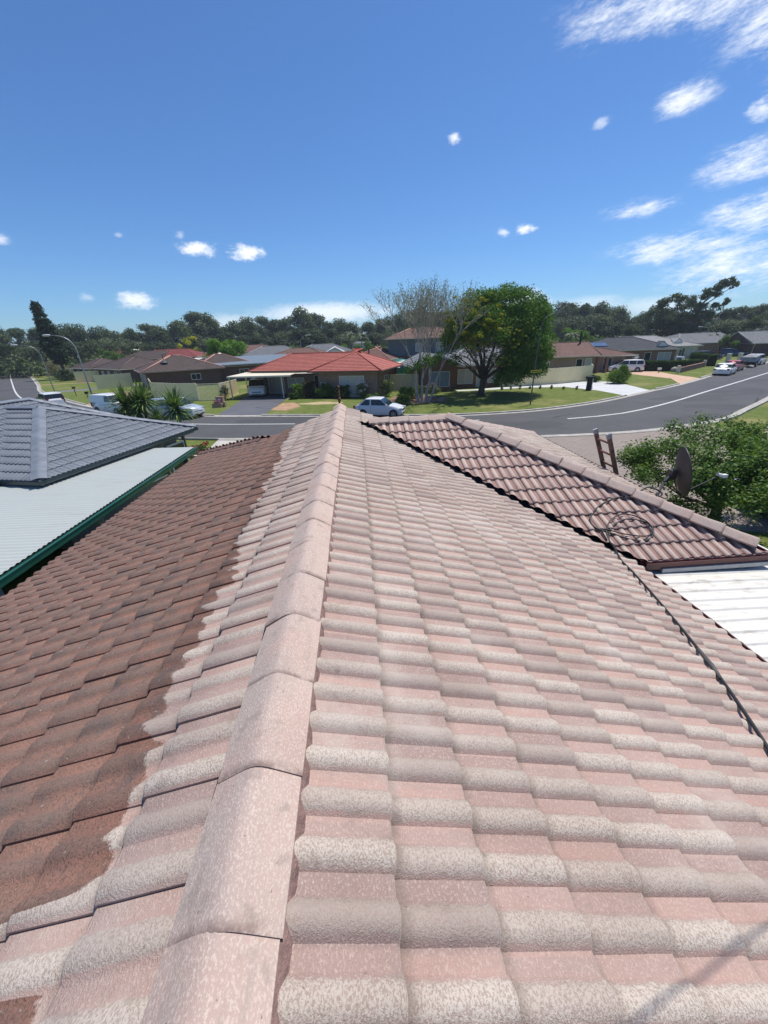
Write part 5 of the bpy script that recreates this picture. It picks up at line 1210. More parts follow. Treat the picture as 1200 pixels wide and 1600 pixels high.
def hip_roof(parent, w, d, ze, pitch, mat_, cap_m=None, loc=(0, 0), ends=('hip', 'hip'), over=0.5, eave_m=None, caps=True, gm=None, soffit=None, cap_r=.09):
    """ridge along local x; w, d are wall sizes"""
    W_, D_ = w+2*over, d+2*over; t_ = math.tan(R(pitch)); c_, s_ = math.cos(R(pitch)), math.sin(R(pitch)); hd = D_/2; zr_ = ze+hd*t_; vl = hd/c_
    x0 = -W_/2+(hd if ends[0] == 'hip' else 0); x1 = W_/2-(hd if ends[1] == 'hip' else 0); lx, ly = loc
    vs, fs, uvs = [], [], []; hl = c_ if ends[0] == 'hip' else 0; hr = c_ if ends[1] == 'hip' else 0
    roof_face(vs, fs, uvs, (lx+x0, ly, zr_), (1, 0, 0), (0, -c_, -s_), (0, -s_, c_), x1-x0, hl, hr, vl)
    roof_face(vs, fs, uvs, (lx+x1, ly, zr_), (-1, 0, 0), (0, c_, -s_), (0, s_, c_), x1-x0, hr, hl, vl)
    if hr: roof_face(vs, fs, uvs, (lx+x1, ly, zr_), (0, 1, 0), (c_, 0, -s_), (s_, 0, c_), 0, c_, c_, vl)
    if hl: roof_face(vs, fs, uvs, (lx+x0, ly, zr_), (0, -1, 0), (-c_, 0, -s_), (-s_, 0, c_), 0, c_, c_, vl)
    me = bpy.data.meshes.new('roof'); me.from_pydata(vs, [], fs); me.materials.append(mat_)
    uvl = me.uv_layers.new(name='UVMap'); uvl.data.foreach_set('uv', [c for p in uvs for c in p]); me.update()
    ro = link_mesh('roof', me, parent)
    if caps:
        mb = MB(); ex = hd
        def cp_(a, b): mb.tube([Vector(a)+Vector((0, 0, .02)), Vector(b)+Vector((0, 0, .02))], cap_r, 6)
        cp_((lx+x0, ly, zr_), (lx+x1, ly, zr_))
        if hr: cp_((lx+x1, ly, zr_), (lx+W_/2, ly-hd, ze)); cp_((lx+x1, ly, zr_), (lx+W_/2, ly+hd, ze))
        else: cp_((lx+x1, ly, zr_), (lx+x1, ly-hd, ze)); cp_((lx+x1, ly, zr_), (lx+x1, ly+hd, ze))
        if hl: cp_((lx+x0, ly, zr_), (lx-W_/2, ly-hd, ze)); cp_((lx+x0, ly, zr_), (lx-W_/2, ly+hd, ze))
        else: cp_((lx+x0, ly, zr_), (lx+x0, ly-hd, ze)); cp_((lx+x0, ly, zr_), (lx+x0, ly+hd, ze))
        mb.build('ridge_capping', cap_m or mat_, ro, smooth=True)
    em = eave_m or M_CREAM; mb = MB()
    for (cx, cy, sx, sy) in ((0, -hd-.05, W_+.2, .10), (0, hd+.05, W_+.2, .10)): mb.box((lx+cx, ly+cy, ze-.045), (sx, sy, .13))
    for sgn, kind in ((-1, ends[0]), (1, ends[1])):
        if kind == 'hip': mb.box((lx+sgn*(W_/2+.05), ly, ze-.045), (.10, D_-.005, .129))
    mb.build('gutter', em, parent)
    mb = MB(); mb.box((lx, ly, ze-.12), (W_-.1, D_-.1, .02)); mb.build('eave_lining', soffit or M_WHITE, parent)
    for sgn, kind in ((-1, ends[0]), (1, ends[1])):
        if kind == 'gable':
            mb = MB(); xx = lx+sgn*(W_/2-.12); y0, y1 = ly-hd+.25, ly+hd-.25; za = ze-.08
            mb.add([(xx, y0, za), (xx, y1, za), (xx, ly, zr_-.16), (xx-sgn*.06, y0, za), (xx-sgn*.06, y1, za), (xx-sgn*.06, ly, zr_-.16)], [(0, 1, 2), (5, 4, 3), (0, 3, 4, 1), (1, 4, 5, 2), (2, 5, 3, 0)])
            mb.build('gable', gm or M_CREAM, parent)
            mb = MB()
            for sy in (-1, 1):
                A = Vector((lx+sgn*(W_/2+.015), ly+sy*(hd+.02), ze-.06)); B = Vector((lx+sgn*(W_/2+.015), ly, zr_-.02)); mid_ = (A+B)/2; dd_ = B-A
                mb.box(mid_, (.03, dd_.length, .17), rot=Matrix.Rotation(math.atan2(dd_.z, dd_.y*1.0) if sy < 0 else math.atan2(-dd_.z, -dd_.y)+0, 3, 'X'))
            mb.build('barge_board', em, parent)
    return ro
def opening(parent, x, y, z, w, h, side, kind='window', fm=None, curtain=None):
    """side: 'f' faces -y, 'b' +y, 'l' -x, 'r' +x"""
    dx, dy = {'f': (0, -1), 'b': (0, 1), 'l': (-1, 0), 'r': (1, 0)}[side]; al = (1, 0) if dx == 0 else (0, 1)
    def bx(mb, u_, zz, su, sz, off, th_): mb.box((x+al[0]*u_+dx*off, y+al[1]*u_+dy*off, zz), (su if al[0] else th_, su if al[1] else th_, sz))
    mb = MB(); t = .06
    bx(mb, 0, z+h/2-t/2, w, t, .02, .09); bx(mb, 0, z-h/2+t/2, w, t, .02, .09); bx(mb, -w/2+t/2, z, t, h-2*t, .02, .09); bx(mb, w/2-t/2, z, t, h-2*t, .02, .09)
    if w > 1.3 and kind == 'window': bx(mb, 0, z, t*.7, h-2*t, .02, .07)
    f = mb.build(kind if kind != 'garage' else 'garage_door', fm or M_WHITE, parent)
    mb = MB()
    if kind == 'garage':
        n = 8
        for i in range(n): bx(mb, 0, z-h/2+t+(h-2*t)*(i+.5)/n, w-2*t, (h-2*t)/n-.012, .012, .03)
        mb.build('panel', curtain or M_WHITE, f)
    else:
        bx(mb, 0, z, w-2*t, h-2*t, .008, .02); mb.build('pane' if kind == 'window' else 'leaf', curtain or M_PANE, f)
        if kind == 'window': mb = MB(); bx(mb, 0, z-h/2-.04, w+.12, .06, .05, .12); mb.build('sill', M_BRICK_BROWN, f)
    return f
M_PANE = glass_mat('window_pane', (0.03, 0.035, 0.04)); M_CURT = simple('pale_curtain', (.42, .42, .40), .7, namt=.1)
def house(lb, loc, rz, w, d, ze, pitch, rm, wm, cap_m=None, ends=('hip', 'hip'), over=.5, eave_m=None, openings=(), extra=(), name='brick_house', gm=None, cat='house', group=None, storeys=None):
    t = thing(name, lb, cat, (loc[0], loc[1], 0), R(rz), group)
    mb = MB(); mb.box((0, 0, (ze-.13)/2), (w, d, ze-.13)); mb.build('wall', wm, t)
    hip_roof(t, w, d, ze, pitch, rm, cap_m, ends=ends, over=over, eave_m=eave_m, gm=gm)
    for sx in (-1, 1):
        mb = MB(); mb.tube([(sx*(w/2-.2), -d/2-.45, ze-.12), (sx*(w/2-.2), -d/2-.08, ze-.45), (sx*(w/2-.2), -d/2-.08, .1)], .045, 6, cap=False); mb.build('downpipe', eave_m or M_CREAM, t)
    if (w*7+d*3) % 2 < 1.2:
        zz_ = ze+(d/2+over)*math.tan(R(pitch)); mb = MB(); ax0 = w*.18; mb.tube([(ax0, .3, zz_-.3), (ax0, .3, zz_+1.3)], .03, 5, cap=False); mb.tube([(ax0-.7, .3, zz_+1.2), (ax0+.7, .3, zz_+1.2)], .025, 5, cap=False)
        for q_ in range(5): mb.tube([(ax0-.6+q_*.28, .0, zz_+1.2), (ax0-.6+q_*.28, .6, zz_+1.2)], .018, 4, cap=False)
        mb.build('tv_aerial', M_GREYM, t)
    for (x, z, w_, h_, s_, k_, *r_) in openings:
        yy = -d/2 if s_ == 'f' else d/2
        if s_ in 'fb': opening(t, x, yy, z, w_, h_, s_, k_, curtain=r_[0] if r_ else None)
        else: opening(t, -w/2 if s_ == 'l' else w/2, x, z, w_, h_, s_, k_, curtain=r_[0] if r_ else None)
    return t
T_RED = far_tile('terracotta_red_tiles', (0.40, 0.120, 0.088), (0.33, 0.100, 0.078), (0.25, 0.085, 0.065)); T_BRN = far_tile('brown_tiles', (0.105, 0.075, 0.064), (0.080, 0.060, 0.053)); T_RBRN = far_tile('red_brown_tiles', (0.20, 0.105, 0.080), (0.155, 0.085, 0.068))
T_DRED = far_tile('dark_red_tiles', (0.26, 0.062, 0.055), (0.20, 0.055, 0.05)); T_CHAR = far_tile('charcoal_tiles', (0.060, 0.066, 0.078), (0.046, 0.052, 0.062)); T_GREY = far_tile('weathered_grey_tiles', (0.34, 0.335, 0.325), (0.28, 0.277, 0.27), (0.19, 0.187, 0.18))
T_BLUE = simple('blue_grey_metal_roof', (.17, .205, .235), .4, nscale=2, namt=.12); T_GREY2 = far_tile('mid_grey_tiles', (0.19, 0.196, 0.205), (0.155, 0.162, 0.17)); T_TAN = far_tile('tan_tiles', (0.22, 0.125, 0.095), (0.18, 0.10, 0.08))
C_RED = simple('red_capping', (.36, .09, .065), .8); C_PINK = simple('pinkish_capping', (.42, .22, .165), .8); C_CHAR = simple('charcoal_capping', (.06, .065, .075), .7); C_GREY = simple('grey_capping', (.24, .24, .24), .7); C_BRN = simple('brown_capping', (.13, .08, .065), .8)
B_RED = brick_mat('red_brick', (0.26, 0.115, 0.075), (0.20, 0.09, 0.06), (0.30, 0.26, 0.22)); B_TAN = brick_mat('tan_brick', (0.40, 0.25, 0.17), (0.33, 0.20, 0.14), (0.38, 0.33, 0.27)); B_MIX = brick_mat('mottled_brick', (0.32, 0.20, 0.14), (0.18, 0.11, 0.08), (0.36, 0.32, 0.27)); B_DARK = brick_mat('dark_brick', (0.12, 0.055, 0.045), (0.09, 0.045, 0.038), (0.15, 0.13, 0.12)); B_CREAM = simple('cream_render', (.52, .47, .37), .9)

# 1. the red tiled house straight ahead: long block + projecting right block + carport
h1 = thing('red_tiled_house', 'single storey house with bright red tiled roof and white garage door, straight ahead', 'house', (-3.6, 50.4, 0), R(-20))
mb = MB(); mb.box((0, 0, 1.29), (16.2, 7.0, 2.58)); mb.box((4.75, -1.6, 1.29), (6.9, 8.0, 2.585)); mb.build('wall', B_MIX, h1)
hip_roof(h1, 16.2, 7.0, 2.72, 23, T_RED, C_RED, over=.55, eave_m=simple('brown_fascia', (.10, .055, .045), .5), ends=('hip', 'hip'))
hip_roof(h1, 7.4, 8.6, 2.75, 23, T_RED, C_RED, loc=(4.75, -1.6), over=.5, eave_m=bpy.data.materials['brown_fascia'], ends=('hip', 'hip'))
opening(h1, 5.3, -5.6, 1.13, 2.9, 2.2, 'f', 'garage', curtain=simple('garage_white', (.50, .50, .48), .5)); opening(h1, 1.9, -5.6, 1.25, .6, .6, 'f', 'window'); opening(h1, .3, -3.5, 1.1, .95, 2.1, 'f', 'door', curtain=M_DARK)
opening(h1, -2.6, -3.5, 1.3, 2.2, 1.2, 'f', 'window', curtain=M_CURT); opening(h1, -5.3, -3.5, 1.15, 2.2, 2.1, 'f', 'garage', curtain=simple('cream_panel', (.40, .38, .33), .6)); opening(h1, 8.2, -2.0, 1.4, 1.6, 1.2, 'r', 'window')
mb = MB(); mb.tube([(5.6, .0, 4.2), (5.6, 0, 4.75)], .09, 8); mb.cyl((5.6, 0, 4.8), .15, .1, 10); mb.build('roof_vent', M_MAROON, h1)
cpt = thing('cream_carport', 'flat cream carport on two posts sheltering the white van beside the red roof', 'carport', (-10.3, 49.3, 0), R(-9))
mb = MB(); corrugated(mb, (-3.55, -4.3, 2.46), (1, 0, 0), (0, 1, .012), 7.3, 8.9, .19, .02, 4); mb.build('roof_sheet', weathered_sheet('cream_sheet', (.62, .57, .43), (.48, .44, .34), .5, (6, .6, 1)), cpt)
mb = MB(); mb.box((.1, -4.32, 2.38), (7.4, .06, .16)); mb.build('front_beam', M_CREAM, cpt); mb = MB(); mb.box((-3.55, .1, 2.39), (.06, 8.8, .14)); mb.build('side_beam', M_CREAM, cpt)
for x_, y_ in ((-3.4, -4.15), (2.65, -4.15), (-3.4, 0.2), (-3.4, 4.2)): mb = MB(); mb.box((x_, y_, 1.16), (.11, .11, 2.32)); mb.build('post', M_CREAM, cpt)
mb = MB(); mb.add([(3.7, -2.4, 2.47), (9.2, -3.7, 2.56), (9.2, -1.6, 2.60), (3.7, -1.4, 2.5), (3.7, -2.4, 2.44), (9.2, -3.7, 2.53), (9.2, -1.6, 2.57), (3.7, -1.4, 2.47)], [(0, 1, 2, 3), (7, 6, 5, 4), (0, 4, 5, 1), (1, 5, 6, 2), (2, 6, 7, 3), (3, 7, 4, 0)]); mb.build('awning', M_CREAM, cpt)

# 2. brown hip-roofed house on the left
h2 = thing('brown_hip_house', 'brown brick house with wide brown hip roof and pinkish ridges behind the cream corner fence', 'house', (-28.7, 67.2, 0), R(32))
mb = MB(); mb.box((0, 0, 1.18), (10.5, 9, 2.36)); mb.box((6.5, 2.3, 1.18), (7.6, 8.0, 2.355)); mb.build('wall', B_DARK, h2)
hip_roof(h2, 10.5, 9, 2.5, 21, T_BRN, C_PINK, over=.6, eave_m=simple('pink_fascia', (.38, .27, .24), .6), cap_r=.12); hip_roof(h2, 9.6, 8.4, 2.52, 21, T_BRN, C_PINK, loc=(7.2, 2.3), over=.55, eave_m=bpy.data.materials['pink_fascia'], cap_r=.10)
for y_ in (-3.4, -1.2, 1.0, 3.2): opening(h2, -5.25, y_, 1.3, 1.0, 1.6, 'l', 'window', curtain=M_CURT)
opening(h2, 1.5, -4.5, 1.4, 1.4, .9, 'f', 'window'); opening(h2, 6.0, -1.7, 1.2, 1.8, 2.0, 'f', 'door', curtain=M_DARK)
mb = MB(); mb.cyl((-2.2, -2.6, 3.75), .55, .35, 12, r2=.18); mb.tube([(-2.2, -2.6, 3.9), (-2.2, -2.6, 4.8)], .06, 6); mb.build('roof_vent', C_CHAR, h2)
# pergola between
house('dark brown tiled house left of the wide brown hip roof, beyond the pale fence', (-43.5, 82.5), -42, 12.5, 9.5, 2.4, 20, T_BRN, B_DARK, C_BRN, openings=[(-3, 1.3, 1.2, 1.3, 'f', 'window', M_CURT), (0, 1.3, 1.2, 1.3, 'f', 'window', M_CURT), (3.5, 1.3, 1.2, 1.3, 'f', 'window')])
house('low brown-roofed house behind the dark brown one, beside the round tree', (-55, 92), -40, 10, 8.5, 2.3, 20, T_BRN, B_DARK, C_BRN, openings=[(-2, 1.3, 1.2, 1.1, 'f', 'window'), (2, 1.3, 1.4, 1.1, 'f', 'window')])
# 3. far left street-end houses
house('long low brown-tiled house facing down the far left street', (-127, 164), 20, 26, 11, 2.5, 17, T_TAN, B_DARK, C_GREY, openings=[(-7, 1.3, 2, 1.2, 'f', 'window'), (-2, 1.2, 1, 2, 'f', 'door', M_DARK), (4, 1.3, 2, 1.2, 'f', 'window'), (9, 1.3, 1.6, 1.2, 'f', 'window')], ends=('hip', 'gable'), gm=B_CREAM)
house('pale grey roofed house behind the far left brown house', (-122, 186), 10, 20, 10, 3.2, 17, T_GREY, B_CREAM, C_GREY, openings=[(3, 1.5, 2, 1.2, 'f', 'window')])
# 4. dark red roofs behind the left trees
house('dark red roofed house with a small front gable, left of the yellow tree', (-75, 131), -8, 15, 9, 3.4, 20, T_DRED, B_RED, C_RED, openings=[(0, 1.6, 2, 1.2, 'f', 'window')])
house('brown roofed house with a white gable between the two red roofs', (-58, 118), 0, 11, 9, 3.1, 21, T_BRN, B_RED, C_BRN, openings=[(0, 1.5, 1.6, 1.2, 'f', 'window')], ends=('hip', 'gable'), gm=M_WHITE)
house('dark red hip-roofed house in front of the yellow tree', (-49.2, 119), -6, 13, 9, 3.3, 21, T_DRED, B_RED, C_RED, openings=[(0, 1.6, 1.6, 1.2, 'f', 'window')], ends=('gable', 'hip'), gm=B_DARK)
house('white-roofed shed left of the round bright tree', (-36.5, 98), 5, 6, 5, 2.6, 12, M_WHITE, B_CREAM, M_WHITE, name='garden_shed', cat='shed', openings=[(0, 1.2, 1.2, 1.8, 'f', 'door')])
# 5. blue-grey metal roofed house
h5 = thing('grey_metal_house', 'house with low blue-grey metal roof and white gutter behind the carport', 'house', (-19.8, 75.6, 0), R(30))
mb = MB(); mb.box((0, 0, 1.3), (12.8, 9, 2.6)); mb.build('wall', B_DARK, h5)
mb = MB()
for sy in (-1, 1): corrugated(mb, (-7.2, 0, 3.85), (1, 0, 0), (0, sy*.978, -.21), 14.4, 5.3, .24, .018, 4)
mb.build('roof', T_BLUE, h5); mb = MB(); mb.box((0, -5.2, 2.72), (14.5, .12, .15)); mb.box((7.25, -2.6, 3.28), (.04, 5.5, .2), rot=Matrix.Rotation(math.atan2(.21, .978), 3, 'X')); mb.build('gutter', M_WHITE, h5); opening(h5, -2, -4.5, 1.4, 1.6, 1.1, 'f', 'window')
mb = MB(); mb.add([(6.4, -4.5, 2.6), (6.4, 4.5, 2.6), (6.4, 0, 3.7), (6.3, -4.5, 2.6), (6.3, 4.5, 2.6), (6.3, 0, 3.7)], [(0, 1, 2), (5, 4, 3), (0, 3, 4, 1), (1, 4, 5, 2), (2, 5, 3, 0)]); mb.build('gable', B_DARK, h5)
def roof_dish(lb, loc, r_, m_, rz=0):
    t = thing('satellite_dish', lb, 'satellite dish', loc, rz); mb = MB(); vs = [(0, 0, 0)]; fs = []; na = 18
    for i in (1, 2, 3):
        for j in range(na): a_ = 6.283*j/na; rr = r_*i/3; vs.append((math.cos(a_)*rr, -.0+.3*rr*rr/r_-.0, math.sin(a_)*rr))
    for j in range(na): fs.append((0, 1+j, 1+(j+1) % na))
    for i in (0, 1):
        for j in range(na): fs.append((1+i*na+j, 1+(i+1)*na+j, 1+(i+1)*na+(j+1) % na, 1+i*na+(j+1) % na))
    mb.add(vs, fs); o = mb.build('reflector', m_, t); o.rotation_euler = (R(-35), 0, R(40)); mb = MB(); mb.tube([(0, 0, -.75), (0, 0, -.05)], .035, 6); mb.build('mast', M_GREYM, t); return t
roof_dish('pale satellite dish on the blue-grey metal roof', (-24.0, 74.5, 4.25), .5, M_GREYM)
# rows of roofs further back, middle
house('dark grey tiled house behind the round bright green tree', (-19, 98), 12, 15, 10, 3.2, 20, T_GREY2, B_RED, C_GREY, openings=[(0, 1.5, 1.6, 1.2, 'f', 'window')])
house('small red-brown roofed house with a white gable beyond the round green tree', (-27.0, 122), -20, 9, 8, 3.9, 21, T_TAN, B_CREAM, C_BRN, ends=('gable', 'hip'), gm=M_WHITE, openings=[(0, 1.6, 1.6, 1.2, 'f', 'window')])
house('brown tiled house right behind the red roof, dark solar panels on its slope', (-10.6, 82), -8, 12.5, 9, 3.05, 19, T_TAN, B_RED, C_BRN, openings=[(0, 1.5, 1.6, 1.2, 'f', 'window')])
house('mid grey roofed house left of the far middle street light', (-8, 104), 5, 14, 9, 3.6, 18, T_GREY2, B_CREAM, C_GREY, openings=[(0, 1.5, 1.6, 1.2, 'f', 'window')])
house('small house with a white front gable above the red ridge', (-3.7, 77), 92, 8, 5.2, 3.2, 27, T_GREY, B_CREAM, M_WHITE, ends=('gable', 'gable'), gm=M_WHITE, openings=[(0, 1.5, 1.2, 1.2, 'l', 'window')], eave_m=M_WHITE)
house('brown roofed house between the red roof and the two storey house', (4.2, 74), -28, 8, 9, 2.7, 21, T_RBRN, B_DARK, C_PINK, openings=[(0, 1.4, 1.6, 1.2, 'f', 'window')])
# 6. two storey house behind the sparse tree
h7 = thing('two_storey_house', 'two storey house with grey-blue upper wall and red-brown roof behind the sparse tree', 'house', (12.9, 76, 0), R(-4))
mb = MB(); mb.box((0, 0, 1.5), (13.4, 9, 3.0)); mb.build('lower_wall', B_DARK, h7); mb = MB(); mb.box((0, .2, 4.33), (13.3, 8.5, 2.66)); mb.build('upper_wall', simple('slate_blue_cladding', (.13, .155, .18), .8, nscale=4, namt=.15), h7)
hip_roof(h7, 13.3, 8.5, 5.8, 19, T_TAN, C_PINK, over=.6)
for x_ in (-1.2, 2.5, 5.5): opening(h7, x_, -4.05, 4.3, 1.3, 1.5, 'f', 'window', curtain=M_CURT)
opening(h7, 2, -4.5, 1.5, 2.4, 1.3, 'f', 'window')
mb = MB(); mb.box((1.2, -5.3, 2.96), (9.2, 1.7, .10)); mb.build('lower_roof', T_GREY2, h7)
# 7. brick house behind the street trees
h8 = thing('brick_bungalow', 'brick bungalow with grey roof and pale front windows behind the two street trees', 'house', (14.6, 51.9, 0), R(2))
mb = MB(); mb.box((1.6, 0, 1.25), (12.6, 9, 2.5)); mb.box((-5.6, -1.8, 1.25), (3.6, 9.2, 2.49)); mb.build('wall', B_RED, h8)
hip_roof(h8, 12.6, 9, 2.62, 19, T_GREY2, C_GREY, loc=(1.6, 0), over=.55, eave_m=M_WHITE)
g8 = thing('x', '', ''); bpy.data.objects.remove(g8)
# front-gabled left wing (ridge runs back from the street)
vs, fs, uvs = [], [], []; hw_ = 3.15; t_ = math.tan(R(24)); zr_ = 2.62+hw_*t_; c_, s_ = math.cos(R(24)), math.sin(R(24))
roof_face(vs, fs, uvs, (-5.6, 2.8, zr_), (0, -1, 0), (-c_, 0, -s_), (-s_, 0, c_), 9.6, 0, 0, hw_/c_); roof_face(vs, fs, uvs, (-5.6, -6.8, zr_), (0, 1, 0), (c_, 0, -s_), (s_, 0, c_), 9.6, 0, 0, hw_/c_)
me = bpy.data.meshes.new('wing_roof'); me.from_pydata(vs, [], fs); me.materials.append(T_GREY2); me.uv_layers.new(name='UVMap').data.foreach_set('uv', [c for p in uvs for c in p]); link_mesh('wing_roof', me, h8)
mb = MB(); y_ = -6.55; mb.add([(-8.2, y_, 2.5), (-3.0, y_, 2.5), (-5.6, y_, zr_-.22), (-8.2, y_+.08, 2.5), (-3.0, y_+.08, 2.5), (-5.6, y_+.08, zr_-.22)], [(0, 1, 2), (5, 4, 3), (0, 3, 4, 1), (1, 4, 5, 2), (2, 5, 3, 0)]); mb.build('gable', B_RED, h8)
mb = MB()
for sx in (-1, 1):
    A = Vector((-5.6+sx*(hw_+.03), -6.83, 2.56)); B = Vector((-5.6, -6.83, zr_-.03)); dd_ = B-A; mb.box((A+B)/2, (dd_.length, .04, .2), rot=Matrix.Rotation(math.atan2(-dd_.z, dd_.x) if True else 0, 3, 'Y'))
mb.build('barge_board', M_WHITE, h8)
opening(h8, -5.2, -6.4, 1.3, 2.3, 1.7, 'f', 'window', curtain=simple('blue_grey_blind', (.22, .26, .30), .5))
for x_ in (-1.6, 2.2, 4.4): opening(h8, x_, -4.5, 1.3, 1.9, 1.7, 'f', 'window', curtain=M_CURT)
opening(h8, .4, -4.5, 1.1, 1.2, 2.1, 'f', 'door', curtain=M_CURT)
# 8. brown roofed brick house on the right, gable to the street
h9 = thing('brown_roofed_house', 'tan brick house with brown tiled roof, small gable and porch behind the long cream fence', 'house', (33.6, 63.6, 0), R(-2))
mb = MB(); mb.box((-1.6, 0, 1.2), (9.6, 8, 2.4)); mb.box((6.0, .6, 1.2), (5.6, 6.6, 2.39)); mb.build('wall', B_TAN, h9)
hip_roof(h9, 9.6, 8, 2.5, 22, T_RBRN, C_BRN, loc=(-1.6, 0), ends=('hip', 'gable'), over=.6, gm=simple('white_gable', (.6, .58, .52), .7)); hip_roof(h9, 6.8, 6.2, 2.35, 15, T_RBRN, C_BRN, loc=(6.0, .3), over=.7)
opening(h9, -4.5, -4.0, 1.35, 1.4, 1.1, 'f', 'window'); opening(h9, .8, -4.0, 1.1, 1.0, 2.0, 'f', 'door', curtain=M_DARK); opening(h9, 2.2, -4.0, 1.2, 1.0, 1.9, 'f', 'window', curtain=M_CURT); opening(h9, 6.0, -2.7, 1.2, 1.4, 1.8, 'f', 'window'); opening(h9, 8.8, .6, 1.1, 2.6, 2.1, 'r', 'garage', curtain=M_CREAM)
for x_ in (3.6, 5.0): mb = MB(); mb.box((x_, -4.2, 1.15), (.35, .35, 2.3)); mb.build('porch_pier', B_RED, h9)
mb = MB(); mb.tube([(2.2, -.6, 3.6), (2.2, -.6, 5.9)], .14, 8); mb.build('flue', M_DARK, h9)
house('red-brown roofed house peeping between the big street tree and the brown roof', (38, 84), 8, 13, 9, 3.0, 19, T_TAN, B_RED, C_PINK, openings=[(0, 1.5, 1.6, 1.2, 'f', 'window')])
# 9. charcoal, grey roofs further right
h10 = house('charcoal tiled house with a white triangular gablet behind the parked wagon', (51.5, 76.5), -12, 15.5, 11, 2.6, 19, T_CHAR, B_RED, C_CHAR, openings=[(5.8, 1.3, 2.2, 1.5, 'f', 'window', M_CURT), (3.0, 1.1, 1.1, 2.0, 'f', 'door', M_DARK), (-3.5, 1.3, 1.8, 1.3, 'f', 'window'), (0, 1.2, 2.4, 2.0, 'r', 'garage', M_CREAM)])
mb = MB(); mb.add([(4.5, -5.0, 3.05), (6.3, -5.0, 3.05), (5.4, -5.0, 3.85), (5.4, -3.0, 3.82), (4.35, -5.05, 3.03), (6.45, -5.05, 3.03), (5.4, -5.05, 3.97), (5.4, -2.8, 3.95)], [(0, 1, 2), (4, 6, 7), (5, 7, 6)]); mb.m[-2:] = [1, 1]; mb.build('gablet', [M_WHITE, T_CHAR], h10)
mb = MB(); c_, s_ = math.cos(R(19)), math.sin(R(19)); p = Vector((-5.2, -3.4, 2.6+2.65*math.tan(R(19))+.12)); mb.box(p, (3.2, 1.7, .04), rot=Matrix.Rotation(R(19), 3, 'X')); mb.build('solar_panel', simple('solar_panel', (.05, .09, .17), .2, nscale=1, spec=.8), h10)
h11 = house('long weathered pale grey tiled house with two small white gablets behind the white ute', (63.0, 88), 2, 20, 12, 2.55, 18, T_GREY, B_CREAM, C_GREY, openings=[(8.6, 1.3, 1.0, 1.8, 'f', 'window', M_CURT), (6.4, 1.2, 1.4, 1.9, 'f', 'window'), (3.5, 1.3, 2.2, 1.3, 'f', 'window'), (0, 1.2, 1.6, 1.9, 'r', 'window')])
mb = MB(); mb.add([(5.0, -4.9, 3.15), (7.0, -4.9, 3.15), (6.0, -4.9, 4.0), (6.0, -2.9, 3.97), (4.85, -4.95, 3.13), (7.15, -4.95, 3.13), (6.0, -4.95, 4.12), (6.0, -2.7, 4.1)], [(0, 1, 2), (4, 6, 7), (5, 7, 6)]); mb.m[-2:] = [1, 1]; mb.build('gablet', [M_WHITE, T_GREY], h11)
house('grey tiled house with a pale front gable right of the long grey roof', (83, 97), 8, 17, 11, 2.7, 19, T_GREY2, B_TAN, C_GREY, ends=('hip', 'gable'), gm=M_CREAM, eave_m=M_WHITE, openings=[(4, 1.3, 1.6, 1.3, 'f', 'window'), (0, 1.2, 2.2, 2.0, 'r', 'garage', M_CREAM)])
h14 = house('small two storey brick house with purple-brown roof above the grey roofs', (98, 126), -14, 9.5, 8, 5.4, 24, far_tile('plum_tiles', (.14, .10, .10), (.11, .08, .085)), B_TAN, C_BRN, ends=('gable', 'gable'), gm=B_TAN, openings=[(-2, 4, 1.2, 1.2, 'f', 'window'), (2, 4, 1.2, 1.2, 'f', 'window')])
mb = MB(); mb.box((-.5, .2, 7.4), (.7, .7, 1.2)); mb.build('chimney', B_RED, h14)
house('big two storey dark brick house with charcoal gable roof on the far right', (107, 112), -24, 17, 14, 4.4, 20, T_CHAR, B_DARK, C_GREY, ends=('hip', 'gable'), gm=B_DARK, eave_m=M_WHITE, openings=[(2, 3.4, 1.8, 1.3, 'f', 'window'), (-3, 3.4, 1.8, 1.3, 'f', 'window')])
house('low grey house with several white-edged gables before the big dark brick house', (91, 84), -10, 13, 9, 2.6, 24, T_GREY2, B_DARK, C_GREY, ends=('gable', 'hip'), gm=B_DARK, eave_m=M_CREAM, openings=[(0, 1.4, 1.8, 1.3, 'f', 'window'), (3.6, 1.4, 1.4, 1.3, 'f', 'window')])
house('grey roofed house at the right edge of the frame', (108, 90), -20, 13, 9, 2.8, 22, T_GREY, B_DARK, C_GREY, openings=[(0, 1.4, 1.8, 1.3, 'f', 'window')])
# pale buildings seen between the trees far off
for i, (x_, y_, z_, w_, lb) in enumerate([(-60, 158, 8.2, 6, 'small white building high in the left trees'), (1.5, 140, 5.0, 6, 'small pale shed far behind the palms'), (120, 135, 8.5, 9, 'pale building half hidden behind the tall right gum')]):
    house(lb, (x_, y_), 10, w_, 5, z_, 10, T_GREY, M_WHITE, C_GREY, name='far_building', cat='building', openings=[(0, z_*.7, 1.4, 1.0, 'f', 'window')])
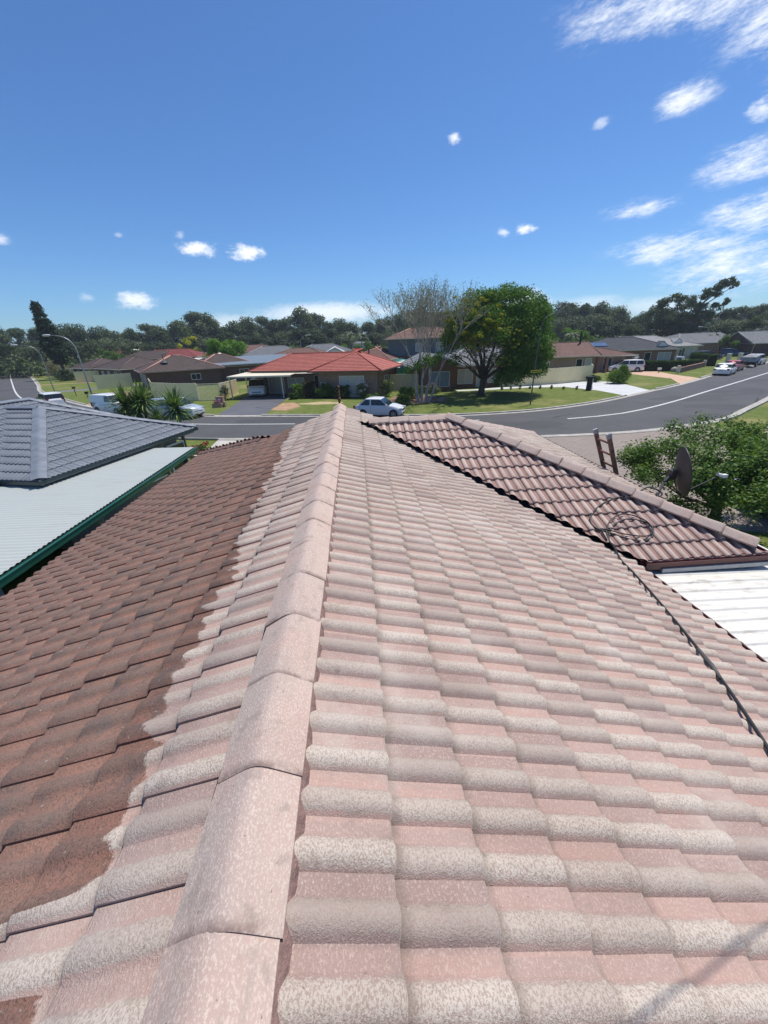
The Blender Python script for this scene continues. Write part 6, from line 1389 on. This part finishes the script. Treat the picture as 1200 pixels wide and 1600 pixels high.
# green water tank / canopy, spa shade
t = thing('green_tank', 'round green tank between the red roof and the brick bungalow', 'tank', (7.0, 62.5, 0)); mb = MB(); mb.tube([(0, 0, 0), (0, 0, 2.2), (0, 0, 2.7), (0, 0, 2.95)], [1.7, 1.7, 1.3, .2], 20); mb.build('shell', simple('green_plastic', (.02, .16, .12), .45), t, smooth=True); mb = MB(); mb.cyl((0, 0, 2.98), .3, .1, 12); mb.build('lid', C_CHAR, t)
t = thing('shade_roof', 'pale cream patio roof beside the red house, above the cream gate', 'patio roof', (6.0, 55.0, 0), R(-8)); mb = MB(); corrugated(mb, (-1.9, -3.2, 2.35), (1, 0, 0), (0, 1, .05), 3.8, 7.0, .19, .02, 4); mb.build('roof_sheet', M_CREAM, t)
for x_ in (-1.8, 1.8): mb = MB(); mb.box((x_, -3.0, 1.15), (.09, .09, 2.3)); mb.build('post', M_CREAM, t)

# ------------------------------------------------------------ cream metal fences
M_FENCE = simple('cream_fence', (.88, .74, .44), .5, nscale=.6, namt=.06); M_FENCE2 = simple('yellow_cream_fence', (.76, .72, .38), .5, namt=.06); M_FPOST = simple('fence_post_cream', (.88, .78, .52), .5)
def fence(lb, P, h=1.8, m_=M_FENCE, slats=False, name='metal_fence', group=None, cat='fence'):
    c = P[0]; t = thing(name, lb, cat, (c[0], c[1], 0), 0, group)
    for i in range(len(P)-1):
        a = Vector((P[i][0]-c[0], P[i][1]-c[1], 0)); b = Vector((P[i+1][0]-c[0], P[i+1][1]-c[1], 0)); L_ = (b-a).length; u = (b-a)/L_; n_ = Vector((u.y, -u.x, 0)); ang = math.atan2(u.y, u.x)
        k = max(1, round(L_/2.4))
        for j in range(k):
            p0 = a+u*(L_*j/k); pl = L_/k; mb = MB(); prof = []; x = .03
            while x < pl-.03:
                prof += [(x, 0), (x+.10, 0), (x+.13, .03), (x+.17, .03)]; x += .2
            if slats:
                x = .1
                while x < pl-.05: q0 = p0+u*x; mb.box((q0.x, q0.y, h/2), (.07, .03, h-.2), rz=ang); x += .14
            else:
                vs = []; fs = []
                for (px, pn) in prof:
                    q0 = p0+u*min(px, pl-.03)+n_*pn; vs += [(q0.x, q0.y, .03), (q0.x, q0.y, h-.03)]
                for m in range(len(prof)-1): fs.append((2*m, 2*m+2, 2*m+3, 2*m+1))
                mb.add(vs, fs)
            mb.build('panel', m_, t)
            mb = MB(); mid_ = p0+u*pl/2; mb.box((mid_.x, mid_.y, h-.02), (pl-.07, .05, .06), rz=ang); mb.build('top_rail', M_FPOST, t); mb = MB(); mb.box((mid_.x, mid_.y, .05), (pl-.07, .045, .06), rz=ang); mb.build('bottom_rail', M_FPOST, t)
        for j in range(k+1 if i == len(P)-2 else k):
            p0 = a+u*(L_*j/k); mb = MB(); mb.box((p0.x, p0.y, (h+.04)/2), (.065, .065, h+.04), rz=ang); mb.build('post', M_FPOST, t)
    return t
fence('cream metal corner fence curving in front of the brown hip-roofed house', [(-28.5, 56.5), (-24.6, 49.2), (-20.8, 46.6), (-18.2, 45.9)], 1.9)
fence('cream slatted gate panel at the right end of the corner fence', [(-18.1, 45.9), (-15.6, 45.7)], 1.8, slats=True, name='slatted_gate', cat='gate')
fence('short cream fence return beside the red house driveway', [(-15.5, 45.7), (-15.0, 50.5)], 1.8)
fence('pale cream fence facing us, left of the brown hip-roofed house', [(-40.6, 64.6), (-36.8, 67.8)], 2.1)
fence('yellowish cream fence beyond the lawn, left of the pale cream one', [(-54.2, 80.8), (-47.5, 84.2)], 2.0, M_FENCE2)
fence('pale cream fence panel behind the dark bush under the pine', [(-73, 110), (-66.5, 109)], 2.6)
fence('peach-cream fence beside the white parked pickup', [(-66.0, 107), (-61.5, 106)], 2.8)
fence('grey-white fence panel at the end of the far left street', [(-89, 122), (-80.5, 120)], 2.6, simple('grey_white_fence', (.45, .47, .47), .5))
fence('cream double gate between the red house and the brick bungalow', [(4.0, 47.4), (7.3, 46.6)], 1.9, simple('beige_gate', (.70, .58, .38), .5), name='metal_gate', cat='gate')
fence('long cream metal fence running right from behind the big street tree', [(17.4, 46.9), (20.2, 46.8), (25.0, 47.5), (30.4, 49.4), (31.8, 52.2)], 1.85)

# ------------------------------------------------------------ poles, signs, small street things
def lamp(lb, loc, h, reach, ang, r0=.09, group=None):
    t = thing('street_lamp', lb, 'street lamp', loc, ang, group); m_ = M_GREYM
    mb = MB(); pts = [(0, 0, 0), (0, 0, h*.35), (0, 0, h*.80)]; rad = [r0, r0*.85, r0*.62]
    for k in range(1, 8): a = k/7*R(82); pts.append((reach*.75*(1-math.cos(a)), 0, h*.80+h*.185*math.sin(a))); rad.append(r0*(.60-.022*k))
    pts.append((reach, 0, h*.992)); rad.append(r0*.4); mb.tube(pts, rad, 10); mb.build('pole', M_GREYM, t, smooth=True)
    mb = MB(); p = Vector(pts[-1]); mb.tube([p-Vector((.05, 0, 0)), p+Vector((.15, 0, .0)), p+Vector((.5, 0, -.01)), p+Vector((.62, 0, -.02))], [.06, .10, .09, .03], 8); mb.build('lamp_head', simple('lamp_head', (.5, .5, .5), .4), t, smooth=True); return t
lamp('tall grey curved street lamp nearest on the left, by the white van', (-26.9, 41.6, 0), 7.1, 1.75, R(193))
lamp('grey curved street lamp half way down the left street', (-40.8, 55.9, 0), 6.6, 2.0, R(200), .065)
lamp('far small street lamp standing behind the red tiled roof', (-14.2, 110, 0), 7.6, 2.2, R(5), .10)
lamp('far right street lamp with its arm to the left, behind the grey gable', (90.6, 100, 0), 6.3, 3.0, R(186), .10)
t = thing('street_lamp', 'slim dark street lamp pole with a yellow sign, in front of the big round tree', 'street lamp', (15.3, 33.3, 0)); mb = MB(); mb.tube([(0, 0, 0), (.0, 0, 3.4), (.10, 0, 6.3), (.35, 0, 6.9), (1.15, 0, 7.25)], [.065, .05, .035, .03, .022], 8); mb.build('pole', simple('shaded_pole_grey', (.13, .125, .115), .6), t, smooth=True); mb = MB(); mb.box((1.35, 0, 7.28), (.5, .16, .09)); mb.build('lamp_head', C_GREY, t)
mb = MB(); mb.box((.10, -.08, 2.78), (.95, .03, .20)); p_ = mb.build('sign_board', simple('yellow_sign', (.62, .48, .03), .5), t); mb = MB(); mb.box((.10, -.10, 2.78), (.80, .006, .07)); mb.build('lettering_band', simple('sign_dark', (.10, .09, .03), .6), p_)
t = thing('bollard', 'black and white post on the lawn edge by the white driveway', 'post', (24.9, 40.6, 0)); mb = MB(); mb.box((0, 0, .62), (.42, .30, 1.24)); mb.build('body', M_DARK, t); mb = MB(); mb.box((.24, -.0, .6), (.06, .32, 1.2)); mb.build('stripe', M_WHITE, t); mb = MB(); mb.box((0, 0, 1.34), (.75, .5, .18)); mb.build('box', M_BLACK, t)
t = thing('mailbox_pier', 'small brick mailbox pier with planter on the lawn left of the dark driveway', 'mailbox', (-13.9, 40.3, 0), R(-8)); mb = MB(); mb.box((0, 0, .5), (.75, .3, 1.0)); mb.box((-.15, -.38, .2), (1.0, .45, .4)); mb.box((.52, -.2, .25), (.2, .35, .5)); mb.build('pier', B_TAN, t); mb = MB(); mb.box((0, -.16, .72), (.26, .03, .12)); mb.build('slot', M_WHITE, t)
shrub('planter_flowers', 'pale pink flowers in the brick planter at the mailbox pier', (-14.1, 39.9, .35), .5, .25, .35, 400, .09, L_OLIVE, 98, flowers=(F_PINK, 30, .06), cat='flowers')
def letterbox(lb, loc, h, m_, w=.32, group=None):
    t = thing('letterbox', lb, 'letterbox', loc, 0, group); mb = MB(); mb.box((0, 0, h/2), (.07, .07, h)); mb.build('post', BARK_D, t); mb = MB(); mb.box((0, 0, h+.12), (w, .3, .24)); mb.box((0, 0, h+.26), (w+.05, .35, .04)); mb.build('box', m_, t)
letterbox('brown letterbox on a post on the left lawn, farther one', (-38.6, 56.5, 0), .95, simple('rust_box', (.16, .07, .05), .7)); letterbox('dark letterbox low beside the brown one on the left lawn', (-35.2, 53.5, 0), .5, M_DARK); letterbox('slim dark letterbox nearest the tall street lamp', (-29.9, 46.9, 0), .85, M_DARK, .4)
letterbox('white letterbox beside the peach driveway', (44.4, 55.6, 0), .4, M_WHITE, .4)
t = thing('garden_wall', 'low red brick garden wall with cream end piers below the tall hedge', 'wall', (51.7, 58.2, 0), R(36)); mb = MB(); mb.box((0, 0, .35), (13.5, .35, .7)); mb.build('wall', B_RED, t)
for x_ in (-6.9, 6.9): mb = MB(); mb.box((x_, 0, .5), (.4, .4, 1.0)); mb.build('pier', M_CREAM, t)
t = thing('white_pier', 'pale rendered pier at the left end of the long clipped hedge', 'pier', (43.4, 59.9, 0)); mb = MB(); mb.box((0, 0, 1.0), (.6, .5, 2.0)); mb.build('pier', B_CREAM, t); mb = MB(); mb.box((0, 0, 2.04), (.7, .6, .08)); mb.build('coping', M_WHITE, t)
for i, (x_, y_) in enumerate(((67.8, 69.0), (70.6, 69.6))):
    t = thing('gate_pier', ('left' if i == 0 else 'right')+' cream gate pier behind the red car', 'pier', (x_, y_, 0)); mb = MB(); mb.box((0, 0, .7), (.5, .5, 1.4)); mb.build('pier', M_CREAM, t); mb = MB(); mb.box((0, 0, 1.43), (.6, .6, .06)); mb.build('coping', M_WHITE, t)
t = thing('round_stone', 'pale round boulder at the foot of the long clipped hedge', 'boulder', (47.3, 56.3, 0)); mb = MB(); mb.tube([(0, 0, 0), (0, 0, .2), (0, 0, .5), (0, 0, .68)], [.45, .5, .38, .1], 10); mb.build('stone', M_CONC, t, smooth=True)
# stones and soil under the sparse tree
rng = random.Random(9)
flat('garden_bed', [(3.0, 39.3), (4.2, 37.3), (6.5, 36.4), (8.6, 37.0), (9.2, 39.5), (7.4, 42.0), (4.0, 42.4)], simple('bare_soil', (.20, .115, .075), .95, nscale=2, namt=.35), .011)
flat('bare_patch', [(-8.3, 36.6), (-6.6, 36.0), (-5.6, 38.0), (-6.6, 41.0), (-7.8, 40.8)], M_DIRT, .006); flat('bare_patch', [(-6.5, 39.8), (-4.5, 38.8), (-2.0, 38.6), (-1.4, 39.6), (-3.8, 40.8)], simple('dry_grass', (.38, .30, .16), .95, nscale=1.5, namt=.2), .007)
for i in range(9):
    a_ = i*.7; t = tag(MB().tube([(0, 0, 0), (0, 0, .12), (0, 0, .22)], [.20, .22, .06], 7).build('garden_rock', simple('rock%d' % i, (.30, .25, .20), .9), None, smooth=True), 'one of the brown rocks edging the soil bed under the sparse tree', 'rock', 'rocks around the sparse tree'); t.location = (6.2+2.3*math.cos(a_), 38.6+1.9*math.sin(a_), 0); t.rotation_euler = (0, 0, i)

# ------------------------------------------------------------ vehicles
def paint(name, col, metal=.25): return simple(name, col, .28, metal=metal, namt=.02, spec=.5, coat=.6)
GL = glass_mat('car_glass', (.012, .015, .018)); TYRE = simple('tyre', (.015, .015, .016), .8); RIM = simple('alloy_rim', (.45, .46, .47), .3, metal=.6, namt=.05); TRIM = simple('black_trim', (.02, .02, .022), .5); LAMP = simple('clear_lamp', (.6, .62, .64), .15, namt=0, spec=.8); TAIL = simple('tail_lamp', (.28, .012, .012), .2, namt=0); PLATE = simple('number_plate', (.55, .52, .3), .5, namt=0)
KINDS = {
 'sedan': dict(H=1.47, belt=.90, body=[(-.5, .50), (-.49, .80), (-.44, .93), (-.33, .96), (.20, .94), (.30, .90), (.43, .76), (.485, .62), (.5, .45)], cab=(-.42, -.25, .05, .26), win=[(-.36, -.155, 0), (-.125, .065, 0)], wh=(-.30, .33), wr=.30, arc=.6),
 'suv': dict(H=1.68, belt=1.02, body=[(-.5, .55), (-.495, .95), (-.47, 1.04), (-.2, 1.05), (.22, 1.04), (.30, 1.00), (.45, .90), (.49, .72), (.5, .5)], cab=(-.49, -.42, .06, .25), win=[(-.45, -.30, 0), (-.28, -.08, 0), (-.06, .09, 0)], wh=(-.30, .32), wr=.35, arc=.6),
 'ute': dict(H=1.78, belt=1.12, body=[(-.5, .55), (-.495, 1.08), (-.46, 1.12), (-.13, 1.12), (.22, 1.12), (.30, 1.08), (.46, .98), (.49, .78), (.5, .55)], cab=(-.13, -.10, .07, .24), win=[(-.095, .005, 0), (.02, .10, 0)], wh=(-.31, .33), wr=.38, arc=.6),
 'van': dict(H=1.96, belt=1.15, body=[(-.5, .50), (-.497, 1.05), (-.49, 1.16), (-.2, 1.17), (.26, 1.16), (.36, 1.12), (.455, .98), (.49, .75), (.5, .42)], cab=(-.497, -.485, .20, .375), win=[(.10, .225, 0)], wh=(-.31, .31), wr=.33, arc=.5),
 'smallvan': dict(H=1.82, belt=1.12, body=[(-.5, .50), (-.497, 1.02), (-.49, 1.13), (-.2, 1.14), (.24, 1.13), (.33, 1.06), (.45, .90), (.49, .70), (.5, .42)], cab=(-.497, -.475, .10, .30), win=[(.0, .145, 0)], wh=(-.31, .32), wr=.32, arc=.5),
 'mpv': dict(H=1.75, belt=1.02, body=[(-.5, .50), (-.497, .95), (-.48, 1.03), (-.2, 1.04), (.26, 1.02), (.36, .94), (.455, .82), (.49, .66), (.5, .42)], cab=(-.49, -.45, .06, .34), win=[(-.45, -.27, 0), (-.25, -.06, 0), (-.04, .12, 0)], wh=(-.31, .32), wr=.33, arc=.5)}
def car(lb, loc, head, kind, L, W_, pm, cat='car', name='parked_car', bonnet_m=None, rack=False, group=None):
    k = KINDS[kind]; t = thing(name, lb, cat, (loc[0], loc[1], loc[2] if len(loc) > 2 else 0), R(head), group); hw = W_/2; H_ = k['H']; zb = k['belt']
    # lower body, lofted along its length
    mb = MB(); secs = []
    for (xf, zt) in k['body']:
        x = xf*L; e = 1-.20*max(0, (abs(xf)-.40)/.10)**2; w = hw*e; zlo = .20 if abs(xf) < .46 else .27
        secs.append([(x, -w*.93, zlo), (x, -w, zlo+.12), (x, -w, min(zt-.10, .62)), (x, -w*.975, max(zt-.08, zlo+.15)), (x, -w*.90, zt), (x, 0, zt+.025), (x, w*.90, zt), (x, w*.975, max(zt-.08, zlo+.15)), (x, w, min(zt-.10, .62)), (x, w, zlo+.12), (x, w*.93, zlo)])
    n = 11; vs = [p for s in secs for p in s]; fs = []
    for i in range(len(secs)-1):
        for j in range(n-1): a = i*n+j; fs.append((a, a+1, a+n+1, a+n))
        fs.append((i*n+n-1, i*n, (i+1)*n, (i+1)*n+n-1))
    fs.append(tuple(range(n))[::-1]); fs.append(tuple(range((len(secs)-1)*n, len(secs)*n))); mb.add(vs, fs)
    body = mb.build('body', pm, t, smooth=True)
    try: body.data.set_sharp_from_angle(angle=R(38))
    except Exception: pass
    # cabin
    r0, r1, f1, f0 = [v*L for v in k['cab']]; wb, wt = hw*.95, hw*.82; zc_ = zb-.03; zt_ = H_
    def ring(x0, x1, w, z, cr=.0): return [(x0, -w, z), (x0, w, z), (x1, w, z), (x1, -w, z)]
    lo = ring(r0, f0, wb, zc_); up_ = ring(r1, f1, wt, zt_-.06); tp = ring(r1+.12, f1-.14, wt*.86, zt_)
    zu = zt_-.06; st_ = [(r0, zc_, 0.0), (r0+(r1-r0)*.5, zc_+(zu-zc_)*.52, .52), (r1, zu, 1.0)]
    for f_ in (.2, .4, .6, .8): st_.append((r1+(f1-r1)*f_, zu+.06*math.sin(math.pi*f_)**.8+.0, 1.0))
    st_ += [(f1, zu, 1.0), (f1+(f0-f1)*.5, zc_+(zu-zc_)*.5, .5), (f0, zc_, 0.0)]
    mb = MB(); vs = []; fs = []
    for (x_, zt2, s_) in st_:
        w_ = wb+(wt-wb)*s_; zs = min(zt2, zu)
        vs += [(x_, -wb, zc_), (x_, -w_, zs), (x_, -w_*.86, zt2+.0), (x_, 0, zt2+.012), (x_, w_*.86, zt2), (x_, w_, zs), (x_, wb, zc_)]
    for i in range(len(st_)-1):
        for j in range(6): a = i*7+j; fs.append((a, a+1, a+8, a+7))
    mb.add(vs, fs); cb = mb.build('cabin', pm, t, smooth=True)
    try: cb.data.set_sharp_from_angle(angle=R(30))
    except Exception: pass
    def lerp(a, b, s): return tuple(a[i]+(b[i]-a[i])*s for i in range(3))
    def pane(nm, a, b, c, d, off):  # a,b bottom; c,d top
        mb = MB(); nrm = (Vector(b)-Vector(a)).cross(Vector(d)-Vector(a)).normalized(); o_ = Vector(off).normalized()
        if nrm.dot(o_) < 0: nrm = -nrm
        pts = [Vector(p)+nrm*.012 for p in (a, b, c, d)]; mb.quad(*pts); return mb.build(nm, GL, cb)
    pane('windscreen', lerp(lo[3], up_[3], .12), lerp(lo[2], up_[2], .12), lerp(lo[2], up_[2], .93), lerp(lo[3], up_[3], .93), (1, 0, .5))
    if kind != 'van': pane('rear_window', lerp(lo[0], up_[0], .2), lerp(lo[1], up_[1], .2), lerp(lo[1], up_[1], .9), lerp(lo[0], up_[0], .9), (-1, 0, .5))
    for sgn in (-1, 1):
        for (xa, xb, _) in k['win']:
            xa *= L; xb *= L
            def pt(x, s):  # on the side wall at height fraction s
                return (x, sgn*(wb+(wt-wb)*s), zc_+(zt_-.06-zc_)*s)
            s0, s1 = .14, .90
            xlo0 = max(xa, r0+(r1-r0)*s0+.08); xhi0 = max(xa, r0+(r1-r0)*s1+.10); xlo1 = min(xb, f0+(f1-f0)*s0-.08); xhi1 = min(xb, f0+(f1-f0)*s1-.06)
            if (xa, xb) == tuple(v*L for v in k['win'][-1][:2]): xlo1 = f0+(f1-f0)*s0-.14
            pane('side_window', pt(xlo0, s0), pt(xlo1, s0), pt(xhi1, s1), pt(xhi0, s1), (0, sgn, .2))
            mb = MB(); mb.box((xa-.02, sgn*(hw*.99+.002), .62), (.012, .012, .50)); mb.build('door_seam', TRIM, body)
            mb = MB(); mb.box((xa+.14, sgn*(hw*.985+.012), zb-.14), (.16, .03, .03)); mb.build('door_handle', pm if kind != 'ute' else RIM, body)
        mb = MB(); mb.box((f0-.28, sgn*(hw+.05), zb+.06), (.10, .18, .13)); mb.build('mirror', pm if kind in ('sedan', 'mpv', 'smallvan') else TRIM, t)
        for xw in k['wh']:
            wr = k['wr']; mb = MB(); mb.cyl((xw*L, sgn*(hw-.10), wr), wr+.055, .215, 24, axis='Y'); mb.build('wheel_arch', TRIM, body)
            mb = MB(); c0 = Vector((xw*L, sgn*(hw-.095), wr)); ax_ = Vector((0, sgn, 0)); mb.tube([c0-ax_*.10, c0-ax_*.09, c0+ax_*.09, c0+ax_*.115], [wr*.9, wr, wr, wr*.9], 24); w_ = mb.build('wheel', TYRE, t, smooth=False)
            mb = MB(); cr = c0+ax_*.118; mb.cyl(cr, wr*.22, .02, 12, axis='Y'); 
            for j in range(7):
                an = j*2*math.pi/7; d = Vector((math.cos(an), 0, math.sin(an))); mb.box(cr+d*wr*.40, (wr*.50, .018, wr*.14), rot=Matrix.Rotation(-an, 3, 'Y'))
            ringp = [cr+Vector((math.cos(a_*6.283/20), 0, math.sin(a_*6.283/20)))*wr*.64 for a_ in range(21)]; mb.tube(ringp, wr*.055, 5, cap=False); mb.build('rim', RIM, w_)
        # lamps
        zl_ = .66 if kind == 'sedan' else .78; mb = MB(); mb.box((L*.462, sgn*hw*.72, zl_), (.22, .34, .15), rz=-sgn*.45); mb.build('headlight', LAMP, t)
        mb = MB(); mb.box((-L*.482, sgn*hw*.76, zl_+.12), (.12, .26, .20 if kind in ('sedan', 'ute') else .45), rz=sgn*.25); mb.build('tail_light', TAIL, t)
    mb = MB(); mb.box((L*.492, 0, .55), (.05, hw*1.1, .16)); mb.box((L*.495, 0, .34), (.05, hw*1.4, .12)); mb.build('grille', TRIM, t)
    mb = MB(); mb.box((L*.505, 0, .42), (.02, .38, .11)); mb.build('number_plate', PLATE, t); mb = MB(); mb.box((-L*.503, 0, .62), (.02, .38, .11)); mb.build('number_plate', PLATE, t)
    if kind == 'ute':
        mb = MB(); mb.box((-.305*L, 0, 1.135), (.35*L, W_*.78, .02)); mb.build('tray_liner', TRIM, t)
        mb = MB(); mb.tube([(-.14*L, -hw*.8, 1.12), (-.155*L, -hw*.62, 1.6), (-.155*L, hw*.62, 1.6), (-.14*L, hw*.8, 1.12)], .035, 8); mb.build('sports_bar', TRIM, t)
    if rack:
        for x_ in (-.25, -.02): mb = MB(); mb.box((x_*L, 0, H_+.05), (.05, W_*.75, .03)); mb.build('roof_rack_bar', TRIM, t)
    return t
P_SIL = paint('silver_paint', (.72, .71, .69), .0); P_WHT = paint('white_car_paint', (.80, .79, .75), 0); P_BLU = paint('pale_blue_paint', (.46, .50, .54), .15); P_RED = paint('red_car_paint', (.36, .015, .02), .1); P_DK = paint('dark_grey_paint', (.05, .055, .06), .3); P_NAVY = paint('navy_paint', (.015, .035, .09), .3); P_BLK = paint('black_car_paint', (.012, .012, .014), .2)
car('silver four-door sedan parked at the far kerb beyond the ridge end', (1.75, 31.15), -19, 'sedan', 4.0, 1.66, P_SIL, name='silver_sedan')
car('white work van parked under the cream carport, facing the street', (-12.0, 48.9), -83, 'van', 5.0, 1.92, P_WHT, cat='van', name='white_van')
car('white small panel van by the tall street lamp, partly behind the left yucca', (-23.4, 38.9), -27, 'smallvan', 4.5, 1.8, P_WHT, cat='van', name='panel_van')
car('pale blue wagon parked at the far kerb behind the single-headed yucca', (-15.9, 34.9), -21, 'suv', 4.7, 1.8, P_BLU, name='parked_wagon', rack=True)
car('white car on the left street, only its roof showing above the grey roof', (-33.6, 45.0), 137, 'suv', 4.6, 1.8, P_WHT, name='parked_car')
car('white pickup parked beside the peach-cream fence, front towards us', (-65.2, 101.0), -75, 'ute', 5.2, 1.9, P_WHT, cat='pickup', name='parked_pickup')
car('white people mover partly hidden by the big bushy shrub', (41.6, 59.3), 160, 'mpv', 4.9, 1.85, P_WHT, name='people_mover')
car('white dual-cab ute behind the clipped hedge', (60.6, 74.6), -32, 'ute', 5.4, 1.95, P_WHT, cat='ute', name='white_ute', )
car('dark grey four-wheel drive on the driveway behind the tall hedge', (70.8, 77.0), -34, 'suv', 5.0, 1.95, P_DK, name='four_wheel_drive')
car('dark navy car parked in front of the far right hedge', (82.3, 83.2), -38, 'suv', 4.8, 1.85, P_NAVY, name='navy_car')
car('white sedan parked at the right street kerb, seen from behind', (49.2, 50.0), 36, 'sedan', 4.7, 1.8, P_WHT, name='white_sedan')
car('red hatchback parked ahead of the white sedan', (54.6, 54.3), 34, 'sedan', 4.2, 1.72, P_RED, name='red_car')
car('white car ahead of the covered grey trailer', (66.3, 62.3), 33, 'suv', 4.6, 1.8, P_WHT, name='towing_car')
car('black car mostly outside the right edge, on the paved forecourt', (13.45, 9.55), 80, 'sedan', 4.4, 1.75, P_BLK, name='black_car')
t = thing('covered_trailer', 'box trailer under a grey cover, parked beyond the red hatchback', 'trailer', (61.3, 58.7, 0), R(33)); mb = MB(); mb.box((0, 0, .62), (2.9, 1.75, .42)); mb.build('tray', M_DARK, t)
mb = MB(); mb.add([(-1.45, -.9, .84), (1.45, -.9, .84), (1.45, .9, .84), (-1.45, .9, .84), (-1.4, -.86, 1.5), (1.4, -.86, 1.62), (1.4, .86, 1.62), (-1.4, .86, 1.5), (-1.0, -.3, 1.82), (1.0, -.2, 1.92), (1.0, .3, 1.9), (-1.0, .3, 1.8)], [(0, 1, 5, 4), (1, 2, 6, 5), (2, 3, 7, 6), (3, 0, 4, 7), (4, 5, 9, 8), (5, 6, 10, 9), (6, 7, 11, 10), (7, 4, 8, 11), (8, 9, 10, 11)]); mb.build('cover', simple('grey_tarp', (.26, .265, .27), .7, nscale=3, namt=.25), t)
mb = MB(); mb.box((1.9, 0, .5), (1.2, .08, .08)); mb.build('drawbar', M_GREYM, t)
for s_ in (-1, 1): mb = MB(); mb.cyl((0, s_*.92, .33), .33, .2, 20, axis='Y'); w_ = mb.build('wheel', TYRE, t); mb = MB(); mb.cyl((0, s_*1.03, .33), .18, .02, 14, axis='Y'); mb.build('rim', RIM, w_)
t = thing('small_boat', 'white upturned boat hull behind the navy car on the far right', 'boat', (93, 88, 0), R(-35)); mb = MB(); mb.tube([(-3, 0, 1.9), (-2.2, 0, 1.95), (0, 0, 2.0), (2.2, 0, 1.95), (3, 0, 1.9)], [.1, .5, .6, .5, .08], 12); mb.build('hull', M_WHITE, t, smooth=True); mb = MB(); mb.box((0, 0, .75), (3.6, 1.0, 1.4)); mb.build('cradle', M_DARK, t)

# ------------------------------------------------------------ a little summer haze over the distance
mb = MB(); mb.box((0, 400, 13), (2040, 1640, 28)); hz = tag(mb.build('haze', None), kind='stuff')
hz.data.materials.clear(); hm = bpy.data.materials.new('haze'); hm.use_nodes = True; hg = G(hm.node_tree); hm.node_tree.nodes.clear()
pv = hg.n('ShaderNodeVolumePrincipled'); pv.inputs['Color'].default_value = (.80, .88, 1.0, 1); pv.inputs['Density'].default_value = 0.00035; pv.inputs['Anisotropy'].default_value = 0.2
ho_ = hg.n('ShaderNodeOutputMaterial'); hm.node_tree.links.new(pv.outputs[0], ho_.inputs['Volume']); hz.data.materials.append(hm)
